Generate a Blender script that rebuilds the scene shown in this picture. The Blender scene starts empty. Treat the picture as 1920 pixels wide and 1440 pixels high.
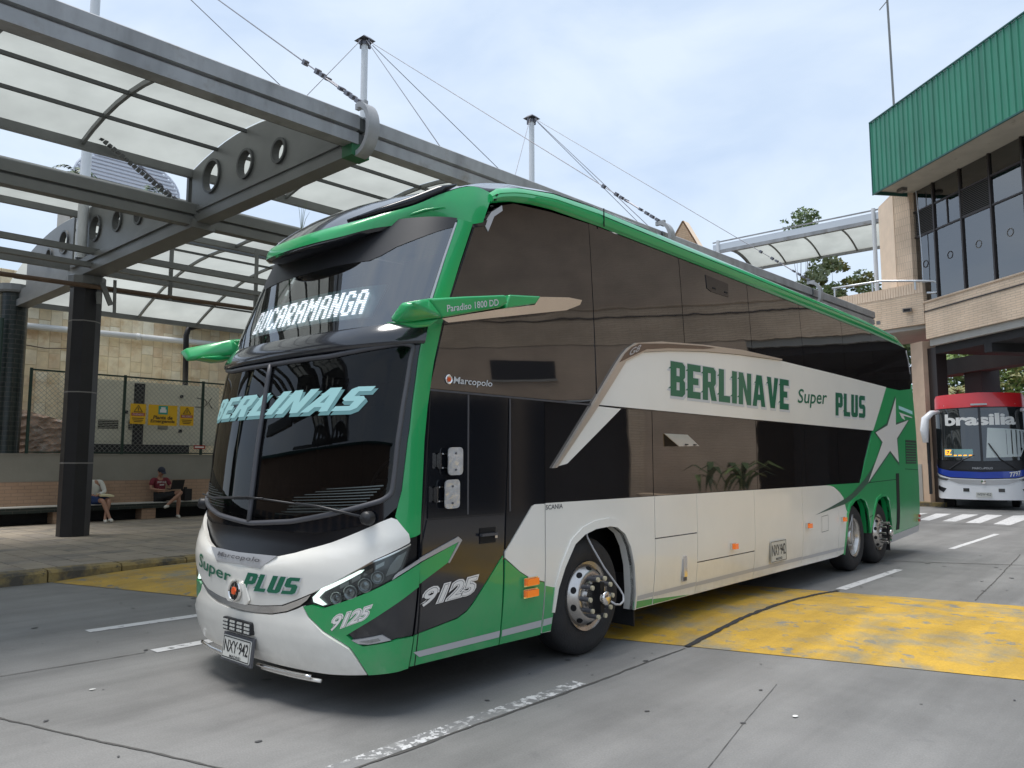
import bpy, bmesh, math, random
from mathutils import Vector, Matrix, Euler
from mathutils.geometry import delaunay_2d_cdt

scene = bpy.context.scene
COL = scene.collection
R = math.radians
random.seed(7)

# ------------------------------------------------------------------ camera
cam_d = bpy.data.cameras.new('camera')
cam = bpy.data.objects.new('camera', cam_d)
COL.objects.link(cam)
YAW, PITCH = .7295, .1008
fwd = Vector((-math.sin(YAW)*math.cos(PITCH), math.cos(YAW)*math.cos(PITCH), math.sin(PITCH)))
cam.location = (4.091, -2.8853, 1.6987)
cam.rotation_euler = fwd.to_track_quat('-Z', 'Y').to_euler()
cam_d.sensor_fit = 'HORIZONTAL'
cam_d.sensor_width = 36.0
cam_d.lens = 36.0*1439.4/1920.0
cam_d.clip_start = .05
cam_d.clip_end = 2000
scene.camera = cam
scene.render.resolution_x = 1024
scene.render.resolution_y = 768
scene.cycles.max_bounces = 8
scene.cycles.diffuse_bounces = 3
scene.cycles.glossy_bounces = 4
scene.cycles.transparent_max_bounces = 8

# ------------------------------------------------------------------ sky, sun, exposure
SUN_EL, SUN_AZ = R(79), R(222)          # azimuth measured clockwise from +Y
world = bpy.data.worlds.new('World')
scene.world = world
world.use_nodes = True
wn, wl = world.node_tree.nodes, world.node_tree.links
wn.clear()
wo = wn.new('ShaderNodeOutputWorld')
bg = wn.new('ShaderNodeBackground')
bg.inputs['Strength'].default_value = .1
sky = wn.new('ShaderNodeTexSky')
sky.sky_type = 'NISHITA'
sky.sun_disc = False
sky.sun_elevation = SUN_EL
sky.sun_rotation = SUN_AZ
tc = wn.new('ShaderNodeTexCoord')
mp = wn.new('ShaderNodeMapping')
mp.inputs['Scale'].default_value = (1.6, 1.6, 3.4)
n1 = wn.new('ShaderNodeTexNoise')
n1.inputs['Scale'].default_value = 2.3
n1.inputs['Detail'].default_value = 7
n1.inputs['Roughness'].default_value = .52
n1.inputs['Distortion'].default_value = .35
cr = wn.new('ShaderNodeValToRGB')
cr.color_ramp.elements[0].position = .36
cr.color_ramp.elements[0].color = (.0, .0, .0, 1)
cr.color_ramp.elements[1].position = .64
cr.color_ramp.elements[1].color = (1, 1, 1, 1)
mx = wn.new('ShaderNodeMixRGB')
mx.inputs['Color1'].default_value = (3.55, 4.3, 5.4, 1)
mx.inputs['Color2'].default_value = (4.6, 5.2, 5.9, 1)
m0 = wn.new('ShaderNodeMixRGB')                  # thin high overcast over the clear sky
m0.inputs['Fac'].default_value = .86
wl.new(tc.outputs['Generated'], mp.inputs['Vector'])
wl.new(mp.outputs['Vector'], n1.inputs['Vector'])
wl.new(n1.outputs['Fac'], cr.inputs['Fac'])
wl.new(cr.outputs['Color'], mx.inputs['Fac'])
wl.new(sky.outputs['Color'], m0.inputs['Color1'])
wl.new(mx.outputs['Color'], m0.inputs['Color2'])
wl.new(m0.outputs['Color'], bg.inputs['Color'])
wl.new(bg.outputs['Background'], wo.inputs['Surface'])

sun_d = bpy.data.lights.new('sun', 'SUN')
sun_d.energy = 2.0
sun_d.angle = R(30)
sun_d.color = (1, .96, .91)
sun = bpy.data.objects.new('sun', sun_d)
COL.objects.link(sun)
sdir = Vector((math.sin(SUN_AZ)*math.cos(SUN_EL), math.cos(SUN_AZ)*math.cos(SUN_EL), math.sin(SUN_EL)))
sun.rotation_euler = sdir.to_track_quat('Z', 'Y').to_euler()
sun.location = (0, 0, 30)

vs = scene.view_settings
vs.view_transform = 'Standard'
vs.look = 'None'
vs.exposure = .90
vs.gamma = 1.0
vs.use_curve_mapping = False

# ------------------------------------------------------------------ materials
MATS = {}
def mat(name, col, rough=.5, metal=0.0, coat=0.0, ior=1.5, bump=None, var=None, spots=None, emit=None, wear=None, trans=0.0, grain=None, dust=None, streak=None):
    """bump=(scale,strength[,stretch])  var=(scale,amount)  spots=(scale,threshold,colour)  wear=(scale,threshold,colour,softness)"""
    m = bpy.data.materials.new(name)
    m.use_nodes = True
    nt = m.node_tree; N, L = nt.nodes, nt.links
    b = N['Principled BSDF']
    b.inputs['Base Color'].default_value = (*col, 1)
    b.inputs['Roughness'].default_value = rough
    b.inputs['Metallic'].default_value = metal
    b.inputs['IOR'].default_value = ior
    b.inputs['Coat Weight'].default_value = coat
    b.inputs['Coat Roughness'].default_value = .06
    if trans: b.inputs['Transmission Weight'].default_value = trans
    if emit:
        b.inputs['Emission Color'].default_value = (*emit[0], 1)
        b.inputs['Emission Strength'].default_value = emit[1]
    t = None
    if bump or var or spots or wear or grain or dust or streak:
        t = N.new('ShaderNodeTexCoord')
        geo = N.new('ShaderNodeNewGeometry')
        P = geo.outputs['Position']
    cur = None
    if var:
        n = N.new('ShaderNodeTexNoise'); n.inputs['Scale'].default_value = var[0]; n.inputs['Detail'].default_value = 6
        n.inputs['Roughness'].default_value = .6
        L.new(P, n.inputs['Vector'])
        r = N.new('ShaderNodeMapRange'); r.inputs['From Min'].default_value = .3; r.inputs['From Max'].default_value = .7
        r.inputs['To Min'].default_value = 1-var[1]; r.inputs['To Max'].default_value = 1+var[1]
        L.new(n.outputs['Fac'], r.inputs['Value'])
        mm = N.new('ShaderNodeMixRGB'); mm.blend_type = 'MULTIPLY'; mm.inputs['Fac'].default_value = 1
        mm.inputs['Color1'].default_value = (*col, 1)
        L.new(r.outputs['Result'], mm.inputs['Color2'])
        cur = mm.outputs['Color']
    for q in (spots, wear):
        if not q: continue
        n = N.new('ShaderNodeTexNoise'); n.inputs['Scale'].default_value = q[0]; n.inputs['Detail'].default_value = 8
        n.inputs['Roughness'].default_value = .65
        L.new(P, n.inputs['Vector'])
        r = N.new('ShaderNodeMapRange'); sft = q[3] if len(q) > 3 else .04
        r.inputs['From Min'].default_value = q[1]-sft; r.inputs['From Max'].default_value = q[1]+sft
        L.new(n.outputs['Fac'], r.inputs['Value'])
        mm = N.new('ShaderNodeMixRGB')
        L.new(r.outputs['Result'], mm.inputs['Fac'])
        if cur: L.new(cur, mm.inputs['Color1'])
        else: mm.inputs['Color1'].default_value = (*col, 1)
        mm.inputs['Color2'].default_value = (*q[2], 1)
        cur = mm.outputs['Color']
    if grain:
        n = N.new('ShaderNodeTexNoise'); n.inputs['Scale'].default_value = grain[0]; n.inputs['Detail'].default_value = 3
        L.new(P, n.inputs['Vector'])
        r = N.new('ShaderNodeMapRange'); r.inputs['From Min'].default_value = .25; r.inputs['From Max'].default_value = .75
        r.inputs['To Min'].default_value = 1-grain[1]; r.inputs['To Max'].default_value = 1+grain[1]
        L.new(n.outputs['Fac'], r.inputs['Value'])
        mm = N.new('ShaderNodeMixRGB'); mm.blend_type = 'MULTIPLY'; mm.inputs['Fac'].default_value = 1
        if cur: L.new(cur, mm.inputs['Color1'])
        else: mm.inputs['Color1'].default_value = (*col, 1)
        L.new(r.outputs['Result'], mm.inputs['Color2']); cur = mm.outputs['Color']
    if streak:                                 # tyre-darkened lanes and drip lines: (mapping scale, threshold, amount)
        mpn = N.new('ShaderNodeMapping'); mpn.inputs['Scale'].default_value = streak[0]; L.new(P, mpn.inputs['Vector'])
        n = N.new('ShaderNodeTexNoise'); n.inputs['Scale'].default_value = 1; n.inputs['Detail'].default_value = 6; n.inputs['Roughness'].default_value = .6; L.new(mpn.outputs['Vector'], n.inputs['Vector'])
        r = N.new('ShaderNodeMapRange'); r.inputs['From Min'].default_value = streak[1]-.08; r.inputs['From Max'].default_value = streak[1]+.12
        r.inputs['To Min'].default_value = 1; r.inputs['To Max'].default_value = 1-streak[2]; L.new(n.outputs['Fac'], r.inputs['Value'])
        mm = N.new('ShaderNodeMixRGB'); mm.blend_type = 'MULTIPLY'; mm.inputs['Fac'].default_value = 1
        if cur: L.new(cur, mm.inputs['Color1'])
        else: mm.inputs['Color1'].default_value = (*col, 1)
        L.new(r.outputs['Result'], mm.inputs['Color2']); cur = mm.outputs['Color']
    if dust:                                   # road dust clinging to the lower skirt: (top, bottom, amount)
        sp = N.new('ShaderNodeSeparateXYZ'); L.new(P, sp.inputs[0])
        r = N.new('ShaderNodeMapRange'); r.inputs['From Min'].default_value = dust[0]; r.inputs['From Max'].default_value = dust[1]
        r.inputs['To Min'].default_value = 0; r.inputs['To Max'].default_value = dust[2]; L.new(sp.outputs['Z'], r.inputs['Value'])
        n = N.new('ShaderNodeTexNoise'); n.inputs['Scale'].default_value = 3.5; n.inputs['Detail'].default_value = 8; n.inputs['Roughness'].default_value = .7; L.new(P, n.inputs['Vector'])
        r2 = N.new('ShaderNodeMapRange'); r2.inputs['From Min'].default_value = .35; r2.inputs['From Max'].default_value = .7; L.new(n.outputs['Fac'], r2.inputs['Value'])
        mu = N.new('ShaderNodeMath'); mu.operation = 'MULTIPLY'; L.new(r.outputs['Result'], mu.inputs[0]); L.new(r2.outputs['Result'], mu.inputs[1])
        mm = N.new('ShaderNodeMixRGB'); L.new(mu.outputs[0], mm.inputs['Fac'])
        if cur: L.new(cur, mm.inputs['Color1'])
        else: mm.inputs['Color1'].default_value = (*col, 1)
        mm.inputs['Color2'].default_value = (.26, .235, .20, 1); cur = mm.outputs['Color']
    if cur: L.new(cur, b.inputs['Base Color'])
    if bump:
        n = N.new('ShaderNodeTexNoise'); n.inputs['Scale'].default_value = bump[0]; n.inputs['Detail'].default_value = 5
        if len(bump) > 2:
            mpn = N.new('ShaderNodeMapping'); mpn.inputs['Scale'].default_value = bump[2]
            L.new(P, mpn.inputs['Vector']); L.new(mpn.outputs['Vector'], n.inputs['Vector'])
            n.inputs['Detail'].default_value = 2
        else:
            L.new(P, n.inputs['Vector'])
        bp = N.new('ShaderNodeBump'); bp.inputs['Strength'].default_value = bump[1]; bp.inputs['Distance'].default_value = .02
        L.new(n.outputs['Fac'], bp.inputs['Height'])
        L.new(bp.outputs['Normal'], b.inputs['Normal'])
        if coat: L.new(bp.outputs['Normal'], b.inputs['Coat Normal'])
    MATS[name] = m
    return m

mat('bus_green', (.010, .36, .10), .32, coat=.8, var=(1.7, .05), dust=(.95, .28, .30))
mat('bus_white', (.87, .845, .78), .34, coat=.7, var=(1.3, .03), dust=(.75, .26, .28))
mat('bus_black', (.012, .013, .018), .12, coat=.6, ior=1.6)
mat('side_glass', (.014, .012, .012), .025, ior=2.15, bump=(1.1, .09, (1, .8, 1.8)))
mat('front_black', (.008, .009, .012), .10, ior=1.55)
mat('front_matt', (.008, .008, .010), .30, ior=1.4)
mat('roof_black', (.018, .019, .024), .16, coat=.8)
mat('chrome', (.78, .75, .72), .10, metal=1.0)
mat('silver_trim', (.50, .50, .51), .34, metal=.4)
mat('bronze_trim', (.62, .54, .46), .28, metal=.55)
mat('acrylic', (.62, .63, .64), .12, metal=.45, bump=(16, .7), var=(9, .2))
mat('rubber', (.018, .018, .020), .55)
mat('rubber_soft', (.075, .076, .085), .42)
mat('decal_pale', (.60, .61, .62), .45)
mat('painted_reflection', (.09, .11, .11), .5)
mat('tyre', (.022, .022, .024), .75, bump=(60, .25), var=(6, .25))
mat('black_plastic', (.016, .016, .018), .45)
mat('alloy', (.56, .53, .50), .26, metal=.95, var=(9, .12))
mat('dark_hole', (.004, .004, .005), .7)
mat('nut_grey', (.10, .10, .11), .45)
mat('nut_cap', (.55, .50, .36), .5)
mat('amber', (.85, .19, .015), .2, coat=.6, emit=((1, .2, .02), .12))
mat('red_lens', (.45, .02, .015), .2, coat=.6)
mat('decal_green', (.0, .135, .068), .4, coat=.5)
mat('decal_grey', (.50, .50, .52), .42, coat=.3)
mat('decal_line', (.10, .10, .11), .45)
mat('decal_mint', (.40, .70, .70), .5)
mat('decal_mint_shade', (.16, .33, .34), .5)
mat('star_white', (.84, .81, .77), .35, coat=.6)
mat('swoosh', (.035, .10, .062), .35, coat=.6)
mat('badge_orange', (.75, .10, .02), .35)
mat('plate_base', (.62, .62, .58), .45)
mat('plate_ink', (.02, .02, .02), .5)
mat('lamp_lens', (.30, .31, .31), .08, metal=.6, coat=1.0)
mat('lamp_dark', (.05, .052, .055), .15, coat=1.0)
mat('drl', (.9, .95, .92), .3, emit=((.85, 1, .93), .7))
mat('led_white', (.9, .9, .9), .4, emit=((1, .9, .95), 1.5))
mat('led_board', (.20, .36, .36), .35, coat=.5)
mat('cabin_dark', (.012, .012, .013), .8)
mat('dash_grey', (.05, .05, .052), .6)

mat('concrete_road', (.195, .193, .188), .58, bump=(22, .12), var=(.9, .17), spots=(2.1, .69, (.115, .115, .118), .06), wear=(.42, .58, (.255, .25, .243), .14), grain=(90, .16), streak=((1.6, .13, 1), .5, .22))
mat('joint_tar', (.028, .028, .030), .8, bump=(50, .4))
mat('crack_dirt', (.085, .082, .077), .9)
mat('road_white', (.60, .60, .60), .6, bump=(40, .2), wear=(9, .60, (.20, .2, .205), .03))
mat('road_white_worn', (.60, .60, .60), .6, bump=(40, .2), wear=(15, .48, (.20, .2, .2), .02), spots=(3.2, .54, (.22, .22, .215), .05))
mat('road_yellow', (.52, .32, .04), .6, bump=(26, .25), var=(2.2, .16), spots=(1.5, .57, (.28, .25, .17), .09), wear=(4.6, .60, (.24, .225, .18), .03), grain=(60, .12), streak=((1.9, .3, 1), .5, .25))
mat('kerb_yellow', (.30, .22, .085), .75, bump=(20, .5), wear=(2.6, .50, (.085, .075, .06), .08), spots=(9, .62, (.05, .045, .04), .05))
mat('paving', (.30, .255, .20), .7, bump=(25, .25), var=(2.0, .15), spots=(1.1, .60, (.18, .16, .13), .1))
mat('paving_b', (.265, .23, .19), .7, bump=(25, .25), var=(1.6, .18), spots=(1.3, .58, (.16, .145, .125), .1))
mat('paving_bed', (.17, .15, .125), .85, bump=(25, .3))
mat('column_tile', (.012, .012, .015), .45, var=(3, .2))
mat('column_tile_green', (.012, .022, .020), .28, var=(4, .4))
mat('grout', (.22, .21, .20), .8)
mat('steel_grey', (.185, .19, .185), .45, metal=.15, var=(1.5, .12), bump=(30, .05))
mat('steel_light', (.34, .345, .35), .42, metal=.1, var=(1.8, .12), spots=(2.6, .64, (.25, .235, .21), .08), streak=((2.5, 2.5, .6), .52, .25))
mat('steel_dark', (.085, .088, .088), .5, metal=.1, var=(2, .15))
mat('mast_white', (.68, .70, .72), .4, var=(2, .05))
mat('cable', (.17, .17, .19), .45, metal=.7)
mat('rust_pipe', (.13, .085, .055), .6, var=(4, .25))
mat('green_end', (.02, .13, .05), .5)
mat('white_pipe', (.66, .66, .64), .5, var=(3, .05))
mat('plaster_grey', (.25, .24, .205), .8, bump=(14, .15), var=(1.2, .10))
mat('plaster_light', (.42, .40, .36), .8, var=(1.5, .08))
mat('soffit', (.50, .47, .40), .8, var=(1.2, .12), spots=(1.6, .68, (.25, .22, .17), .06))
mat('gen_cream', (.66, .64, .53), .5, var=(2, .06))
mat('gen_dark', (.012, .012, .018), .5)
mat('fence_green', (.012, .035, .025), .5)
mat('fence_wire', (.30, .31, .29), .45, metal=.5)
mat('sign_yellow', (.72, .42, .01), .45)
mat('sign_ink', (.05, .028, .01), .5)
mat('sign_red', (.32, .03, .02), .5)
mat('sign_white', (.75, .75, .72), .5)
mat('sign_teal', (.03, .30, .24), .5)
for i, c in enumerate([(.82, .69, .46), (.87, .75, .53), (.79, .64, .41), (.89, .80, .60), (.75, .59, .39), (.84, .71, .49)]):
    mat('stone_%d' % i, c, .7, bump=(9, .25), var=(3.1, .13), wear=(1.9, .60, (c[0]*.8, c[1]*.68, c[2]*.55), .10))
mat('stone_bed', (.60, .48, .31), .85)
mat('rock_pink', (.40, .27, .20), .8, bump=(6, .6), var=(3, .35), spots=(4, .6, (.55, .5, .46), .08))
mat('brick_bench', (.27, .15, .085), .75, var=(2.5, .15))
mat('bench_tile', (.013, .022, .024), .3, var=(5, .4))
mat('bench_edge', (.50, .50, .47), .4)
mat('skin', (.33, .175, .115), .55)
mat('hair_dark', (.012, .010, .009), .6)
mat('shirt_white', (.60, .60, .56), .8)
mat('shirt_yellow', (.62, .56, .36), .8)
mat('skirt_blue', (.018, .05, .16), .8)
mat('shirt_red', (.16, .016, .028), .8)
mat('shirt_pale_blue', (.30, .36, .42), .8)
mat('short_black', (.012, .012, .014), .8)
mat('cap_blue', (.014, .018, .035), .7)
mat('shoe_white', (.55, .53, .47), .6)
mat('laptop_black', (.012, .012, .014), .35)
mat('print_white', (.60, .58, .56), .7)
mat('green_metal', (.022, .215, .125), .42, metal=.0, coat=.3, var=(.7, .08), bump=(3, .04), streak=((3.2, 3.2, .12), .52, .22))
mat('green_metal_edge', (.010, .085, .070), .45)
mat('frame_bronze', (.045, .036, .034), .4, metal=.3)
mat('louvre', (.16, .145, .13), .5)
mat('pillar_tan', (.80, .625, .465), .7, var=(2.4, .06))
mat('pillar_clad', (.66, .48, .345), .7, var=(2.4, .08))
mat('rail_white', (.62, .64, .66), .35, metal=.4)
mat('roof_tin', (.34, .33, .31), .45, metal=.4, var=(5, .2))
mat('white_louvre', (.62, .65, .72), .5)
mat('bark', (.10, .075, .05), .9, bump=(20, .6))
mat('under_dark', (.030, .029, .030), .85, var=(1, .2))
mat('spot_oil', (.075, .075, .078), .5)
mat('litter', (.7, .7, .68), .6)
mat('bus2_white', (.84, .85, .87), .3, coat=.7)
mat('bus2_blue', (.02, .06, .40), .3, coat=.7)
mat('bus2_red', (.66, .02, .025), .3, coat=.7)
mat('bus2_glass', (.018, .022, .024), .03, ior=1.9)
mat('bus2_dark', (.015, .015, .018), .4)
mat('curtain', (.50, .56, .56), .7)
mat('led_amber', (.8, .25, .02), .4, emit=((1, .35, .02), 1.2))
mat('trim_brown', (.20, .15, .12), .25, metal=.6)

def brick_mat(name, c1, c2, mortar, w, h, vertical=False, rough=.75):
    m = bpy.data.materials.new(name); m.use_nodes = True
    nt = m.node_tree; N, L = nt.nodes, nt.links; b = N['Principled BSDF']
    tcn = N.new('ShaderNodeTexCoord'); mpn = N.new('ShaderNodeMapping')
    L.new(tcn.outputs['UV'], mpn.inputs['Vector'])
    if vertical: mpn.inputs['Rotation'].default_value = (0, 0, R(90))
    br = N.new('ShaderNodeTexBrick')
    br.inputs['Color1'].default_value = (*c1, 1); br.inputs['Color2'].default_value = (*c2, 1); br.inputs['Mortar'].default_value = (*mortar, 1)
    br.inputs['Scale'].default_value = 1.0
    br.inputs['Brick Width'].default_value = w; br.inputs['Row Height'].default_value = h; br.inputs['Mortar Size'].default_value = .009
    br.inputs['Mortar Smooth'].default_value = .2
    L.new(mpn.outputs['Vector'], br.inputs['Vector'])
    n = N.new('ShaderNodeTexNoise'); n.inputs['Scale'].default_value = .8; n.inputs['Detail'].default_value = 7
    L.new(mpn.outputs['Vector'], n.inputs['Vector'])
    r = N.new('ShaderNodeMapRange'); r.inputs['From Min'].default_value = .3; r.inputs['From Max'].default_value = .7
    r.inputs['To Min'].default_value = .82; r.inputs['To Max'].default_value = 1.12
    L.new(n.outputs['Fac'], r.inputs['Value'])
    mm = N.new('ShaderNodeMixRGB'); mm.blend_type = 'MULTIPLY'; mm.inputs['Fac'].default_value = 1
    L.new(br.outputs['Color'], mm.inputs['Color1']); L.new(r.outputs['Result'], mm.inputs['Color2'])
    L.new(mm.outputs['Color'], b.inputs['Base Color'])
    b.inputs['Roughness'].default_value = rough
    bp = N.new('ShaderNodeBump'); bp.inputs['Strength'].default_value = .5; bp.inputs['Distance'].default_value = .01; bp.invert = True
    L.new(br.outputs['Fac'], bp.inputs['Height']); L.new(bp.outputs['Normal'], b.inputs['Normal'])
    MATS[name] = m
brick_mat('brick_tan', (.78, .60, .435), (.73, .55, .39), (.52, .40, .29), .42, .085)
brick_mat('brick_slim', (.76, .585, .43), (.71, .54, .39), (.55, .42, .30), .10, .30)
brick_mat('brick_plain', (.66, .50, .37), (.64, .48, .355), (.58, .435, .32), .42, .085)
brick_mat('brick_gable', (.56, .39, .25), (.50, .34, .21), (.30, .22, .15), .5, .14)
brick_mat('brick_low', (.40, .265, .18), (.37, .24, .16), (.29, .20, .14), .28, .085)
brick_mat('tile_dark', (.016, .026, .024), (.011, .018, .017), (.05, .05, .045), .30, .12, rough=.3)

def glass_mat(name, tint, ior=1.5, rough=0.0, body=(.01, .01, .012), opaque=.2):
    m = bpy.data.materials.new(name); m.use_nodes = True
    nt = m.node_tree; N, L = nt.nodes, nt.links; N.clear()
    o = N.new('ShaderNodeOutputMaterial'); g = N.new('ShaderNodeBsdfGlossy'); g.inputs['Roughness'].default_value = rough
    t = N.new('ShaderNodeBsdfTransparent'); t.inputs['Color'].default_value = (*tint, 1)
    d = N.new('ShaderNodeBsdfDiffuse'); d.inputs['Color'].default_value = (*body, 1)
    f = N.new('ShaderNodeFresnel'); f.inputs['IOR'].default_value = ior
    m1 = N.new('ShaderNodeMixShader'); m1.inputs['Fac'].default_value = opaque
    L.new(t.outputs[0], m1.inputs[1]); L.new(d.outputs[0], m1.inputs[2])
    m2 = N.new('ShaderNodeMixShader'); L.new(f.outputs[0], m2.inputs['Fac'])
    L.new(m1.outputs[0], m2.inputs[1]); L.new(g.outputs[0], m2.inputs[2])
    L.new(m2.outputs[0], o.inputs['Surface'])
    MATS[name] = m
glass_mat('windscreen', (.28, .32, .32), 1.42, opaque=.12)
glass_mat('windscreen_upper', (.55, .62, .64), 3.1, opaque=.06)
glass_mat('building_glass', (.62, .66, .70), 2.9, .0, (.03, .035, .04), .08)
glass_mat('clear_glass', (.8, .85, .85), 1.5, opaque=.02)

def translucent_mat(name, col, mixd=.35):
    m = bpy.data.materials.new(name); m.use_nodes = True
    nt = m.node_tree; N, L = nt.nodes, nt.links; N.clear()
    o = N.new('ShaderNodeOutputMaterial')
    t = N.new('ShaderNodeBsdfTranslucent'); d = N.new('ShaderNodeBsdfDiffuse'); g = N.new('ShaderNodeBsdfGlossy'); g.inputs['Roughness'].default_value = .25
    geo = N.new('ShaderNodeNewGeometry'); n = N.new('ShaderNodeTexNoise'); n.inputs['Scale'].default_value = .8; n.inputs['Detail'].default_value = 5
    L.new(geo.outputs['Position'], n.inputs['Vector'])
    r = N.new('ShaderNodeMapRange'); r.inputs['From Min'].default_value = .3; r.inputs['From Max'].default_value = .7
    r.inputs['To Min'].default_value = .80; r.inputs['To Max'].default_value = 1.10
    L.new(n.outputs['Fac'], r.inputs['Value'])
    mm = N.new('ShaderNodeMixRGB'); mm.blend_type = 'MULTIPLY'; mm.inputs['Fac'].default_value = 1; mm.inputs['Color1'].default_value = (*col, 1)
    L.new(r.outputs['Result'], mm.inputs['Color2'])
    L.new(mm.outputs['Color'], t.inputs['Color']); L.new(mm.outputs['Color'], d.inputs['Color'])
    m1 = N.new('ShaderNodeMixShader'); m1.inputs['Fac'].default_value = mixd
    L.new(t.outputs[0], m1.inputs[1]); L.new(d.outputs[0], m1.inputs[2])
    m2 = N.new('ShaderNodeMixShader'); m2.inputs['Fac'].default_value = .06
    L.new(m1.outputs[0], m2.inputs[1]); L.new(g.outputs[0], m2.inputs[2])
    L.new(m2.outputs[0], o.inputs['Surface'])
    MATS[name] = m
translucent_mat('polycarbonate', (.43, .445, .415), .25)

def leaf_mat(name, c, v=.35):
    m = mat(name, c, .5, var=(2.4, v))
    b = m.node_tree.nodes['Principled BSDF']
    b.inputs['Subsurface Weight'].default_value = 0
    return m
leaf_mat('leaf_mid', (.14, .20, .07)); leaf_mat('leaf_dark', (.05, .09, .032)); leaf_mat('leaf_light', (.21, .30, .085)); leaf_mat('leaf_yellow', (.20, .20, .06)); leaf_mat('leaf_pale', (.25, .31, .19))

# ------------------------------------------------------------------ helpers
def link(o, parent=None):
    COL.objects.link(o)
    if parent is not None: o.parent = parent
    return o
def tag(o, label=None, cat=None, group=None, kind=None):
    if label: o['label'] = label
    if cat: o['category'] = cat
    if group: o['group'] = group
    if kind: o['kind'] = kind
    return o
def empty(name, loc=(0, 0, 0), rz=0, label=None, cat=None, group=None, parent=None):
    o = bpy.data.objects.new(name, None); o.location = loc; o.rotation_euler = (0, 0, rz)
    o.empty_display_size = .2
    link(o, parent)
    return tag(o, label, cat, group)
def mk(name, V, F, m, parent=None, smooth=False, uv=None):
    me = bpy.data.meshes.new(name); me.from_pydata([tuple(v) for v in V], [], F); me.update()
    if m: me.materials.append(MATS[m] if isinstance(m, str) else m)
    if smooth:
        for p in me.polygons: p.use_smooth = True
    if uv:
        l = me.uv_layers.new(name='UVMap')
        for p in me.polygons:
            for li in p.loop_indices: l.data[li].uv = uv(Vector(V[me.loops[li].vertex_index]), p.normal)
    return link(bpy.data.objects.new(name, me), parent)
def obj_from(name, me, parent=None, loc=(0, 0, 0), rot=(0, 0, 0)):
    o = bpy.data.objects.new(name, me); o.location = loc; o.rotation_euler = rot
    return link(o, parent)

class MB:
    def __init__(s): s.V = []; s.F = []
    def add(s, V, F):
        n = len(s.V); s.V += [Vector(v) for v in V]; s.F += [tuple(i+n for i in f) for f in F]; return s
    def box(s, x0, x1, y0, y1, z0, z1):
        V = [(x, y, z) for x in (x0, x1) for y in (y0, y1) for z in (z0, z1)]
        return s.add(V, [(0, 1, 3, 2), (4, 6, 7, 5), (0, 4, 5, 1), (2, 3, 7, 6), (0, 2, 6, 4), (1, 5, 7, 3)])
    def bar(s, p, q, w, h, up=(0, 0, 1)):
        """box of width w and height h from p to q"""
        p, q = Vector(p), Vector(q); d = (q-p).normalized(); u = Vector(up)
        r = d.cross(u)
        if r.length < 1e-4: r = d.cross(Vector((1, 0, 0)))
        r.normalize(); u = r.cross(d).normalized()
        V = []
        for c in (p, q):
            for a, b in ((-1, -1), (1, -1), (1, 1), (-1, 1)): V.append(c+r*(a*w/2)+u*(b*h/2))
        return s.add(V, [(3, 2, 1, 0), (4, 5, 6, 7), (0, 1, 5, 4), (1, 2, 6, 5), (2, 3, 7, 6), (3, 0, 4, 7)])
    def tube(s, pts, r, n=8, cap=True, closed=False):
        pts = [Vector(p) for p in pts]; m = len(pts); rr = r if isinstance(r, (list, tuple)) else [r]*m
        up = None; V = []; F = []
        for i, p in enumerate(pts):
            a = pts[(i-1) % m] if (i > 0 or closed) else p; b = pts[(i+1) % m] if (i < m-1 or closed) else p
            t = (b-a)
            if t.length < 1e-9: t = Vector((0, 0, 1))
            t.normalize()
            if up is None:
                up = t.cross(Vector((0, 0, 1)))
                if up.length < 1e-3: up = t.cross(Vector((1, 0, 0)))
                up.normalize()
            else:
                up = up-t*up.dot(t)
                if up.length < 1e-5: up = t.orthogonal()
                up.normalize()
            w = t.cross(up)
            for k in range(n):
                an = 2*math.pi*k/n; V.append(p+(up*math.cos(an)+w*math.sin(an))*rr[i])
        for i in range(m if closed else m-1):
            for k in range(n):
                j = (i+1) % m
                F.append((i*n+k, i*n+(k+1) % n, j*n+(k+1) % n, j*n+k))
        if cap and not closed:
            F.append(tuple(range(n-1, -1, -1))); F.append(tuple((m-1)*n+k for k in range(n)))
        return s.add(V, F)
    def prism(s, poly, ax, c0, c1):
        """2D polygon extruded along axis ax between c0 and c1 (ax 0: (y,z), 1: (x,z), 2: (x,y))"""
        def P(u, v, c): return (c, u, v) if ax == 0 else ((u, c, v) if ax == 1 else (u, v, c))
        n = len(poly); V = [P(u, v, c0) for u, v in poly]+[P(u, v, c1) for u, v in poly]
        F = [tuple(range(n)), tuple(range(2*n-1, n-1, -1))]
        F += [(i, i+n, (i+1) % n+n, (i+1) % n) for i in range(n)]
        return s.add(V, F)
    def lathe(s, prof, n=32, M=None):
        """profile [(r, h)] turned about local Z, then M"""
        V = []; F = []
        for r, h in prof:
            for k in range(n):
                a = 2*math.pi*k/n; v = Vector((r*math.cos(a), r*math.sin(a), h)); V.append(M @ v if M else v)
        for i in range(len(prof)-1):
            for k in range(n): F.append((i*n+k, i*n+(k+1) % n, (i+1)*n+(k+1) % n, (i+1)*n+k))
        return s.add(V, F)
    def build(s, name, m, parent=None, smooth=False, uv=None, recalc=True):
        o = mk(name, s.V, s.F, m, parent, smooth, None)
        if recalc:
            b = bmesh.new(); b.from_mesh(o.data); bmesh.ops.recalc_face_normals(b, faces=b.faces); b.to_mesh(o.data); b.free()
        if uv:
            me = o.data; l = me.uv_layers.new(name='UVMap')
            for p in me.polygons:
                for li in p.loop_indices: l.data[li].uv = uv(me.vertices[me.loops[li].vertex_index].co, p.normal)
        return o
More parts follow.
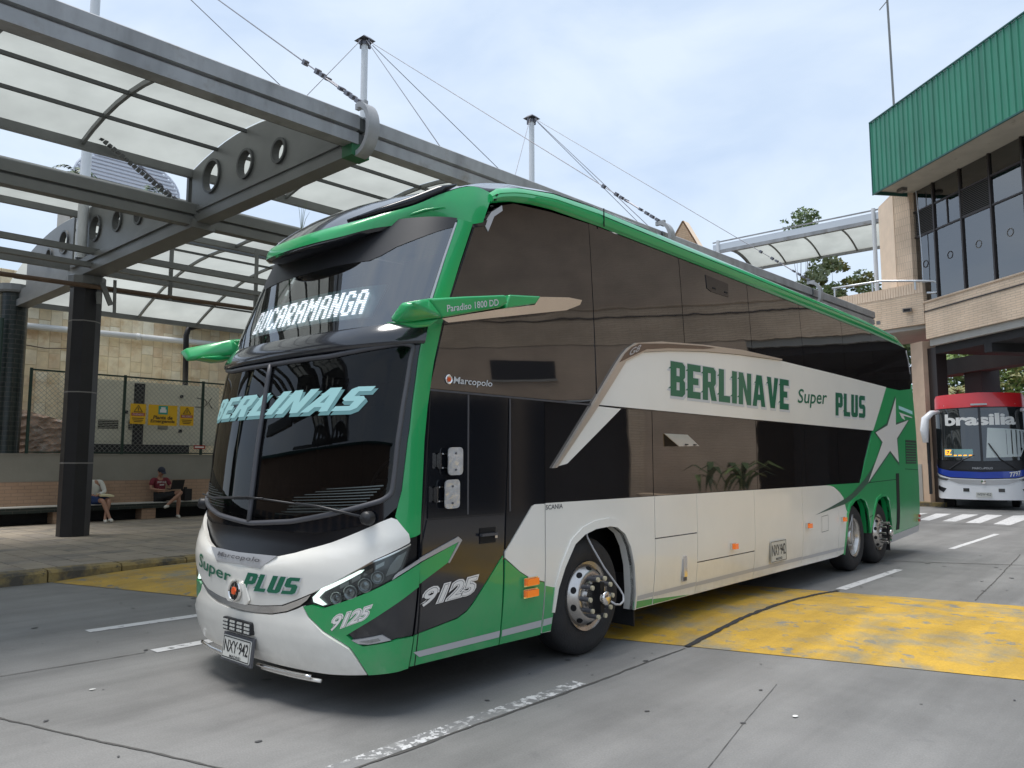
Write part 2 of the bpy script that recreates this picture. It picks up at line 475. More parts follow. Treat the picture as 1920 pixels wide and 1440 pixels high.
def wall_uv(v, n):
    """metric UVs on walls"""
    if abs(n.z) > .8: return (v.x, v.y)
    d = Vector((-n.y, n.x)); 
    if d.length > 1e-6: d.normalize()
    return (v.x*d.x+v.y*d.y, v.z)
def smooth_angle(o, deg=40):
    me = o.data
    for p in me.polygons: p.use_smooth = True
    b = bmesh.new(); b.from_mesh(me)
    for e in b.edges:
        if len(e.link_faces) == 2 and e.calc_face_angle(0) > R(deg): e.smooth = False
    b.to_mesh(me); b.free()
    return o
def in_poly(x, y, P):
    c = False; n = len(P); j = n-1
    for i in range(n):
        xi, yi = P[i]; xj, yj = P[j]
        if (yi > y) != (yj > y) and x < (xj-xi)*(y-yi)/(yj-yi)+xi: c = not c
        j = i
    return c
def dens(P, step):
    out = []
    for i in range(len(P)):
        a, b = P[i], P[(i+1) % len(P)]; L = math.hypot(b[0]-a[0], b[1]-a[1]); k = max(1, int(math.ceil(L/step)))
        for j in range(k): out.append((a[0]+(b[0]-a[0])*j/k, a[1]+(b[1]-a[1])*j/k))
    return out
def round_poly(P, r, n=4, idx=None):
    out = []; m = len(P)
    for i in range(m):
        if idx is not None and i not in idx: out.append(P[i]); continue
        p = Vector(P[i]); a = Vector(P[i-1])-p; b = Vector(P[(i+1) % m])-p
        d = min(r, a.length*.45, b.length*.45); A = p+a.normalized()*d; B = p+b.normalized()*d
        for k in range(n+1):
            t = k/n; q = A*(1-t)**2+p*2*t*(1-t)+B*t*t; out.append((q.x, q.y))
    return out
def offset_poly(P, d):
    n = len(P); A = sum(P[i][0]*P[(i+1) % n][1]-P[(i+1) % n][0]*P[i][1] for i in range(n))
    s = 1 if A > 0 else -1; out = []
    for i in range(n):
        p = Vector(P[i]); a = (p-Vector(P[i-1])).normalized(); b = (Vector(P[(i+1) % n])-p).normalized()
        na = Vector((a.y, -a.x))*s; nb = Vector((b.y, -b.x))*s; m = na+nb
        if m.length < .2: m = na.copy()
        m.normalize(); k = d/max(.45, m.dot(na)); q = p+m*k; out.append((q.x, q.y))
    return out
def panel(name, poly, surf, m, parent, off=.006, thick=.006, holes=(), step=.08, edge=None, smooth=True, back=False):
    """a sheet cut to poly on a curved surface surf(u,v,off)->Vector, with a turned-in rim"""
    edge = edge or step
    loops = [dens(poly, edge)]+[dens(h, edge) for h in holes]
    pts = []; edges = []
    for lp in loops:
        n0 = len(pts); pts += [Vector(p) for p in lp]; edges += [(n0+i, n0+(i+1) % len(lp)) for i in range(len(lp))]
    us = [p[0] for p in loops[0]]; vs_ = [p[1] for p in loops[0]]
    u = min(us)+step*.5; 
    while u < max(us):
        v = min(vs_)+step*.5
        while v < max(vs_):
            if in_poly(u, v, loops[0]) and not any(in_poly(u, v, h) for h in loops[1:]):
                if min((p.x-u)**2+(p.y-v)**2 for p in pts[:sum(len(l) for l in loops)]) > (step*.35)**2: pts.append(Vector((u, v)))
            v += step
        u += step
    vo, eo, fo, _, _, _ = delaunay_2d_cdt(pts, edges, [], 1, 1e-6)
    F = []
    for f in fo:
        cx = sum(vo[i].x for i in f)/len(f); cy = sum(vo[i].y for i in f)/len(f)
        if in_poly(cx, cy, loops[0]) and not any(in_poly(cx, cy, h) for h in loops[1:]): F.append(tuple(f))
    V = [surf(p.x, p.y, off) for p in vo]
    if F:
        a, b_, c = (V[i] for i in F[0][:3]); nn = (b_-a).cross(c-a)
        q = vo[F[0][0]]; out = surf(q.x, q.y, off+.01)-surf(q.x, q.y, off)
        if nn.dot(out) < 0: F = [tuple(reversed(f)) for f in F]
    nface = len(F)
    if thick:
        cnt = {}
        for f in F:
            for i in range(len(f)):
                e = (f[i], f[(i+1) % len(f)]); cnt[e] = 1
        for (i, j) in list(cnt):
            if (j, i) not in cnt:
                n = len(V)
                V += [V[i].copy(), V[j].copy(), surf(vo[j].x, vo[j].y, off-thick), surf(vo[i].x, vo[i].y, off-thick)]
                F.append((n+1, n, n+3, n+2))
    o = mk(name, V, F, m, parent)
    if smooth:
        for i, p in enumerate(o.data.polygons): p.use_smooth = i < nface
    return o
def copy_tree(o, parent=None):
    c = o.copy(); link(c, parent)
    for ch in o.children: copy_tree(ch, c)
    return c

# ------------------------------------------------------------------ lettering
def font_mesh(text, size=1.0, shear=0.0, bold=0.0, spacing=1.0, width=1.0):
    cu = bpy.data.curves.new('t', 'FONT'); cu.body = text; cu.size = size; cu.shear = shear; cu.offset = bold; cu.space_character = spacing
    cu.resolution_u = 3; cu.fill_mode = 'FRONT'
    o = bpy.data.objects.new('t', cu); COL.objects.link(o)
    dg = bpy.context.evaluated_depsgraph_get(); me = bpy.data.meshes.new_from_object(o.evaluated_get(dg))
    V = [(v.co.x*width, v.co.y) for v in me.vertices]; F = [tuple(p.vertices) for p in me.polygons]
    bpy.data.objects.remove(o); bpy.data.curves.remove(cu); bpy.data.meshes.remove(me)
    if V:
        x0 = min(v[0] for v in V); V = [(v[0]-x0, v[1]) for v in V]
    return V, F
def text_flat(name, text, M, width, height, m, parent, **k):
    """lettering scaled to width x height, its lower left at M's origin, in M's XY plane"""
    V, F = font_mesh(text, **k)
    w = max(v[0] for v in V) or 1; y0 = min(v[1] for v in V); h = max(v[1] for v in V)-y0
    return mk(name, [M @ Vector((v[0]/w*width, (v[1]-y0)/h*height, 0)) for v in V], F, m, parent)
def text_surf(name, text, surf, quad, m, parent, off=.009, fit=None, **k):
    """lettering fitted in the quad (ll, lr, ur, ul) of surface coordinates"""
    V, F = font_mesh(text, **k)
    b = bmesh.new(); vv = [b.verts.new((v[0], v[1], 0)) for v in V]
    for f in F:
        try: b.faces.new([vv[i] for i in f])
        except ValueError: pass
    w = max(v[0] for v in V)
    bmesh.ops.triangulate(b, faces=b.faces)
    big = [e for e in b.edges if e.calc_length() > .25]
    if big: bmesh.ops.subdivide_edges(b, edges=big, cuts=2)
    y0 = min(v.co.y for v in b.verts); h = max(v.co.y for v in b.verts)-y0; x0 = 0
    if fit: x0, w, y0, h = (w-fit[0])/2, fit[0], y0+(h-fit[1])/2, fit[1]
    ll, lr, ur, ul = (Vector(q) for q in quad)
    for v in b.verts:
        s, t = (v.co.x-x0)/w, (v.co.y-y0)/h
        q = (ll*(1-s)+lr*s)*(1-t)+(ul*(1-s)+ur*s)*t
        v.co = surf(q.x, q.y, off)
    me = bpy.data.meshes.new(name); b.to_mesh(me); b.free(); me.materials.append(MATS[m])
    return link(bpy.data.objects.new(name, me), parent)
def outlined_text(name, text, surf, quad, parent, layers, **k):
    """the same lettering in stacked layers (bold, material, offset), all fitted to the thinnest one"""
    V, F = font_mesh(text, bold=layers[-1][0], **k); fit = (max(v[0] for v in V), max(v[1] for v in V)-min(v[1] for v in V))
    for b_, m, o in layers: text_surf(name, text, surf, quad, m, parent, o, fit, bold=b_, **k)
SP = [(0, .84), (-.09, .78), (0, .78), (0, .27), (-.1, .21), (0, .21)]
GL = {
 'B': ([(0, 0), (.5, 0), (.62, .1), (.62, .42), (.54, .5), (.62, .58), (.62, .9), (.5, 1), (0, 1)]+SP, [[(.25, .18), (.38, .18), (.38, .41), (.25, .41)], [(.25, .59), (.38, .59), (.38, .82), (.25, .82)]]),
 'E': ([(0, 0), (.6, 0), (.6, .2), (.26, .2), (.26, .4), (.5, .4), (.5, .6), (.26, .6), (.26, .8), (.6, .8), (.6, 1), (0, 1)]+SP, []),
 'R': ([(0, 0), (.25, 0), (.25, .38), (.3, .38), (.42, 0), (.68, 0), (.54, .43), (.63, .52), (.63, .9), (.52, 1), (0, 1)]+SP, [[(.25, .56), (.38, .56), (.38, .82), (.25, .82)]]),
 'L': ([(0, 0), (.58, 0), (.58, .2), (.26, .2), (.26, 1), (0, 1)]+SP, []),
 'I': ([(0, 0), (.26, 0), (.26, 1), (0, 1)]+SP, []),
 'N': ([(0, 0), (.24, 0), (.24, .55), (.46, 0), (.7, 0), (.7, 1), (.46, 1), (.46, .45), (.24, 1), (0, 1)]+SP, []),
 'A': ([(-.02, 0), (.22, 0), (.26, .2), (.46, .2), (.5, 0), (.74, 0), (.52, 1), (.2, 1), (.155, .8), (.07, .74), (.142, .74)], [[(.3, .38), (.42, .38), (.36, .72)]]),
 'V': ([(.22, 0), (.5, 0), (.72, 1), (.47, 1), (.36, .35), (.25, 1), (0, 1), (.035, .84), (-.06, .78), (.048, .78)], []),
 'S': ([(0, 0), (.52, 0), (.64, .1), (.64, .48), (.52, .6), (.26, .6), (.26, .8), (.6, .8), (.6, 1), (.12, 1), (0, .9), (0, .5), (.12, .4), (.38, .4), (.38, .2), (0, .2)], []),
 'P': ([(0, 0), (.26, 0), (.26, .36), (.5, .36), (.63, .46), (.63, .9), (.52, 1), (0, 1)], [[(.26, .56), (.38, .56), (.38, .8), (.26, .8)]]),
 'U': ([(.12, 0), (.52, 0), (.64, .1), (.64, 1), (.38, 1), (.38, .2), (.26, .2), (.26, 1), (0, 1), (0, .1)], []),
 '9': ([(.05, 0), (.52, 0), (.64, .1), (.64, .9), (.52, 1), (.12, 1), (0, .9), (0, .5), (.12, .4), (.39, .4), (.39, .2), (.05, .2)], [[(.25, .58), (.39, .58), (.39, .82), (.25, .82)]]),
 '1': ([(.1, 0), (.36, 0), (.36, 1), (.14, 1), (0, .86), (0, .7), (.1, .76)], []),
 '2': ([(0, 0), (.62, 0), (.62, .2), (.3, .2), (.62, .55), (.62, .9), (.5, 1), (.1, 1), (0, .9), (0, .68), (.24, .68), (.24, .8), (.37, .8), (.37, .62), (0, .22)], []),
 '5': ([(0, 0), (.5, 0), (.63, .1), (.63, .52), (.52, .62), (.26, .62), (.26, .8), (.6, .8), (.6, 1), (0, 1), (0, .44), (.37, .44), (.37, .2), (0, .2)], []),
}
def block_text(word, surf, quad, m, parent, off=.009, gap=.1, shear=0.0, grow=0.0, shift=(0, 0), name='letter', plain=False):
    """heavy block letters, each its own mesh, fitted in a quad of surface coordinates"""
    x = 0; items = []
    for c in word:
        o, h = GL[c]; items.append((c, x, o, h)); x += max(p[0] for p in o)+gap
    W = x-gap+abs(shear)
    ll, lr, ur, ul = (Vector(q) for q in quad); out = []
    def mp_(u, v):
        s, t = (u+shear*v+shift[0])/W, v+shift[1]
        q = (ll*(1-s)+lr*s)*(1-t)+(ul*(1-s)+ur*s)*t
        return (q.x, q.y)
    for c, x0, o, h in items:
        if grow: o = offset_poly(o, grow); h = [offset_poly(k, -grow) for k in h] if grow < .06 else []
        P = [mp_(x0+u, v) for u, v in o]; H = [[mp_(x0+u, v) for u, v in k] for k in h]
        out.append(panel(name, P, surf, m, parent, off, 0, H, step=.09, edge=.07))
    return out

# ================================================================== SETTING: ground
g = mk('ground', [(-400, -400, 0), (400, -400, 0), (400, 600, 0), (-400, 600, 0)], [(0, 1, 2, 3)], 'concrete_road')
tag(g, 'grey concrete road surface of the bus terminal yard', 'road', kind='structure')

def strip(name, pts, w, m, z, parent=None, jag=.25, step=.06, seed=1):
    rnd = random.Random(seed); P = []
    for a, b in zip(pts, pts[1:]):
        a, b = Vector(a), Vector(b); k = max(2, int((b-a).length/step))
        for i in range(k): P.append(a+(b-a)*i/k)
    P.append(Vector(pts[-1])); V = []; F = []; wob = 0
    for i, p in enumerate(P):
        t = (P[min(i+1, len(P)-1)]-P[max(i-1, 0)]).normalized(); n = Vector((-t.y, t.x)); wob = wob*.9+rnd.uniform(-1, 1)*jag*w*.5
        zz = z(p.x, p.y) if callable(z) else z
        for s in (-1, 1):
            q = p+n*(wob+s*w/2*(1+rnd.uniform(-jag, jag))); V.append((q.x, q.y, zz))
    for i in range(len(P)-1): F.append((2*i, 2*i+1, 2*i+3, 2*i+2))
    return mk(name, V, F, m, parent)
road_marks = []
def mark(name, poly, m, z, label, group):
    o = mk(name, [(x, y, z) for x, y in poly], [tuple(range(len(poly)))], m)
    bb = bmesh.new(); bb.from_mesh(o.data); bmesh.ops.recalc_face_normals(bb, faces=bb.faces)
    for f in bb.faces:
        if f.normal.z < 0: f.normal_flip()
    bb.to_mesh(o.data); bb.free()
    return tag(o, label, 'road marking', group, 'structure')
LG = 'white lane dashes on the yard'
mark('lane_marking', [(.33, -1.6), (.46, -1.6), (.46, 2.03), (.33, 2.03)], 'road_white_worn', .004, 'worn flaking white lane line in the foreground', LG)
mark('lane_marking', [(.31, 7.85), (.45, 7.85), (.47, 10.4), (.35, 10.4)], 'road_white', .004, 'white lane dash just past the yellow hump beside the rear wheels', LG)
mark('lane_marking', [(.27, 14.2), (.38, 14.2), (.44, 18.4), (.32, 18.4)], 'road_white', .004, 'far white lane dash behind the green bus', LG)
mark('lane_marking', [(-4.45, .18), (-4.30, .18), (-4.22, 1.75), (-4.38, 1.75)], 'road_white', .004, 'white dash left of the bus nose nearer the kerb', LG)
mark('lane_marking', [(-3.13, .27), (-2.98, .27), (-2.98, 1.5), (-3.13, 1.5)], 'road_white', .004, 'white dash left of the bus nose nearer the number plate', LG)
for i, poly in enumerate([[(-2.200,22.003),(-1.897,21.918),(-2.110,25.537),(-2.536,25.433)],[(-1.564,21.896),(-1.242,21.973),(-1.381,25.782),(-1.805,25.638)],[(-0.935,21.685),(-0.599,21.786),(-0.743,25.922),(-1.189,25.953)],[(-0.261,21.673),(0.140,21.676),(0.108,24.920),(-0.123,26.574),(-0.459,25.948)],[(-3.134,25.074),(-2.767,25.402),(-2.752,23.579)]]):
    mark('zebra_stripe', poly, 'road_white', .004, ['leftmost full white zebra crossing stripe behind the bus', 'second white zebra stripe from the left', 'third white zebra stripe from the left', 'fourth white zebra stripe at the right picture edge', 'short white zebra stripe half hidden by the bus tail'][i], 'zebra crossing stripes')

# speed hump: a raised rounded sheet, skewed across the yard
HUMP_H = .085
def hump_z(x, y):
    y0 = 3.5+.303*(x-.0); y1 = 7.55+.23*(x-.3)
    t = (y-y0)/(y1-y0)
    return 0 if t <= 0 or t >= 1 else HUMP_H*math.sin(math.pi*t)**.8
V = []; F = []; NX, NY = 56, 26
for i in range(NX+1):
    x = -8.12+i*(15.0/NX)
    for j in range(NY+1):
        y0 = 3.5+.303*x; y1 = 7.55+.23*(x-.3); t = j/NY; y = y0+(y1-y0)*t
        V.append((x, y, .005+HUMP_H*math.sin(math.pi*t)**.8 if 0 < t < 1 else .005))
for i in range(NX):
    for j in range(NY): F.append((i*(NY+1)+j, (i+1)*(NY+1)+j, (i+1)*(NY+1)+j+1, i*(NY+1)+j+1))
tag(mk('speed_hump', V, F, 'road_yellow', smooth=True), 'broad worn yellow painted speed hump across the yard', 'speed hump', kind='structure')
j = strip('road_joint', [(.44, 3.6), (.43, 5), (.41, 6.6), (.39, 7.7)], .055, 'joint_tar', lambda x, y: hump_z(x, y)+.011, seed=3)
tag(j, 'dark open joint running over the yellow hump', 'road joint', kind='structure')
for k, (pts, w) in enumerate([([(.50, -4), (.47, 2), (.45, 3.55)], .018), ([(-4.2, -1.85), (-1.97, -1.2), (-.13, -.66), (2.2, .05)], .016), ([(-3.3, -3), (-3.05, .2)], .012), ([(-3.5, 10.0), (-.14, 11.33), (1.79, 12.33), (6, 14.2)], .03), ([(1.55, 3.0), (1.75, 2.0), (2.1, .4)], .004), ([(-12, 20.2), (3, 21.2)], .03), ([(1.9, 8.1), (1.5, 14)], .014)]):
    tag(strip('road_joint', pts, w, 'crack_dirt', .005, jag=.5, seed=10+k), 'thin dark joint between concrete road slabs', 'road joint', 'joints between the road slabs', 'structure')
rs = random.Random(5); V = []; F = []
def blob(cx, cy, r, z, asp=1.6):
    n = len(V); k = 9; a0 = rs.uniform(0, 6.28)
    for i in range(k):
        a = 6.283*i/k; q = r*(.7+.5*rs.random()); x = q*math.cos(a)*asp; y = q*math.sin(a)
        V.append((cx+x*math.cos(a0)-y*math.sin(a0), cy+x*math.sin(a0)+y*math.cos(a0), z))
    F.append(tuple(range(n, n+k)))
for i in range(330):
    x = rs.uniform(-6, 5); y = rs.uniform(-2.2, 16)
    if hump_z(x, y) > 0: continue
    blob(x, y, .008+.026*rs.random()**3.2, .0055+i*1e-6)
tag(mk('oil_spots', V, F, 'spot_oil'), 'small dark oil and gum spots on the concrete', 'spots', kind='stuff')
for (x, y, r) in [(-2.2,-.55,.014),(1.95,2.35,.016),(.1,21.5,.05)]:
    V = []; F = []; blob(x, y, r, .009)
    tag(mk('paper_scrap', V, F, 'litter'), {.014: 'tiny white paper scrap on the road left of the bus nose', .016: 'tiny white paper scrap right of the yellow hump', .05: 'white paper scrap on the road near the zebra crossing'}[r], 'litter', 'scraps of litter on the road')

# ------------------------------------------------------------------ platform at the left
PZ = .17
mb = MB().box(-400, -8.42, -60, 120, -.05, PZ-.02)
tag(mb.build('platform_pavement', 'paving_bed'), 'paved waiting platform beside the bus bays', 'pavement', kind='structure')
platform = bpy.data.objects['platform_pavement']
tile_me = []
for i in range(2):
    t = MB(); s = .197; V = [(-s, -s, 0), (s, -s, 0), (s, s, 0), (-s, s, 0)]
    b_ = .006; s2 = s-b_
    V2 = [(-s2, -s2, .024), (s2, -s2, .024), (s2, s2, .024), (-s2, s2, .024)]
    t.add(V+V2, [(4, 5, 6, 7)]+[(k, (k+1) % 4, 4+(k+1) % 4, 4+k) for k in range(4)])
    me = bpy.data.meshes.new('paving_tile'); me.from_pydata([tuple(v) for v in t.V], [], t.F); me.materials.append(MATS[('paving', 'paving_b')[i]]); me.update(); tile_me.append(me)
rt = random.Random(11); cnt = 0; restV = []; restF = []
for i in range(22):
    x = -8.64-i*.4
    for k in range(-4, 26):
        y = .2+k*.4
        # only what the camera can see of the platform, left of the bus
        dx, dy = x-4.091, y+2.8853
        ang = math.degrees(math.atan2(-dx, dy))-math.degrees(YAW)
        near = 17 < ang < 34.5
        zz = PZ-.02+rt.uniform(-.0015, .0015)
        if near and cnt < 296:
            obj_from('paving_tile', tile_me[rt.random() < .35], platform, (x, y, zz)); cnt += 1
        else:
            n = len(restV); s = .197
            restV += [(x-s, y-s, PZ), (x+s, y-s, PZ), (x+s, y+s, PZ), (x-s, y+s, PZ)]; restF.append((n, n+1, n+2, n+3))
for (x0, x1, y0, y1) in ((-17.5, -8.44, -60, -1.6), (-17.5, -8.44, 10.4, 120)):
    n = len(restV); restV += [(x0, y0, PZ), (x1, y0, PZ), (x1, y1, PZ), (x0, y1, PZ)]; restF.append((n, n+1, n+2, n+3))
tag(mk('paving_tile_field', restV, restF, 'paving', platform), kind='stuff')
# kerb stones, painted yellow and chipped
kerb = empty('kerb', (-8.3, 0, 0)); tag(kerb, 'chipped yellow painted kerb along the platform edge', 'kerb', kind='structure')
rk = random.Random(2); y = -14.0
while y < 40:
    L = .98; n = 7; V = []; F = []
    prof = [(-.14, 0), (.14, 0), (.135, .13), (.10, .172), (-.14, .176)]
    for i in range(n+1):
        yy = y+L*i/n
        for q, (px_, pz_) in enumerate(prof):
            jx = rk.uniform(-.012, .006) if q in (2, 3) else 0; jz = rk.uniform(-.012, .004) if q == 3 else 0
            V.append((px_+jx, yy, pz_+jz))
    m5 = len(prof)
    for i in range(n):
        for q in range(m5-1): F.append((i*m5+q, i*m5+q+1, (i+1)*m5+q+1, (i+1)*m5+q))
    F.append(tuple(range(m5))); F.append(tuple(n*m5+q for q in range(m5-1, -1, -1)))
    b_ = MB().add(V, F); o = b_.build('kerb_stone', 'kerb_yellow', kerb)
    y += 1.0

# ------------------------------------------------------------------ bench, wall, fence
bench = empty('tiled_bench', (-17.2, 4, PZ), label='long dark tiled bench with white edge against the grey wall', cat='bench')
mb = MB().box(-.3, .2, -8, 10, .29, .42); o = mb.build('seat', 'tile_dark', bench, uv=wall_uv)
MB().box(-.3, .205, -8, 10, .42, .445).build('edge_strip', 'bench_edge', bench)
for k in range(9): MB().box(-.25, .13, -8+.35+k*2.13+1.1, -8+.72+k*2.13+1.1, 0, .29).build('support', 'brick_low', bench, uv=wall_uv)
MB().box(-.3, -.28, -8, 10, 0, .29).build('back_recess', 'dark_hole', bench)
wall = empty('platform_wall', (-17.7, 4, PZ), label='low grey plastered wall with brick backrest behind the bench', cat='wall')
MB().box(-.2, .2, -8, 10, 0, 1.70).build('plaster', 'plaster_grey', wall)
MB().box(.2, .225, -8, 10, .445, 1.03).build('brick_backrest', 'brick_low', wall, uv=wall_uv)
MB().box(-.22, .215, -8, 10, 1.70, 1.73).build('coping', 'plaster_grey', wall)
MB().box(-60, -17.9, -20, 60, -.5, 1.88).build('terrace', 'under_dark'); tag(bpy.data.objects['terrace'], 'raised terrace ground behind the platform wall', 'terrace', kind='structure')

fence = empty('chain_link_fence', (-17.5, 5, 1.9), label='green framed chain link fence on top of the grey wall', cat='fence')
posts = [3.30, 5.55, 7.74, 9.9]
for y in posts: MB().box(-.03, .03, y-5-.03, y-5+.03, 0, 2.13).build('post', 'fence_green', fence)
for y0, y1 in zip(posts, posts[1:]):
    MB().box(-.02, .02, y0-5+.03, y1-5-.03, 2.07, 2.11).build('top_rail', 'fence_green', fence)
    MB().box(-.02, .02, y0-5+.03, y1-5-.03, .02, .05).build('bottom_rail', 'fence_green', fence)
    w = MB(); W_, H_ = y1-y0-.06, 2.02; sp = .125; k = -int(H_/sp)-1
    while k*sp < W_:
        for sg in (1, -1):
            a, b = k*sp, k*sp+H_; za, zb = 0, H_
            if a < 0: za = -a; a = 0
            if b > W_: zb = H_-(b-W_); b = W_
            if b-a > .02:
                ya, yb = (a, b) if sg > 0 else (W_-a, W_-b)
                w.bar((0, y0-5+.03+ya, .05+za), (0, y0-5+.03+yb, .05+zb), .006, .006, up=(1, 0, 0))
        k += 1
    tag(w.build('wire_mesh', 'fence_wire', fence, recalc=False), kind='stuff')
tag(MB().tube([(-17.6, 2.62, 1.88), (-17.6, 2.62, 5.2)], .05, 8).build('green_post', 'fence_green'), 'slim dark green post at the left picture edge', 'post')

# dark tiled column behind the wall
c2 = empty('tiled_column', (-17.95, 2.95, 1.85), label='dark green tiled round column behind the grey wall', cat='column')
o = MB().lathe([(.31, 0), (.31, 4.05)], 10).build('shaft', 'tile_dark', c2, uv=lambda v, n: (math.atan2(v.y, v.x)*.31, v.z)); smooth_angle(o)
MB().lathe([(.0, 4.05), (.40, 4.05), (.42, 4.10), (.42, 4.25), (0, 4.25)], 14).build('capital', 'steel_grey', c2)

# stone clad wall
sw = empty('stone_wall', (-21, 5, 1.88), label='tall wall clad in tan sandstone slabs behind the platform', cat='wall')
MB().box(-.3, 0, -9, 14, 0, 5.3).build('wall_core', 'stone_bed', sw)
rt = random.Random(21); base_me = {}
cols = 0; y = -2.6; npiece = 0; farV = MB()
while y < 8.0:
    w = rt.choice([.31, .33, .36]); z = .0
    while z < 5.25:
        h = rt.choice([.30, .33, .45, .6]); h = min(h, 5.3-z)
        key = (w, round(h, 2), rt.randrange(6), rt.randrange(2))
        vis = (z > 2.0 and y > -2.2 and y < 5.7) or (y < -.3 and z > .5)
        if h > .08:
            t = .006+.006*key[3]
            if vis and npiece < 290:
                if key not in base_me:
                    s = MB(); e = .006; a, b, c, d = e, w-e, e, h-e
                    s.add([(0, a, c), (0, b, c), (0, b, d), (0, a, d), (t, a+.006, c+.006), (t, b-.006, c+.006), (t, b-.006, d-.006), (t, a+.006, d-.006)],
                          [(4, 5, 6, 7), (0, 1, 5, 4), (1, 2, 6, 5), (2, 3, 7, 6), (3, 0, 4, 7)])
                    me = bpy.data.meshes.new('stone_slab'); me.from_pydata([tuple(v) for v in s.V], [], s.F); me.materials.append(MATS['stone_%d' % key[2]]); me.update(); base_me[key] = me
                obj_from('stone_slab', base_me[key], sw, (0, y, z)); npiece += 1
            else: farV.box(0, t, y+.006, y+w-.006, z+.006, z+h-.006)
        z += h
    y += w
tag(farV.build('stone_slab_field', 'stone_1', sw), kind='stuff')
V = []; F = []; rr = random.Random(8)
for i in range(15):
    for k in range(15): V.append((-19.25+rr.uniform(0, .10), 2.6+i*.155, 1.88+k*.105-(.04*i*(k/14))))
for i in range(14):
    for k in range(14): F.append((i*15+k, (i+1)*15+k, (i+1)*15+k+1, i*15+k+1))
tag(mk('rock_face', V, F, 'rock_pink', smooth=False), 'rough pinkish rock panel behind the left end of the fence', 'rock')

pp_ = empty('wall_pipe', (-20.8, 6, 5.6), label='white plastic drain pipe running along the stone wall', cat='pipe')
MB().tube([(0, -7, -.12), (0, 1.15, .04)], .095, 10).build('pipe_length', 'white_pipe', pp_, True)
MB().tube([(0, 1.15, .04), (0, 9, .2)], .095, 10).build('pipe_length', 'white_pipe', pp_, True)
MB().tube([(0, 1.08, .04), (0, 1.22, .043)], .112, 10).build('coupling', 'white_pipe', pp_, True)
tag(MB().tube([(-20.93, 1, 5.1), (-20.93, 3.6, 5.08), (-20.93, 4.6, 5.0), (-20.93, 5.6, 5.1)], .015, 6).build('wall_cable', 'rust_pipe'), 'thin sagging brown cable below the white pipe', 'cable')
for nm, y0, y1, lab in (('a', 4.0, 5.0, 'short piece of corrugated roof edge left of the dark column'), ('b', 8.15, 11.4, 'corrugated roof edge above the stone wall beside the bus')):
    s = MB(); k = int((y1-y0)/.03)
    for i in range(k):
        za = .05*math.sin(i*1.05); zb = .05*math.sin((i+1)*1.05)
        s.add([(-20.3, y0+i*.03, 6.34+za), (-20.3, y0+i*.03+.03, 6.34+zb), (-21.2, y0+i*.03+.03, 6.75+zb), (-21.2, y0+i*.03, 6.75+za), (-20.3, y0+i*.03, 6.31+za), (-20.3, y0+i*.03+.03, 6.31+zb)], [(0, 1, 2, 3), (0, 4, 5, 1)])
    tag(s.build('corrugated_roof', 'roof_tin'), lab, 'roof')

# generator behind the fence
gen = empty('generator_cabinet', (-19.6, 7, 1.88), label='cream emergency generator cabinet with dark base behind the fence', cat='generator')
MB().box(-.7, .6, -1.8, 2.0, .32, 2.15).build('housing', 'gen_cream', gen)
MB().box(-.72, .62, -1.82, 1.1, .05, .318).build('base_frame', 'gen_dark', gen)
MB().box(.602, .625, -.60, -.30, .32, 2.1).build('dark_post', 'gen_dark', gen)
for y0, y1 in ((-1.6, -.75), (-.22, .95), (1.1, 1.9)):
    MB().box(.602, .612, y0, y1, .4, 2.05).build('door', 'gen_cream', gen)
for y0, y1, z0, z1 in ((-1.55, -1.0, .75, 1.0), (-.72, -.62, .75, 1.0), (.12, .42, .78, .9)):
    v = MB().box(.613, .62, y0, y1, z0, z1).build('vent', 'dark_hole', gen)
    for q in range(5): MB().box(.62, .632, y0, y1, z0+.02+q*(z1-z0)/5, z0+.03+q*(z1-z0)/5).build('louvre', 'gen_cream', v)
for y0, z0 in ((-.85, 1.2), (-.12, 1.2), (.75, 1.75), (.75, .7)): MB().box(.612, .65, y0, y0+.09, z0, z0+.09).build('latch', 'gen_dark', gen)
lg = MB().tube([(.622, 1.28, 1.78), (.622, 1.55, 1.74), (.622, 1.62, 1.62), (.622, 1.5, 1.5), (.622, 1.25, 1.5)], .012, 5).tube([(.622, 1.75, 1.8), (.622, 1.66, 1.66), (.622, 1.78, 1.48)], .012, 5); lg.build('logo_mark', 'gen_dark', gen)
tag(MB().tube([(-19.5, 8.14, 4.0), (-19.5, 8.10, 5.66), (-19.5, 8.17, 5.88), (-19.5, 8.4, 5.98), (-19.5, 12, 6.5)], .085, 10).build('exhaust_pipe', 'gen_dark', smooth=True), 'dark bent exhaust pipe rising from the generator', 'pipe')

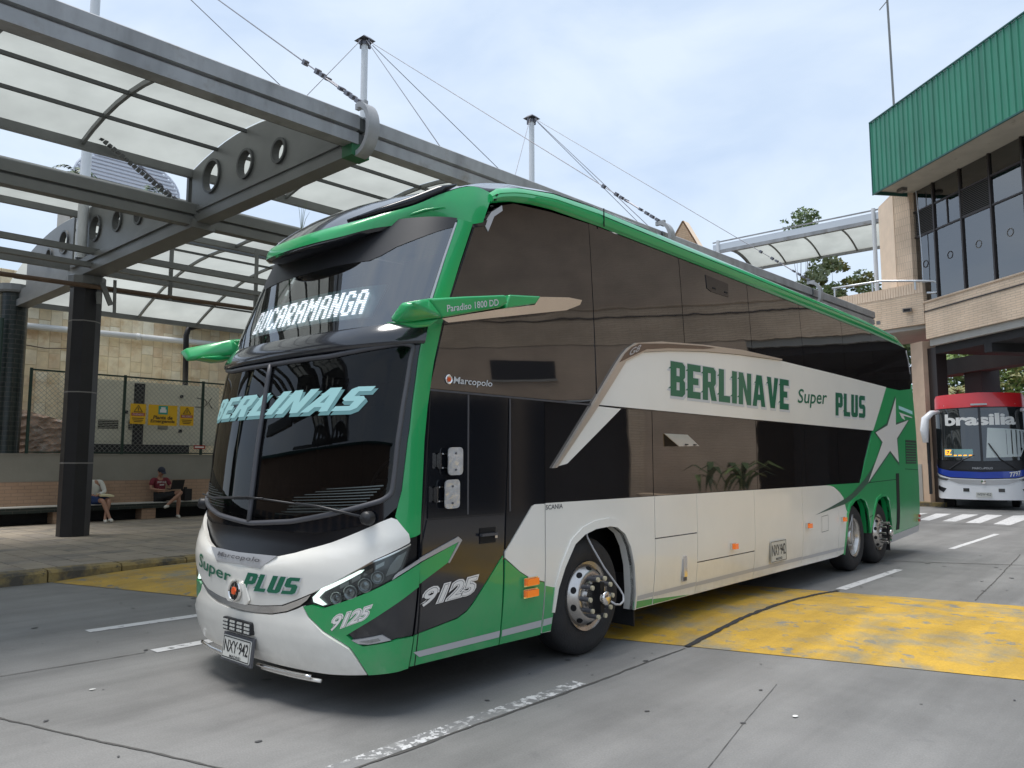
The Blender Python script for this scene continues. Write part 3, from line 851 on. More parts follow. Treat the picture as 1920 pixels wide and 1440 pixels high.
def board(name, y0, y1, z0, z1, label, x=-17.44):
    s = empty(name, (x, y0, z0), label=label, cat='sign')
    MB().box(-.012, 0, 0, y1-y0, 0, z1-z0).build('board', 'sign_yellow', s)
    return s, y1-y0, z1-z0
MX = lambda y, z, x=.004: Matrix(((0, 0, 1, x), (1, 0, 0, y), (0, 1, 0, z), (0, 0, 0, 1)))
for (y0, y1, lab, w1, w2) in ((5.70, 6.11, 'small yellow warning sign left of the wide emergency plant sign', 'CUIDADO', 'RIESGO DE RUIDO'), (7.06, 7.46, 'small yellow warning sign right of the wide emergency plant sign', 'PELIGRO', 'RIESGO ELECTRICO')):
    s, W_, H_ = board('warning_sign', y0, y1, 2.72, 3.27, lab)
    tri = MB(); c = W_/2
    for a, b in (((c-.11, .33), (c+.11, .33)), ((c+.11, .33), (c, .51)), ((c, .51), (c-.11, .33))): tri.bar((.004, *a), (.004, *b), .008, .016, up=(0, 0, 1))
    tri.build('triangle', 'sign_ink', s)
    MB().bar((.004, c, .36), (.004, c, .45), .006, .022, up=(0, 1, 0)).build('symbol', 'sign_ink', s)
    MB().box(.001, .004, .03, W_-.03, .22, .30).build('red_band', 'sign_red', s)
    text_flat('lettering', w1, MX(.06, .235, .006), W_-.12, .05, 'sign_white', s)
    for zz, ins in ((.145, .05), (.095, .07), (.05, .1)): MB().box(.001, .004, ins, W_-ins, zz, zz+.022).build('text_line', 'sign_ink', s)
s, W_, H_ = board('emergency_plant_sign', 6.18, 6.98, 2.70, 3.27, 'wide yellow sign reading Planta de Emergencia on the fence')
MB().box(.001, .004, .27, .53, .31, .55).build('icon_field', 'sign_teal', s)
MB().box(.005, .008, .31, .49, .36, .45).box(.005, .008, .34, .46, .45, .51).build('icon', 'sign_white', s)
text_flat('lettering', 'Planta de', MX(.13, .17), .54, .105, 'sign_ink', s, bold=.03, shear=.15)
text_flat('lettering', 'Emergencia', MX(.06, .05), .68, .115, 'sign_ink', s, bold=.03, shear=.15)
s = empty('red_notice', (-17.44, 7.50, 2.06), label='small red notice low on the fence beside the bus windscreen', cat='sign')
MB().box(-.01, 0, 0, .34, 0, .11).build('board', 'sign_red', s)
MB().box(.001, .004, .03, .3, .035, .075).build('text_line', 'sign_white', s)

# ================================================================== PLATFORM CANOPY
BAY = 7.05; Y0 = 3.06; SH = .045
YB = [Y0+BAY*k for k in range(-3, 3)]           # beam positions
YEND = 21.7
def sx(x, y): return x+SH*(y-Y0)
canopy = empty('platform_canopy', (0, 0, 0), label='grey steel platform canopy with arched translucent roof panels', cat='canopy')
def arcA(t): return (-4.12-4.58*t, 6.30+.42*t+.42*4*t*(1-t))
def arcB(t): return (-8.55-5.35*t, 6.02+1.10*t+.38*4*t*(1-t))
def arcC(t): return (-14.2-5.4*t, 7.12-1.10*t+.38*4*t*(1-t))
VA = {'a': arcA, 'b': arcB, 'c': arcC}
NS = 5
pan_me = {}
for key, arc in VA.items():
    for s in range(NS):
        V = []; F = []; n = 4; L = BAY/4-.012
        for i in range(n+1):
            x, z = arc((s+i/n)/NS)
            V += [(x-SH*L/2, -L/2, z+.03), (x+SH*L/2, L/2, z+.03)]
        for i in range(n): F.append((2*i, 2*i+1, 2*i+3, 2*i+2))
        me = bpy.data.meshes.new('roof_panel'); me.from_pydata(V, [], F); me.update(); me.materials.append(MATS['polycarbonate'])
        for p in me.polygons: p.use_smooth = True
        pan_me[key, s] = me
def bays(key):
    return [y for y in YB[:-1]]+([YB[-1]] if key == 'a' else [YB[-1]])
for key, arc in VA.items():
    start = 0 if key != 'c' else 3
    ys = YB[start:]
    for y in ys:
        for q in range(4):
            yc = y+BAY*(q+.5)/4
            if yc > YEND: continue
            for s in range(NS):
                obj_from('roof_panel', pan_me[key, s], canopy, (SH*(yc-Y0), yc, 0))
    # ribs
    for y in ys:
        for q in range(4):
            if q == 0 and key != 'zz': pass
            yr = y+BAY*q/4
            if yr > YEND or q == 0: continue
            b = MB(); pts = [(sx(arc(i/10)[0], yr), yr, arc(i/10)[1]-.02) for i in range(11)]
            for p, q2 in zip(pts, pts[1:]): b.bar(p, q2, .05, .07)
            b.build('rib', 'steel_grey', canopy)
    y0, y1 = ys[0], min(ys[-1]+BAY, YEND)
    for s in range(NS+1):
        x, z = arc(s/NS)
        big = s in (0, NS)
        wv, hv = (.10, .14) if big else (.04, .055)
        MB().bar((sx(x, y0), y0, z-.035), (sx(x, y1), y1, z-.035), wv, hv).build('edge_beam' if big else 'purlin', 'steel_dark' if not big else 'steel_grey', canopy)
# gutters
def gutter(x0, z0, sc, y0, y1, m, name='gutter'):
    prof = [(-.20, .0), (.0, .0), (.0, .15), (-.05, .155), (-.05, .185), (.02, .195), (.02, .37), (-.02, .40), (-.20, .40)]
    V = []; n = len(prof)
    for y in (y0, y1): V += [(sx(x0, y)+u*sc, y, z0+v*sc) for u, v in prof]
    F = [(i, (i+1) % n, n+(i+1) % n, n+i) for i in range(n)]+[tuple(range(n)), tuple(range(2*n-1, n-1, -1))]
    return MB().add(V, F).build(name, m, canopy)
for ya, yb in zip([YB[0]]+YB[1:], YB[1:]+[YEND]):
    if yb-ya > .5: gutter(-3.88, 5.845, 1.02, ya+.05, yb-.05, 'steel_light')
    if yb-ya > .5: gutter(-8.28, 5.66, .95, ya+.05, yb-.05, 'steel_grey')
gutter(-3.91, 5.85, .99, YB[0], YEND, 'steel_dark', 'gutter_lining')
# lateral beams with pierced webs
def web(arc, t0, t1, zb, holes, y, name='beam_web'):
    poly = [(arc(t0)[0], zb)]+[(arc(t0+(t1-t0)*i/12)[0], arc(t0+(t1-t0)*i/12)[1]+.0) for i in range(13)]+[(arc(t1)[0], zb)]
    H = [[(cx+r*math.cos(6.2832*k/24), cz+r*1.0*math.sin(6.2832*k/24)) for k in range(24)] for cx, cz, r in holes]
    dx = SH*(y-Y0)
    o = panel(name, poly, lambda u, v, off: Vector((u+dx, y-off, v)), 'steel_grey', canopy, .02, .04, H, step=.4, edge=.25, smooth=False)
    b = bmesh.new(); b.from_mesh(o.data)
    res = panel('beam_web_back', poly, lambda u, v, off: Vector((u+dx, y+off, v)), 'steel_grey', o, .02, 0, H, step=.4, edge=.25, smooth=False)
    b.free()
    for cx, cz, r in holes:
        ring = MB(); n = 24
        ring.add([(cx+dx+rr*math.cos(6.2832*k/n), yy, cz+rr*math.sin(6.2832*k/n)) for rr in (r-.012, r+.028) for yy in (y-.06, y+.06) for k in range(n)],
                 [(a*n+k, a*n+(k+1) % n, b2*n+(k+1) % n, b2*n+k) for a, b2 in ((0, 1), (1, 3), (3, 2), (2, 0)) for k in range(n)])
        ring.build('hole_ring', 'steel_dark', o)
    return o
for y in YB:
    d = SH*(y-Y0)
    web(arcA, .02, .99, 5.97, [(-5.85, 6.31, .17), (-6.83, 6.37, .215), (-7.93, 6.45, .265)], y)
    web(arcB, .10, .99, 5.97, [(-10.82, 6.40, .15), (-11.84, 6.52, .20), (-12.98, 6.60, .26)], y)
    if y > -8: web(arcC, .02, .60, 5.97, [(-14.85, 6.66, .25), (-15.8, 6.5, .17)], y)
    b = MB().box(-8.2+d, -4.12+d, y-.13, y+.13, 5.70, 5.82).box(-8.7+d, -4.2+d, y-.09, y+.09, 5.82, 5.90).box(-8.75+d, -4.2+d, y-.12, y+.12, 5.90, 5.97)
    b.build('beam', 'steel_grey', canopy)
    b = MB().box(-13.6+d, -8.2+d, y-.20, y+.20, 5.60, 5.74).box(-13.9+d, -8.2+d, y-.13, y+.13, 5.74, 5.86).box(-13.9+d, -8.75+d, y-.18, y+.18, 5.86, 5.97)
    b.build('beam', 'steel_grey', canopy)
    b = MB().box(-19.6+d, -13.9+d, y-.15, y+.15, 5.55, 5.72).box(-19.6+d, -13.9+d, y-.1, y+.1, 5.72, 5.97); b.build('beam', 'steel_grey', canopy)
    MB().box(-8.80+d, -8.72+d, y-.05, y+.05, 5.97, 6.75).build('end_plate', 'steel_dark', canopy)
    MB().box(-13.98+d, -13.86+d, y-.08, y+.08, 5.97, 7.12).build('end_plate', 'steel_grey', canopy)
    MB().box(-4.12+d, -3.90+d, y-.14, y+.14, 5.69, 5.86).build('beam_end', 'green_end', canopy)
    # half-ring collar that carries the gutter
    pts = [Vector((-3.90+d+.25*math.sin(a), y, 6.05+.33*math.cos(a))) for a in [math.pi*(i/14)*1.02 for i in range(15)]]
    V = []; F = []; ctr = Vector((-3.90+d, y, 6.05))
    for p in pts:
        ra = (p-ctr); ra.y = 0; ra = ra.normalized()*.035
        for sy, sr in ((-.085, -1), (.085, -1), (.085, 1), (-.085, 1)): V.append(p+ra*sr+Vector((0, sy, 0)))
    for i in range(len(pts)-1):
        for q in range(4): F.append((i*4+q, i*4+(q+1) % 4, (i+1)*4+(q+1) % 4, (i+1)*4+q))
    F += [(0, 1, 2, 3), tuple(len(V)-4+q for q in (3, 2, 1, 0))]
    smooth_angle(MB().add(V, F).build('collar', 'steel_light', canopy), 40)
    MB().box(-4.0+d, -3.80+d, y-.03, y+.03, 6.36, 6.44).build('cable_lug', 'steel_light', canopy)
MB().bar((sx(-3.8, YEND), YEND, 5.9), (sx(-3.8, YEND), YEND+.06, 5.9), .1, .1).build('end_stop', 'steel_light', canopy)
# longitudinal rails under the roof
for x, z, w, h in ((-13.0, 6.0, .10, .12), (-13.05, 5.72, .12, .10), (-14.6, 5.95, .09, .12)):
    MB().bar((x, YB[1], z), (x+SH*(YEND-YB[1])*.6, YEND, z), w, h).build('long_rail', 'steel_grey', canopy)
for k in range(9):
    y = Y0+1.6+k*2.1
    MB().bar((-13.0, y, 5.3), (-13.0, y, 6.9), .07, .07).build('hanger', 'steel_grey', canopy)
tag(MB().tube([(-13.0, -8, 5.2), (-13.0, 1.4, 5.32), (-13.0, 6.5, 5.42), (-12.9, 14, 5.5)], .05, 8).build('service_pipe', 'rust_pipe', smooth=True), 'brown service pipe slung under the canopy in front of the column', 'pipe')
for y, in ((3.35,),):
    o = MB().bar((-12.95, y-.15, 5.45), (-12.95, y+.05, 5.0), .05, .10).bar((-12.93, y+.1, 5.55), (-12.93, y+.12, 4.85), .03, .06).bar((-12.97, y-.18, 5.0), (-12.97, y-.2, 5.25), .05, .09).build('pipe_bracket', 'steel_grey')
    tag(o, 'bent grey bracket holding the brown pipe to the column', 'bracket')

# columns and masts
for k, y in enumerate([YB[2], YB[3], YB[4], YB[5]]):
    lab = {3: 'large near octagonal dark tiled canopy column beside the seated woman'}.get(k+2, None)
    d = SH*(y-Y0)
    nm = 'octagonal_column'
    labs = ['dark octagonal canopy column behind the photographer', 'large dark octagonal canopy column with pale joint lines', 'dark octagonal canopy column hidden behind the bus front', 'dark octagonal canopy column hidden behind the middle of the bus', 'dark octagonal canopy column hidden behind the bus tail']
    c = empty(nm, (-13.40+d, y, PZ), label=labs[k], cat='column', group='canopy columns')
    Rr = .305; zs = [0, 1.50, 2.97, 4.47, 5.2]; A = [math.pi/8+math.pi/4*i for i in range(8)]
    for z0, z1 in zip(zs, zs[1:]):
        MB().lathe([(Rr, z0+(.012 if z0 else 0)), (Rr, z1-.012)], 8, Matrix.Rotation(math.pi/8, 4, 'Z')).build('drum', 'column_tile', c)
    for z in zs[1:-1]: MB().lathe([(Rr-.01, z-.012), (Rr+.004, z-.012), (Rr+.004, z+.012), (Rr-.01, z+.012)], 8, Matrix.Rotation(math.pi/8, 4, 'Z')).build('joint_band', 'grout', c)
    MB().lathe([(0, 5.2), (.34, 5.2), (.37, 5.26), (.37, 5.42), (.34, 5.45), (0, 5.45)], 12).build('capital', 'steel_grey', c)
MAST = []
for k, y in enumerate([YB[2], YB[3], YB[4], YB[5]]):
    d = SH*(y-Y0); yy = y-.15
    labs = ['white canopy mast behind the photographer', 'white canopy mast rising at the upper left behind the roof panels', 'white canopy mast with four stay cables left of the bus roof', 'white canopy mast right of the other one above the bus roof']
    m = empty('canopy_mast', (-13.40+d, yy, 6.0), label=labs[k], cat='mast', group='canopy masts')
    MB().lathe([(.105, 0), (.095, 7.75)], 16).build('pole', 'mast_white', m, smooth=True)
    MB().lathe([(.12, 7.62), (.12, 7.74)], 16).build('collar', 'cable', m, smooth=True)
    MB().add([(-.22, -.22, 7.76), (.22, -.22, 7.76), (.22, .22, 7.76), (-.22, .22, 7.76), (-.12, -.12, 7.86), (.12, -.12, 7.86), (.12, .12, 7.86), (-.12, .12, 7.86)], [(3, 2, 1, 0), (4, 5, 6, 7), (0, 1, 5, 4), (1, 2, 6, 5), (2, 3, 7, 6), (3, 0, 4, 7)]).build('head_plate', 'cable', m)
    for a in range(4): MB().box(.17*math.cos(a*1.571)-.03, .17*math.cos(a*1.571)+.03, .17*math.sin(a*1.571)-.03, .17*math.sin(a*1.571)+.03, 7.60, 7.75).build('cable_lug', 'cable', m)
    MAST.append(Vector((-13.40+d, yy, 13.68)))
def stay(p, q, label, buckle=True, frac=.93):
    p, q = Vector(p), Vector(q); r = empty('stay_cable', p, label=label, cat='cable', group='canopy stay cables')
    v = q-p; u = v.normalized()
    MB().tube([Vector(), v], .010, 6).build('wire', 'cable', r)
    if buckle:
        L = v.length
        t = MB()
        for k, dd in enumerate((1.75, 1.35)): MB().bar(u*(L-dd), u*(L-dd+.07), .075, .075).build('clamp', 'cable', r)
        t = MB(); w = u.cross(Vector((0, 0, 1))).normalized()*.04
        t.tube([u*(L-1.0)+w, u*(L-.6)+w], .014, 5).tube([u*(L-1.0)-w, u*(L-.6)-w], .014, 5).bar(u*(L-1.04), u*(L-.98), .1, .05).bar(u*(L-.62), u*(L-.56), .1, .05)
        t.build('turnbuckle', 'cable', r)
        for dd in (1.2, .45, .3, .15): MB().bar(u*(L-dd), u*(L-dd+.08), .08, .06).build('shackle', 'cable', r)
    return r
for k in range(4):
    y = YB[k+2]; d = SH*(y-Y0); m = MAST[k]
    w = ['behind the photographer', 'of the leftmost mast', 'of the second mast', 'of the rightmost mast'][k]
    stay(m+Vector((.2, 0, 0)), (-3.88+d, y, 6.41), 'stay cable with turnbuckle from the gutter collar to the top '+w)
    y2 = y+BAY; d2 = SH*(y2-Y0)
    stay(m+Vector((.1, .2, 0)), (-8.75+d2, y2-.05, 6.05), 'long stay cable sloping right from the top '+w)
    y3 = y-BAY; d3 = SH*(y3-Y0)
    stay(m+Vector((.1, -.2, 0)), (-8.70+d3, y3+.1, 6.1), 'stay cable sloping left from the top '+w, False)
    stay(m+Vector((.2, -.1, 0)), (-6.0+d, y-3.6, 7.0), 'steep stay cable just left of the top '+w, False)
# chain fixed at the beam joint
ch = MB(); a, b = Vector((-8.6, 1.5, 6.82)), Vector((-8.72, 2.98, 6.02))
for i in range(22):
    t0, t1 = i/22, (i+.75)/22; ch.bar(a.lerp(b, t0), a.lerp(b, t1), .035 if i % 2 else .07, .07 if i % 2 else .035)
tag(ch.build('chain', 'steel_dark'), 'rusty chain slanting down to the beam joint between two roof vaults', 'chain')
# far curved louvred roof seen through the gap, and palm tops
fr = empty('louvred_roof', (-40, 14, 17.2), label='far curved white louvred roof seen between the canopies', cat='roof')
for i in range(8):
    z = i*.21; h = 2.75*math.sqrt(max(0, 1-(i/8.2)**2))
    MB().bar((0, -h, z), (0, h*1.0, z), .3, .11).build('louvre', 'white_louvre', fr)
pts = [(0, 2.85*math.cos(a), 1.75*math.sin(a)) for a in [math.pi*i/20 for i in range(21)]]
MB().tube(pts, .07, 6).build('rim', 'white_louvre', fr)
MB().box(-3, -.2, -2.6, 2.6, -17, -.1).build('body', 'plaster_light', fr)

# ================================================================== THE GREEN AND WHITE DOUBLE DECKER
bus = empty('double_decker_bus', (0, 0, 0), label='large green, white and black double deck coach with fleet number 9125', cat='bus')
def interp(tab, z):
    if z <= tab[0][0]: return tab[0][1]
    for (a, b), (c, d) in zip(tab, tab[1:]):
        if z <= c: return b+(d-b)*(z-a)/(c-a)
    return tab[-1][1]
YC=[(.2,.655),(.31,.662),(.5,.68),(1.0,.718),(1.2,.724),(1.85,.752),(2.1,.78),(2.4,.835),(2.73,.93),(2.94,1.013),(3.2,1.12),(3.55,1.277),(3.9,1.45)]
YF=[(.2,.25),(.27,.205),(.4,.18),(.52,.165),(.58,.145),(.66,.14),(.72,.135),(.95,.125),(1.02,.14),(1.12,.18),(1.25,.185),(1.8,.235),(2.44,.32),(2.6,.37),(2.8,.44),(3.2,.60),(3.55,.75),(3.9,.90)]
NF=2.35
def xs(z):
    x = 0.0
    if z < .9: x -= .05*((.9-z)/.6)**2
    if z > 2.1: x -= .075*((z-2.1)/1.8)**1.5
    return x
def fy(x, z):
    w = 1.3+xs(z); r = min(abs(x+1.3)/w, 1.0); c = interp(YC, z); d = c-interp(YF, z)
    return c-d*max(0, 1-r**NF)**(1/NF)
def fpos(a, z):
    w = 1.3+xs(z); s = math.sin(max(-1, min(1, a))*math.pi/2)
    return Vector((-1.3+w*s, fy(-1.3+w*s, z), z))
def front(a, z, off=0.0):
    p = fpos(a, z)
    a0, a1 = max(-.995, a-.01), min(.995, a+.01)
    if a1-a0 < .004: a0, a1 = (a-.02, a-.004) if a > 0 else (a+.004, a+.02)
    n = (fpos(a1, z)-fpos(a0, z)).cross(fpos(a, z+.03)-fpos(a, z-.03))
    if abs(a) > .97: n = Vector((math.copysign(1, a), -.12, 0))
    n.normalize()
    return p+n*off
def side(y, z, off=0.0): return Vector((xs(z)+off, y, z))
def side_r(y, z, off=0.0): return Vector((-2.6-xs(z)-off, y, z))
def both(name, poly, m, off=.006, thick=.006, holes=(), step=.12, edge=.12, parent=None, right=True):
    o = panel(name, poly, side, m, parent or bus, off, thick, holes, step, edge)
    if right: panel(name, poly, side_r, m, parent or bus, off, thick, holes, step, edge)
    return o
def sym(half): return half+[(-a, z) for a, z in reversed(half) if abs(a) > 1e-6]
def fpanel(name, poly, m, off=.006, thick=.008, holes=(), step=.055, edge=.04, parent=None):
    return panel(name, poly, front, m, parent or bus, off, thick, holes, step, edge)

arch1 = [(2.215, .295), (2.225, .45), (2.254, .641), (2.335, .808), (2.476, .992), (2.621, 1.065), (2.784, 1.102), (3.0, 1.112), (3.12, 1.095), (3.247, 1.027), (3.338, .902), (3.404, .72), (3.455, .464), (3.465, .295)]
arch2 = [(9.262, .30), (9.30, .6), (9.358, .894), (9.469, 1.01), (9.70, 1.095), (9.95, 1.118), (10.15, 1.07), (10.28, .932), (10.35, .70), (10.40, .543)]
arch3 = [(10.44, .543), (10.58, .80), (10.706, .957), (10.806, 1.058), (11.013, 1.104), (11.25, 1.112), (11.40, 1.03), (11.478, .832), (11.55, .6), (11.60, .335)]
# --- base shell, black, behind every panel
base = [(.70, .31)]+arch1+[(9.262, .31)]+arch2[1:]+arch3+[(13.35, .42), (13.42, 1.2), (13.42, 3.4), (13.38, 3.9), (2.9, 3.93), (2.28, 3.90), (1.76, 3.84), (1.55, 3.75), (1.30, 3.55), (1.02, 2.94), (.94, 2.73), (.80, 2.2), (.76, 1.85), (.735, 1.2), (.72, .8)]
both('side_shell', base, 'bus_black', 0, .03, step=.35, edge=.15)
# --- side glazing
pane_y = [2.85, 4.53, 6.24, 7.93, 9.66, 11.15, 12.33]
p1 = [(.80, 2.222), (2.836, 2.222), (2.85, 3.93), (2.28, 3.902), (1.78, 3.85), (1.62, 3.79), (1.40, 3.62), (1.30, 3.53), (1.035, 2.94), (.955, 2.73), (.862, 2.42)]
both('window_pane', p1, 'side_glass', .007, .007, step=.25)
for y0, y1 in zip(pane_y, pane_y[1:]): both('window_pane', [(y0+.006, 2.215), (y1-.006, 2.215), (y1-.006, 3.934), (y0+.006, 3.934)], 'side_glass', .007, .007, step=.3)
both('window_pane', [(12.336, 2.4), (13.3, 2.4), (13.38, 3.3), (13.36, 3.72), (13.28, 3.89), (12.336, 3.92)], 'side_glass', .007, .007, step=.3)
low_y = [(2.098, 3.786), (3.798, 6.20), (6.21, 7.76), (7.77, 9.06), (9.07, 10.0)]
for y0, y1 in low_y: both('window_pane', [(y0, 1.362), (y1, 1.362), (y1+(.6 if y1 == 10.0 else 0), 2.2), (y0, 2.2)], 'side_glass', .007, .007, step=.3)
# --- upper white band with its bright edge trim
band = [(2.85, 2.216), (3.325, 2.66), (3.66, 2.785), (4.15, 2.852), (4.93, 2.928), (5.8, 2.985), (7.08, 3.04), (9.4, 3.035), (11.70, 3.019), (10.757, 2.216)]
both('white_band', band, 'bus_white', .018, .018, step=.25)
both('band_spike', [(2.835, 2.202), (3.225, 2.198), (2.385, 1.682), (2.225, 1.655)], 'bus_white', .018, .018)
trim = [(2.185, 1.645), (2.80, 2.26), (3.16, 2.62), (3.27, 2.72), (3.38, 2.80), (3.52, 2.865), (4.0, 2.935), (4.9, 3.005), (5.9, 3.055), (7.10, 3.065), (7.10, 3.045), (5.8, 2.99), (4.93, 2.932), (4.15, 2.855), (3.66, 2.79), (3.325, 2.665), (2.845, 2.21), (2.23, 1.65)]
both('band_trim', trim, 'bronze_trim', .034, .034, step=.2, edge=.08)
both('trim_inlay', [(3.20, 2.64), (3.30, 2.735), (3.42, 2.81), (3.56, 2.862), (4.1, 2.925), (4.9, 2.99), (5.2, 3.0), (4.9, 2.955), (4.15, 2.882), (3.70, 2.82), (3.36, 2.70)], 'trim_brown', .038, .004, step=.2, edge=.08)
text_surf('model_badge', 'G8', side, [(3.36, 2.715), (3.56, 2.79), (3.60, 2.86), (3.40, 2.79)], 'silver_trim', bus, .041, bold=.02, shear=.2)
# --- lower body panels
wl_ = 1.356
grn = [(2.096, .30)]+[(2.214, .30)]+[p for p in arch1[1:3]]+[(2.262, .655), (2.05, .705), (2.096, .69)]
front_w = [(2.096, .30)]+arch1+[(3.795, .295), (3.795, wl_), (2.096, wl_)]
both('wheel_panel', front_w, 'bus_white', .012, .012, step=.15, edge=.08)
both('wheel_panel_green', [(2.098, .302), (2.212, .302), (2.223, .45), (2.252, .63), (2.265, .648), (2.18, .665), (2.098, .685)], 'bus_green', .0145, .004)
both('skirt_green', [(3.458, .302), (3.792, .302), (3.792, .358), (3.452, .372)], 'bus_green', .0145, .003)
both('skirt_green', [(3.812, .302), (4.55, .302), (3.812, .352)], 'bus_green', .0145, .003)
for nm, y0, y1, z0, z1 in (('hatch', 3.806, 4.655, .947, wl_), ('hatch', 3.806, 4.655, .295, .935), ('hatch', 4.663, 6.08, .634, wl_), ('hatch', 4.663, 6.08, .295, .622), ('hatch', 6.09, 7.585, .295, wl_)):
    both(nm, [(y0, z0), (y1, z0), (y1, z1), (y0, z1)], 'bus_white', .012, .012, step=.2)
both('hatch', [(7.594, .295), (8.97, .295), (8.97, 1.272), (8.81, 1.327), (8.66, 1.35), (8.515, wl_), (7.594, wl_)], 'bus_white', .012, .012, step=.2)
both('hatch', [(8.978, .295), (9.25, .32), (9.295, .6), (9.352, .894), (9.355, .935), (9.30, .975), (9.203, 1.157), (9.06, 1.236), (8.978, 1.268)], 'bus_white', .012, .012, step=.2, edge=.05)
for y0, y1 in ((3.47, 3.79), (3.812, 4.65), (4.668, 6.075), (6.095, 7.58), (7.6, 8.965), (8.983, 9.24)):
    both('grey_stripe', [(y0, .378), (y1, .380), (y1, .424), (y0, .418)], 'decal_grey', .0145, .0)
green_rear = [(11.71, 3.012), (12.52, 3.018), (13.33, 3.10), (13.40, 3.2), (13.41, 1.2), (13.34, .42), (11.62, .335)]+list(reversed(arch3))[1:]+list(reversed(arch2))[:-2]+[(9.365, .942), (9.30, .985), (9.21, 1.162), (9.06, 1.246), (8.81, 1.334), (8.52, 1.362), (9.992, 1.362), (10.765, 2.214)]
both('rear_quarter', green_rear, 'bus_green', .012, .012, step=.22, edge=.09)
both('comet_tail', [(8.032, .955), (8.666, 1.044), (9.271, 1.139), (9.6, 1.21), (9.87, 1.301), (10.23, 1.421), (10.55, 1.56), (10.82, 1.72), (10.385, 1.35), (10.076, 1.254), (9.63, 1.126), (9.261, 1.059)], 'swoosh', .0145, 0)
star = [(12.22, 2.86), (12.09, 2.36), (12.925, 2.48), (12.10, 2.117), (12.144, 1.685), (11.65, 1.89), (10.381, 1.358), (11.246, 2.033), (10.894, 2.189), (11.577, 2.33)]
both('star_outline', [(y+dy, z+dz) for (y, z), (dy, dz) in zip(star, [(0, .05), (.03, .04), (.10, .02), (.05, -.02), (.03, -.06), (0, -.04), (.02, -.03), (-.05, .0), (-.08, .0), (-.03, .04)])], 'swoosh', .0142, 0)
both('star', star, 'star_white', .0165, 0)
both('tail_print', [(12.36, 2.66), (13.24, 2.60), (13.24, 2.665), (12.36, 2.725)], 'decal_mint', .0165, 0, right=False)
both('swoosh_mark', [(12.36, 2.60), (13.2, 2.55), (13.2, 2.53), (12.62, 2.55), (12.7, 2.47), (12.5, 2.5)], 'star_white', .0165, 0)
for nm, poly, m in (('vent_grille', [(12.60, 1.66), (13.28, 1.66), (13.34, 2.10), (12.64, 2.10)], 'black_plastic'), ('exhaust_slot', [(11.87, .50), (12.05, .50), (12.12, 1.49), (11.94, 1.49)], 'dark_hole')):
    v = both(nm, poly, m, .016, .004)
for k in range(8): both('vent_bar', [(12.62, 1.69+k*.05), (13.3, 1.69+k*.05), (13.3, 1.705+k*.05), (12.62, 1.705+k*.05)], 'bus_green', .02, .004, right=False)
for poly in ([(10.4, 1.353), (12.0, 1.38), (12.0, 1.39), (10.4, 1.363)], [(12.52, 1.56), (13.38, 1.54), (13.38, 1.55), (12.52, 1.57)], [(10.3, .78), (10.62, .83), (10.62, .84), (10.3, .79)]): both('seam', poly, 'dark_hole', .0142, 0, right=False)
both('rear_sill', [(11.64, .30), (13.32, .38), (13.35, .50), (11.60, .42)], 'decal_grey', .02, .02)
# --- wheel arch flares
def flare(arch, m, w=.075, off=.03):
    n = len(arch); outer = []
    for i, p in enumerate(arch):
        a = Vector(arch[max(0, i-1)]); b = Vector(arch[min(n-1, i+1)]); t = (b-a).normalized(); nn = Vector((-t.y, t.x))
        k = w*(.35+.65*math.sin(math.pi*i/(n-1))); outer.append((p[0]+nn.x*k, p[1]+nn.y*k))
    for sf in (side, side_r):
        V = []; F = []
        for (p, q) in zip(arch, outer): V += [sf(p[0], p[1], -.10), sf(p[0], p[1], off), sf(q[0], q[1], off*.85), sf(q[0], q[1], .008)]
        for i in range(n-1):
            for k in range(3): F.append((i*4+k, i*4+k+1, (i+1)*4+k+1, (i+1)*4+k))
        o = MB().add(V, F).build('arch_flare', m, bus); smooth_angle(o, 50)
flare(arch1[1:], 'bus_white'); flare(arch2, 'bus_green', .05); flare(arch3, 'bus_green', .05)
# --- door and the panel behind it
both('door_glass', [(.795, 1.30), (1.60, 1.30), (1.64, 2.205), (.80, 2.205)], 'front_black', .009, .009, right=False)
both('door_glass', [(1.606, 1.02), (1.92, 1.345), (2.09, 1.345), (2.09, 2.205), (1.65, 2.205)], 'front_black', .009, .009, right=False)
both('door_lower', [(.70, .52), (1.102, .575), (1.19, .612), (1.245, .655), (1.572, .985), (1.578, 1.01), (1.596, 1.29), (.79, 1.29), (.735, 1.1), (.72, .8)], 'bus_black', .009, .009, step=.2, right=False)
both('door_green', [(.685, .305), (1.578, .297), (1.573, .975), (1.25, .645), (1.193, .602), (1.102, .566), (.70, .515)], 'bus_green', .012, .012, right=False)
both('quarter_panel', [(1.60, .955), (1.60, 1.0), (1.925, 1.34), (1.955, 1.352), (2.083, 1.352), (2.083, .72), (1.9, .77), (1.774, .835)], 'bus_white', .012, .012, step=.15, edge=.06, right=False)
both('quarter_green', [(1.59, .297), (2.083, .29), (2.083, .712), (1.9, .762), (1.774, .828), (1.598, .945)], 'bus_green', .012, .012, step=.15, edge=.06, right=False)
both('door_fin', [(.722, 1.0), (1.082, 1.115), (.98, .978), (.716, .86)], 'bus_green', .017, .008, right=False)
both('fin_trim', [(.716, 1.008), (.716, 1.035), (1.085, 1.155), (1.122, 1.128), (.998, .975), (.985, .98), (1.092, 1.12)], 'silver_trim', .02, .01, right=False)
for pl in ([(.70, .400), (1.575, .406), (1.572, .356), (.76, .357)], [(1.60, .406), (2.075, .411), (2.073, .356), (1.60, .356)], [(2.10, .411), (2.215, .413), (2.213, .36), (2.10, .356)]): both('silver_strip', pl, 'decal_grey', .0148, 0, right=False)
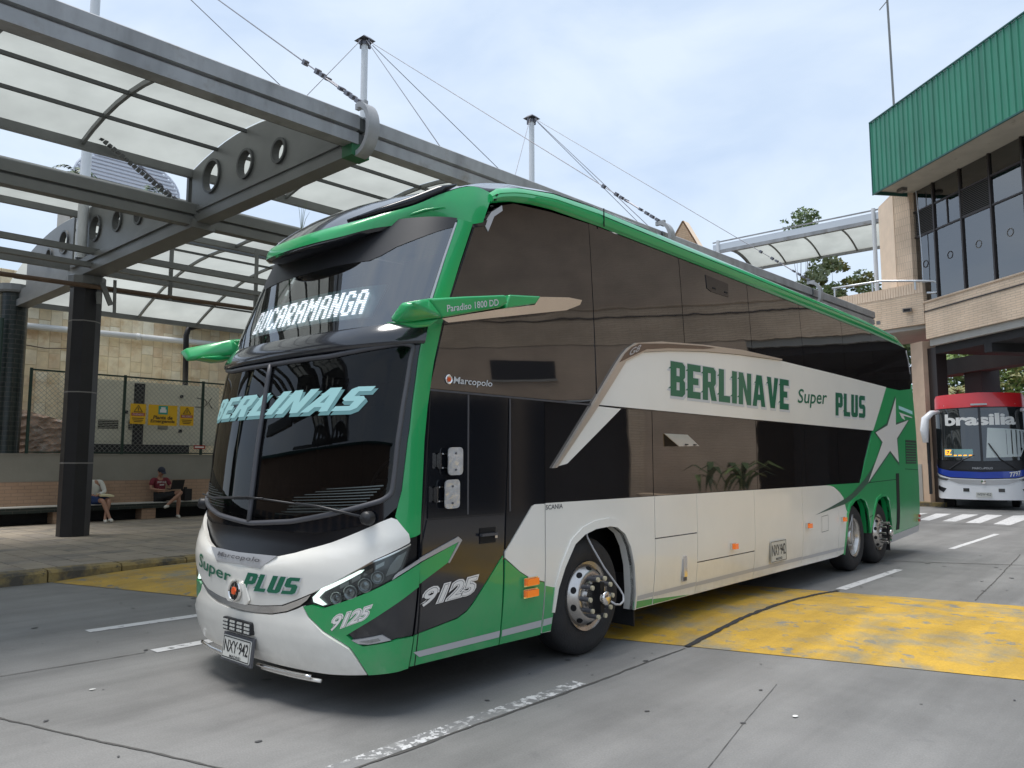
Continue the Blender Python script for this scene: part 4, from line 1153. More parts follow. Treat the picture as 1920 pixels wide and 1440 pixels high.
for zz in (.745, .655):
    mk_ = MB().box(0, .022, -.085, .085, -.034, .034); o = mk_.build('marker_base', 'chrome', bus); o.location = side(1.885, zz, .014)
    l = MB().box(.022, .045, -.065, .075, -.026, .026).build('marker_lens', 'amber', o)
for y, z in ((5.46, .735), (7.72, .83), (9.10, .84)):
    o = MB().box(0, .03, -.05, .05, -.035, .035).build('marker_base', 'chrome', bus); o.location = side(y, z, .014)
    MB().box(.03, .06, -.035, .05, -.03, .03).build('marker_lens', 'amber', o)
for z in (.68, .60):
    o = MB().box(0, .03, -.05, .05, -.03, .03).build('marker_base', 'chrome', bus); o.location = side(13.2, z, .014)
    MB().box(.03, .05, -.035, .05, -.025, .025).build('marker_lens', 'red_lens', o)
h = empty('door_handle', side(1.40, 1.14, .01), parent=bus)
MB().box(0, .006, -.085, .085, -.055, .06).build('recess', 'dark_hole', h); MB().box(.006, .035, -.09, .08, .0, .02).build('grip', 'rubber_soft', h); MB().box(.006, .03, .055, .08, -.02, .02).build('lock', 'chrome', h)
f = empty('flap_handle', side(4.38, .60, .013), parent=bus)
MB().box(0, .004, -.045, .045, -.14, .14).build('recess', 'decal_grey', f); MB().box(.004, .02, -.03, .03, -.09, .12).build('lever', 'chrome', f); MB().box(.004, .012, -.03, .03, -.13, -.095).build('pull', 'nut_grey', f)
for pl in ([(8.27, .70), (8.53, .71), (8.53, .715), (8.27, .705)], [(8.27, .92), (8.53, .93), (8.53, .935), (8.27, .925)], [(8.27, .70), (8.275, .70), (8.275, .925), (8.27, .925)], [(8.525, .71), (8.53, .71), (8.53, .93), (8.525, .93)]): both('flap_seam', pl, 'dark_hole', .0145, 0, right=False)
# thin door divisions seen in the black glass
for y0 in (1.18, 1.648): both('door_seal', [(y0, 1.31), (y0+.016, 1.31), (y0+.016, 2.2), (y0, 2.2)], 'rubber_soft', .012, .003, right=False)
both('door_head', [(.80, 2.203), (2.75, 2.203), (2.75, 2.218), (.80, 2.216)], 'rubber_soft', .014, .006, right=False)
both('door_edge', [(.722, .30), (.732, .30), (.745, 1.2), (.81, 2.2), (.80, 2.2), (.735, 1.2)], 'dark_hole', .0125, .0, right=False)
# two clear deflector plates on the door
for z0, z1, y0 in ((1.60, 1.805, .925), (1.362, 1.572, .895)):
    p = empty('side_mirror_plate', side(y0, z0, .012), parent=bus)
    pl = round_poly([(0, 0), (.145, .004), (.145, z1-z0), (0, z1-z0-.004)], .035)
    MB().prism([(u+.02, v) for u, v in pl], 0, .035, .045).build('plate', 'acrylic', p)
    MB().box(0, .04, -.055, -.045, .05, .16).box(0, .012, -.055, .03, .15, .16).box(0, .012, -.055, .03, .05, .06).build('hinge', 'chrome', p)
    for q in (.04, .16): MB().lathe([(.0, .052), (.008, .052), (.008, .045)], 8, Matrix(((0, 0, 1, 0), (1, 0, 0, .09), (0, 1, 0, q), (0, 0, 0, 1)))).build('screw', 'nut_grey', p)
# hopper windows
hp = both('hopper_frame', [(5.14, 3.70), (5.24, 3.675), (5.68, 3.682), (5.70, 3.85), (5.13, 3.858)], 'front_black', .013, .006, right=False)
for y in (5.28, 5.58): both('hopper_latch', [(y, 3.72), (y+.07, 3.72), (y+.07, 3.735), (y, 3.735)], 'dark_hole', .018, .005, right=False)
o = MB().add([(.015, 4.01, 1.985), (.015, 4.49, 1.985), (.10, 4.58, 1.865), (.10, 4.16, 1.855), (.005, 4.01, 1.985), (.005, 4.49, 1.985), (.09, 4.58, 1.865), (.09, 4.16, 1.855)], [(0, 1, 2, 3), (7, 6, 5, 4), (0, 4, 5, 1), (1, 5, 6, 2), (2, 6, 7, 3), (3, 7, 4, 0)]).build('open_hopper', 'bronze_trim', bus)  # glass flap; the tan reflection on it is put in as bronze colour
for y in (4.28, 4.46): MB().box(.095, .11, y, y+.05, 1.872, 1.882).build('hopper_latch', 'dark_hole', o)
# --- lettering on the side
Q = [(4.148,2.382),(7.229,2.385),(7.298,2.794),(4.183,2.751)]
block_text('BERLINAVE', side, Q, 'decal_pale', bus, .0200, gap=.10, grow=.05, shift=(.04, -.03), name='letter_outline')
block_text('BERLINAVE', side, Q, 'decal_green', bus, .0212, gap=.10)
text_surf('lettering', 'Super', side, [(7.547,2.438),(8.662,2.481),(8.717,2.747),(7.593,2.699)], 'decal_green', bus, .0205, bold=.010, shear=.14)
Q = [(9.001,2.393),(10.388,2.411),(10.478,2.779),(9.075,2.747)]
block_text('PLUS', side, Q, 'decal_pale', bus, .0200, grow=.05, shift=(.04, -.04), name='letter_outline'); block_text('PLUS', side, Q, 'decal_green', bus, .0212)
Q = [(0.745,0.699),(1.279,0.731),(1.286,0.851),(0.774,0.812)]
outlined_text('number', '9125', side, Q, bus, [(.085, 'star_white', .0130), (.035, 'decal_line', .0138), (.018, 'star_white', .0146)], shear=.22, spacing=.98)
text_surf('lettering', 'Marcopolo', side, [(1.030,2.258),(1.450,2.264),(1.451,2.327),(1.031,2.326)], 'decal_pale', bus, .012, bold=.012, shear=.12)
eb = MB().lathe([(0, .006), (.022, .006), (.03, .010), (.036, .006), (.036, 0)], 16, Matrix(((0, 0, 1, 0), (1, 0, 0, 0), (0, 1, 0, 0), (0, 0, 0, 1)))).build('emblem', 'chrome', bus); eb.location = side(.985, 2.30, .01)
MB().lathe([(0, .010), (.018, .010), (.018, .004)], 6, Matrix(((0, 0, 1, 0), (1, 0, 0, 0), (0, 1, 0, 0), (0, 0, 0, 1)))).build('emblem_core', 'badge_orange', eb)
text_surf('lettering', 'SCANIA', side, [(2.096,1.301),(2.324,1.304),(2.325,1.344),(2.096,1.340)], 'nut_grey', bus, .0135, bold=.02)
def number_plate(name, M, parent, w=.48, h=.26):
    p = empty(name, (0, 0, 0), parent=parent); p.matrix_local = M
    MB().prism(round_poly([(-w/2, -h/2), (w/2, -h/2), (w/2, h/2), (-w/2, h/2)], .02), 2, 0, .006).build('plate_sheet', 'plate_base', p)
    t = MB()
    for a, b in (((-w/2+.012, -h/2+.01), (w/2-.012, -h/2+.01)), ((w/2-.012, -h/2+.01), (w/2-.012, h/2-.01)), ((w/2-.012, h/2-.01), (-w/2+.012, h/2-.01)), ((-w/2+.012, h/2-.01), (-w/2+.012, -h/2+.01))): t.bar((*a, .007), (*b, .007), .006, .002)
    t.build('border', 'plate_ink', p)
    text_flat('lettering', 'NXY·942', Matrix.Translation((-w*.43, -h*.20, .008)), w*.86, h*.52, 'plate_ink', p, bold=.012, spacing=.95)
    text_flat('lettering', 'MADRID', Matrix.Translation((-w*.2, -h*.41, .008)), w*.40, h*.12, 'plate_ink', p, bold=.01)
    return p
number_plate('number_plate', Matrix(((0, 0, 1, .015), (1, 0, 0, 6.74), (0, 1, 0, .575), (0, 0, 0, 1))), bus, .48, .265)

# --- the front
fpanel('front_shell', sym([(0, 1.20), (.40, 1.20), (.75, 1.30), (.90, 1.45), (.90, 3.56), (0, 3.56)]), 'front_black', 0, .02,
       holes=[sym([(0, 2.43), (.362, 2.437), (.70, 2.495), (.785, 2.49), (.807, 2.44), (.805, 2.25), (.783, 1.63), (.774, 1.54), (.72, 1.47), (.46, 1.37), (.259, 1.31), (0, 1.275)]),
              sym([(0, 2.66), (.3, 2.665), (.83, 2.72), (.845, 3.46), (0, 3.46)])], step=.06)
ws = [(0, 2.445), (.362, 2.452), (.72, 2.515), (.80, 2.515), (.824, 2.47), (.822, 2.254), (.798, 1.624), (.79, 1.525), (.74, 1.45), (.466, 1.35), (.259, 1.288), (0, 1.252)]
fpanel('lower_windscreen', sym(ws), 'windscreen', .006, .004)
fpanel('upper_windscreen', sym([(0, 2.63), (.3, 2.635), (.855, 2.69), (.865, 3.50), (0, 3.50)]), 'windscreen_upper', .006, .004)
fpanel('front_base', sym([(0, .285), (.98, .31), (.995, .6), (.995, 1.20), (.93, 1.32), (.75, 1.31), (.40, 1.21), (0, 1.21)]), 'front_matt', -.012, .02)
# windscreen seal
def sweep(name, path, m, r, off, n=8, closed=True, parent=None):
    P = dens(path, .03) if closed else path
    return MB().tube([front(a, z, off) for a, z in P], r, n, closed=closed).build(name, m, parent or bus, smooth=True)
sweep('windscreen_seal', round_poly(sym([(0, 2.452), (.362, 2.46), (.76, 2.535), (.836, 2.52), (.832, 2.254), (.808, 1.62), (.798, 1.48), (.745, 1.435), (.466, 1.335), (.259, 1.272), (0, 1.236)]), .03, 3), 'rubber_soft', .019, .012, 10)
sweep('screen_divider', [(0, 1.25+k*.1) for k in range(12)]+[(0, 2.45)], 'rubber_soft', .020, .018, 8, False)
# reflected light stripes painted low on the glass
for sg in (1, -1):
    for k in range(9):
        z = 1.345+k*.021; a1 = .60+.018*k; a0 = .22+.008*k+max(0, k-5)*.05
        fpanel('reflection_line', [(sg*a0, z-.012*(1-a0)), (sg*a1, z+.018), (sg*a1, z+.022+.0006*k), (sg*a0, z-.012*(1-a0)+.003)], 'painted_reflection', .0115, 0, step=.1, edge=.05)
# matt black band painting the roof peak's shade and reflection on the screen
fpanel('painted_peak_shade', sym([(0, 3.235), (.20, 3.235), (.40, 3.225), (.46, 3.255), (.53, 3.315), (.66, 3.385), (.78, 3.45), (.87, 3.49), (.87, 3.57), (0, 3.57)]), 'black_plastic', .010, .003)
# ledge between the two screens
V = []; F = []; sec = [(2.478, .006), (2.482, .045), (2.50, .058), (2.58, .040), (2.63, .022), (2.655, .008)]
A = [-.90+1.8*i/48 for i in range(49)]
for a in A:
    lift = .075*abs(a)**2.2
    for z, of in sec: V.append(front(a, z+lift, of*(1-.55*abs(a)**4)))
for i in range(48):
    for k in range(len(sec)-1): F.append((i*len(sec)+k, (i+1)*len(sec)+k, (i+1)*len(sec)+k+1, i*len(sec)+k+1))
o = mk('screen_ledge', V, F, 'roof_black', bus); smooth_angle(o, 60)
# A pillars
pil = [(.882, 3.56), (.884, 2.9), (.876, 2.65), (.888, 2.4), (.888, 1.92), (.862, 1.5), (.845, 1.42), (.828, 1.325), (.925, 1.175), (.974, 1.185), (1.0, 1.20), (1.0, 3.56)]
for sg in (1, -1):
    fpanel('a_pillar', [(sg*a, z) for a, z in pil], 'bus_green', .012, .012)
    fpanel('pillar_strip', [(sg*a, z) for a, z in [(.858, 2.70), (.878, 2.70), (.880, 3.53), (.866, 3.53)]], 'silver_trim', .011, .006)
# bonnet, bumper, corner panels, chrome
bon = [(0, 1.005), (.14, 1.008), (.236, 1.022), (.319, 1.054), (.492, 1.148), (.745, 1.292), (.805, 1.318), (.838, 1.306), (.91, 1.208), (.921, 1.162), (.918, 1.148), (.726, 1.036), (.42, .805), (.34, .75), (.268, .705), (.141, .675), (0, .66)]
def bulge(base_off, z0, z1, amp):
    def f(a, z, off=0.0):
        t = (z-z0)/(z1-z0); t = max(0, min(1, t)); return front(a, z, off+base_off+amp*math.sin(math.pi*t))
    return f
def crest(a, z, off=0.0):
    zc = .90+.33*abs(a); zt = 1.005+.42*abs(a); zb = .66+.44*max(0, abs(a)-.2)
    k = 1-(z-zc)/max(.05, zt-zc) if z > zc else 1-.45*(zc-z)/max(.05, zc-zb)
    return front(a, z, off+.034*max(0, min(1, k)))
panel('bonnet', sym(bon), crest, 'bus_white', bus, .012, .03, (), .035, .03)
fpanel('chrome_strip', sym([(0, .652), (.141, .667), (.268, .697), (.34, .742), (.415, .795), (.395, .755), (.36, .715), (.29, .665), (.2, .628), (.1, .612), (0, .606)]), 'chrome', .020, .02)
def bump_crest(a, z, off=0.0):
    k = 1-(z-.505)/.16 if z > .505 else 1-(.505-z)/.22
    return front(a, z, off+.030*max(0, k)-.012*max(0, (.34-z)/.08))
panel('bumper', sym([(0, .60), (.1, .606), (.2, .62), (.29, .655), (.345, .69), (.373, .712), (.404, .644), (.484, .56), (.617, .461), (.637, .431), (.70, .33), (.725, .285), (.5, .268), (0, .262)]), bump_crest, 'bus_white', bus, .022, .05, (), .035, .03)
corner = [(.380, .712), (.411, .646), (.491, .562), (.624, .463), (.644, .433), (.707, .332), (.735, .288), (1, .300), (1, .512), (.90, .512), (.858, .502), (.69, .476), (.64, .500), (.600, .548), (.80, .70), (1.0, .842), (1.0, 1.0), (.865, .918), (.712, .832), (.514, .730), (.479, .712), (.42, .728)]
hl = [(.416, .782), (.463, .851), (.727, 1.028), (.935, 1.135), (.932, 1.103), (.897, .964), (.862, .928), (.712, .840), (.514, .739), (.479, .722), (.420, .742)]
for sg in (1, -1):
    mir = lambda P: [(sg*a, z) for a, z in P]
    fpanel('corner_panel', mir(corner), 'bus_green', .026, .035, step=.05, edge=.03)
    fpanel('corner_black', mir([(.605, .553), (.80, .705), (1.0, .838), (1.0, .517), (.90, .518), (.858, .508), (.69, .484), (.644, .508)]), 'bus_black', .008, .01)
    fpanel('fin_trim', mir([(.835, .905), (.865, .928), (1.0, 1.012), (1.0, 1.032), (.87, .955), (.85, .935)]), 'silver_trim', .03, .015)
    H = empty('headlight', (0, 0, 0), parent=bus)
    fpanel('housing', mir(hl), 'lamp_dark', .006, .02, parent=H)
    fpanel('daytime_strip', mir([(.424, .778), (.468, .842), (.66, .972), (.68, .975), (.667, .955), (.482, .822), (.452, .778), (.494, .738), (.478, .730), (.43, .748)]), 'drl', .020, .012, parent=H, step=.02, edge=.02)
    for q, (a, z, r) in enumerate([(.545, .785, .042), (.615, .825, .05), (.69, .875, .05), (.755, .925, .045)]):
        n = (front(sg*a, z, .05)-front(sg*a, z, 0)).normalized(); M = Matrix.Translation(front(sg*a, z, .008)) @ n.to_track_quat('Z', 'Y').to_matrix().to_4x4()
        MB().lathe([(r, 0), (r, .016), (r*.82, .018), (r*.75, .006), (r*.4, .012), (0, .016)], 16, M).build('projector', 'lamp_lens', H, smooth=True)
    for q in range(4):
        a, z = .56+q*.06, .845+q*.043; fpanel('reflector', mir([(a, z), (a+.045, z+.03), (a+.045, z+.055), (a, z+.028)]), 'lamp_lens', .014, .008, parent=H, step=.02)
    fpanel('indicator', mir([(.80, .93), (.862, .955), (.885, .99), (.915, 1.09), (.86, 1.06), (.82, 1.0)]), 'lamp_lens', .013, .008, parent=H, step=.02)
    fpanel('brow', mir([(.464, .856), (.727, 1.033), (.935, 1.140), (.934, 1.127), (.727, 1.020), (.474, .846)]), 'chrome', .022, .01, parent=H, step=.03)
    panel('lens', mir(hl), front, 'clear_glass', H, .028, .0, (), .05, .035)
    G = empty('fog_lamp', (0, 0, 0), parent=bus)
    fpanel('bezel', mir([(.625, .515), (.80, .548), (.855, .512), (.72, .488), (.665, .490)]), 'silver_trim', .024, .02, parent=G, step=.03)
    fpanel('lens', mir([(.67, .508), (.775, .532), (.79, .515), (.72, .497)]), 'lamp_lens', .030, .01, parent=G, step=.02)
# grille badge and emblem
fpanel('badge_plate', sym([(0, .945), (.155, .935), (.165, .95), (.235, 1.022), (.14, 1.02), (0, 1.015)]), 'silver_trim', .048, .012)
text_surf('lettering', 'Marcopolo', front, [(-.15, .962), (.15, .962), (.15, 1.0), (-.15, 1.0)], 'nut_grey', bus, .056, bold=.015, shear=.15, spacing=1.15)
fpanel('emblem_mount', sym([(0, .665), (.065, .665), (.085, .70), (.06, .81), (0, .82)]), 'bus_white', .052, .015)
n = Vector((0, -1, .08)).normalized(); M = Matrix.Translation(front(0, .752, .056)) @ n.to_track_quat('Z', 'Y').to_matrix().to_4x4() @ Matrix.Diagonal((1.15, 1.05, 1, 1))
eb = MB().lathe([(.074, 0), (.074, .012), (.066, .018), (.060, .010), (0, .010)], 28, M).build('emblem', 'chrome', bus); smooth_angle(eb, 40)
V = [M @ Vector((r*math.cos(math.pi*k/6+math.pi/2), r*math.sin(math.pi*k/6+math.pi/2), .0125)) for k in range(12) for r in ((.058 if k % 2 == 0 else .058),)]
MB().add([M @ Vector((.058*math.cos(6.283*k/24), .058*math.sin(6.283*k/24), .0125)) for k in range(24)], [tuple(range(24))]).build('emblem_disc', 'bus_black', eb)
V = [M @ Vector(((.056 if k % 2 == 0 else .026)*math.cos(math.pi*k/6+math.pi/6), (.056 if k % 2 == 0 else .026)*math.sin(math.pi*k/6+math.pi/6), .0145)) for k in range(12)]
MB().add(V, [tuple(range(12))]).build('emblem_spokes', 'chrome', eb)
MB().lathe([(0, .020), (.026, .020), (.030, .013)], 6, M).build('emblem_core', 'badge_orange', eb)
# front lettering
Q = [(0.031,0.767),(0.358,0.791),(0.380,0.906),(0.064,0.897)]
block_text('PLUS', front, Q, 'decal_pale', bus, .0455, gap=.09, grow=.045, shear=.12, shift=(.03, -.03), name='letter_outline'); block_text('PLUS', front, Q, 'decal_green', bus, .0475, gap=.09, shear=.12)
text_surf('lettering', 'Super', front, [(-.365, .83), (-.04, .775), (-.04, .885), (-.365, .965)], 'decal_green', bus, .048, bold=.012, shear=.1)
Q = [(0.522,0.568),(0.716,0.664),(0.728,0.744),(0.537,0.666)]
outlined_text('number', '9125', front, Q, bus, [(.085, 'star_white', .0275), (.035, 'decal_line', .0285), (.018, 'star_white', .0295)], shear=.2, spacing=.98)
Q = [(-.575, 2.055), (.60, 2.055), (.65, 2.225), (-.525, 2.225)]
block_text('BERLINAS', front, Q, 'decal_mint_shade', bus, .0115, gap=.10, shear=.3, grow=.03, shift=(.07, -.13), name='letter_shadow'); block_text('BERLINAS', front, Q, 'decal_mint', bus, .0125, gap=.10, shear=.3)
# lamp bar, plate, lower chrome lip
L_ = empty('lamp_bar', (0, 0, 0), parent=bus)
y0 = front(0, .49, .048).y
MB().prism(round_poly([(-1.50, .447), (-1.10, .447), (-1.10, .54), (-1.50, .54)], .02), 1, y0-.028, y0+.03).build('housing', 'black_plastic', L_)
for q in range(4):
    c = -1.455+q*.103
    t = MB()
    for i in range(3):
        for k in range(3): t.box(c-.032+i*.024, c-.016+i*.024, y0-.036, y0-.026, .459+k*.026, .474+k*.026)
    tag(t.build('lamp_cell', 'plate_base', L_), kind='stuff')
M = Matrix(((1, 0, 0, -1.30), (0, 0, -1, front(0, .34, .034).y-.055), (0, 1, 0, .325), (0, 0, 0, 1))) @ Matrix.Rotation(R(-6), 4, 'X')
np_ = number_plate('number_plate', M, bus, .40, .165)
MB().box(-.215, .215, -.10, .10, -.02, -.003).build('plate_frame', 'nut_grey', np_)
for a0, a1 in ((-.42, -.14), (.10, .42)):
    sweep('lower_rail', [(a0+(a1-a0)*i/10, .262) for i in range(11)], 'chrome', .014, .055, 8, False)
    sweep('lower_lip', [(a0*1.1+(a1*1.1-a0*1.1)*i/10, .238) for i in range(11)], 'bus_white', .013, .045, 8, False)
# wipers
for P, lab in (([(.68, 1.315), (.42, 1.385), (.30, 1.40)], 0), ([(.34, 1.392), (.0, 1.43), (-.40, 1.40)], 1), ([(-.55, 1.42), (-.30, 1.40), (.10, 1.425)], 2)):
    sweep('wiper', P, 'black_plastic', .011 if lab == 0 else .007, .05, 6, False)
M = Matrix.Translation(front(.68, 1.315, .03)) @ Vector((.35, -.9, .1)).to_track_quat('Z', 'Y').to_matrix().to_4x4()
MB().lathe([(.05, 0), (.045, .05), (.03, .065), (0, .068)], 14, M).build('wiper_pivot', 'black_plastic', bus, smooth=True)
M = Matrix.Translation(front(-.70, 1.33, .03)) @ Vector((-.35, -.9, .1)).to_track_quat('Z', 'Y').to_matrix().to_4x4()
MB().lathe([(.05, 0), (.045, .05), (.03, .065), (0, .068)], 14, M).build('wiper_pivot', 'black_plastic', bus, smooth=True)
# destination sign behind the upper screen
D = empty('destination_sign', (0, 0, 0), parent=bus)
panel('board', [(-.45, 2.765), (.51, 2.765), (.54, 3.03), (-.45, 3.03)], front, 'led_board', D, -.03, .02, (), .1, .05)
FONT = {'B': '111110,110011,110011,111110,110011,110011,111110', 'U': '110011,110011,110011,110011,110011,110011,011110', 'C': '011110,110011,110000,110000,110000,110011,011110', 'A': '011110,110011,110011,111111,110011,110011,110011',
        'R': '111110,110011,110011,111110,111100,110110,110011', 'M': '1100011,1110111,1111111,1101011,1100011,1100011,1100011', 'N': '110011,111011,111011,111111,110111,110111,110011', 'G': '011110,110011,110000,110111,110011,110011,011110'}
word = 'BUCARAMANGA'; tot = sum(len(FONT[c].split(',')[0])+1.1 for c in word)-1.1; x = 0; a0, a1, z0, z1 = -.355, .45, 2.795, 3.0
for c in word:
    t = MB()
    for r, row in enumerate(FONT[c].split(',')):
        for hlf in (0, 1):
            zt = z1-(z1-z0)*(r+hlf*.5)/7; zb = zt-(z1-z0)/7*.30; i = 0
            while i < len(row):
                if row[i] == '1':
                    k = i
                    while k < len(row) and row[k] == '1': k += 1
                    ua = a0+(a1-a0)*(x+i)/tot; ub = a0+(a1-a0)*(x+k)/tot
                    t.add([front(ua, zb, -.026), front(ub, zb, -.026), front(ub, zt, -.026), front(ua, zt, -.026)], [(0, 1, 2, 3)])
                    i = k
                else: i += 1
    tag(t.build('led_letter', 'led_white', D, recalc=False), kind='stuff')
    x += len(FONT[c].split(',')[0])+1.1
# cabin
CB = empty('cabin', (0, 0, 0), parent=bus)
MB().box(-2.5, -.1, .75, 2.4, .98, 1.0).build('floor', 'cabin_dark', CB)
MB().box(-2.5, -.1, 2.4, 2.42, 1.0, 3.8).build('bulkhead', 'cabin_dark', CB)
MB().box(-2.5, -.1, .62, 2.4, 2.56, 2.6).build('deck', 'cabin_dark', CB)
V = []; F = []
for i in range(21):
    a = -.8+1.6*i/20; p = front(a, 1.34, -.03); q = front(a*.9, 1.34, -.4)
    V += [(p.x, p.y, 1.28), (q.x, q.y, 1.36), (q.x, q.y+.1, 1.30), (q.x, q.y+.1, .99)]
for i in range(20):
    for k in range(3): F.append((i*4+k, (i+1)*4+k, (i+1)*4+k+1, i*4+k+1))
mk('dashboard', V, F, 'dash_grey', CB)
for k in range(6):  # pale ribs added to stand in for stripes reflected in the windscreen
    pts = [front(.12+.62*i/10, 1.30, -.05-k*.05) for i in range(11)]
    MB().tube([(p.x, p.y, 1.315+k*.012) for p in pts], .006, 5).build('reflection_rib', 'curtain', CB)
M = Matrix.Translation((-.62, .98, 1.55)) @ Matrix.Rotation(R(62), 4, 'X')
n = 24; MB().tube([M @ Vector((.22*math.cos(6.2832*k/n), .22*math.sin(6.2832*k/n), 0)) for k in range(n)], .016, 8, closed=True).build('steering_wheel', 'black_plastic', CB, smooth=True)
MB().bar(M @ Vector((-.2, 0, 0)), M @ Vector((.2, 0, 0)), .04, .02).bar(M @ Vector((0, 0, 0)), (-.62, .85, 1.2), .06, .06).build('steering_column', 'black_plastic', CB)
MB().box(-.90, -.36, 1.42, 1.95, 1.35, 1.45).box(-.88, -.38, 1.90, 2.02, 1.45, 2.2).box(-.72, -.54, 1.92, 2.02, 2.2, 2.42).build('driver_seat', 'cabin_dark', CB)
MB().box(-2.2, -1.6, 1.42, 1.95, 1.35, 1.45).box(-2.2, -1.6, 1.90, 2.02, 1.45, 2.25).build('guide_seat', 'cabin_dark', CB)
for x in (-2.1, -1.55, -.95, -.45): MB().box(x-.24, x+.24, 1.55, 1.68, 2.7, 3.5).build('upper_seat', 'cabin_dark', CB)

# --- roof peak (visor), dome, cornices, roof
st = [(-1.3, (.44, 3.40), (.50, 3.52)), (-.98, (.465, 3.405), (.525, 3.525)), (-.76, (.55, 3.43), (.61, 3.55)), (-.56, (.73, 3.50), (.755, 3.61)), (-.36, (.96, 3.545), (.935, 3.685)), (-.13, (1.14, 3.55), (1.10, 3.79)), (-.05, (1.265, 3.55), (1.33, 3.885)), (-.035, (1.385, 3.59), (1.555, 3.875))]
st = [(-2.6-x, l, t) for x, l, t in reversed(st[1:])]+st
def cr_(P, u):
    n = len(P)-1; u = max(0, min(n-1e-6, u*n)); i = int(u); f = u-i
    p0, p1, p2, p3 = P[max(0, i-1)], P[i], P[i+1], P[min(n, i+2)]
    return tuple(.5*((2*b)+(c-a)*f+(2*a-5*b+4*c-d)*f*f+(-a+3*b-3*c+d)*f**3) for a, b, c, d in zip(p0, p1, p2, p3))
rows = [(x, *l, *t) for x, l, t in st]
V = []; F = []; n = 72; m = 8; UV_ = []; UF = []
for i in range(n+1):
    x, ly, lz, ty, tz = cr_(rows, i/n); xe = max(-2.58, min(-.02, x))
    cxr = abs(x+1.3)/1.3
    for k in range(m+1):
        t = k/m; b = math.sin(math.pi*t)*.016
        nx = (1 if x > -1.3 else -1)*b*cxr**8*.8
        V.append((x+nx-(.0 if abs(x+1.3) < 1.1 else math.copysign(.05*t, x+1.3)), ly+(ty-ly)*t-b*(1-.6*cxr**6), lz+(tz-lz)*t+.012*math.sin(math.pi*t)))
    wy = fy(max(-2.55, min(-.05, x)), 3.5)
    UV_ += [(x, ly, lz), (x, ly+.03, lz-.02), (x*1.0, max(wy+.03, ly+.05), lz+.01+.02*cxr)]
for i in range(n):
    for k in range(m): F.append((i*(m+1)+k, (i+1)*(m+1)+k, (i+1)*(m+1)+k+1, i*(m+1)+k+1))
    for k in range(2): UF.append((i*3+k, i*3+k+1, (i+1)*3+k+1, (i+1)*3+k))
mk('roof_peak', V, F, 'bus_green', bus, smooth=True)
o = mk('peak_underside', UV_, UF, 'bus_black', bus); smooth_angle(o, 50)
# long raised crease on the peak
for sg in (1, -1):
    P = [(-1.3+sg*(1.3+x), y, z) for x, y, z in ((-.56, .79, 3.555), (-.42, .905, 3.60), (-.28, .99, 3.645), (-.15, 1.085, 3.665))]
    MB().tube(P, [.004, .014, .012, .003], 6).build('peak_crease', 'bus_green', bus, smooth=True)
    for y, z in ((1.405, 3.62), (1.445, 3.68), (1.485, 3.745), (1.525, 3.81), (1.545, 3.855)):
        M = Matrix(((0, 0, sg, -1.3+sg*(1.3-.058+.02-.03*(z-3.6))), (1, 0, 0, y), (0, 1, 0, z), (0, 0, 0, 1)))
        MB().lathe([(0, .02), (.008, .02), (.008, 0)], 8, M).build('peak_screw', 'dark_hole', bus)
CZ = [(.48, 3.52), (.60, 3.64), (.75, 3.755), (1.0, 3.90), (1.25, 4.02), (1.6, 4.15), (2.0, 4.245), (2.5, 4.31), (3.0, 4.335), (3.6, 4.32), (4.4, 4.26), (13.3, 4.22)]
LOWZ = [(1.50, 3.78), (1.63, 3.826), (1.76, 3.862), (2.0, 3.902), (2.28, 3.928), (3.0, 3.945), (11, 3.94), (12.7, 3.90), (13.3, 3.87)]
TOPZ = [(1.50, 3.885), (1.60, 3.955), (1.87, 4.04), (2.35, 4.12), (3.0, 4.155), (11, 4.155), (12.7, 4.09), (13.3, 3.99)]
trows = [(x, t[0], t[1]) for x, l, t in st]
V = []; F = []; n = 48; m = 30
for i in range(n+1):
    u = i/n; x0, yv, zv = cr_(trows, u); xr = (x0+1.3)/1.3
    xr = max(-.93, min(.93, xr*.955))
    for k in range(m+1):
        t = k/m; y = yv-.012+(4.2-yv)*t**1.15
        ze = interp(TOPZ, y)-.02 if y > 1.55 else interp(CZ, y)
        zc = interp(CZ, y); w = 1-abs(xr/.93)**3.2
        z = ze+(zc-ze)*w if y > 1.55 else zv+.004+(zc-interp(CZ, yv))*(.55+.45*w)
        if 1.35 < y < 1.9:
            za = zv+.004+(zc-interp(CZ, yv))*(.55+.45*w); zb = interp(TOPZ, max(y, 1.5))-.02+(zc-interp(TOPZ, max(y, 1.5))+.02)*w; f_ = (y-1.35)/.55; f_ = f_*f_*(3-2*f_); z = za*(1-f_)+zb*f_
        V.append((-1.3+1.3*xr, y, z))
for i in range(n):
    for k in range(m): F.append((i*(m+1)+k, i*(m+1)+k+1, (i+1)*(m+1)+k+1, (i+1)*(m+1)+k))
mk('roof_dome', V, F, 'roof_black', bus, smooth=True)
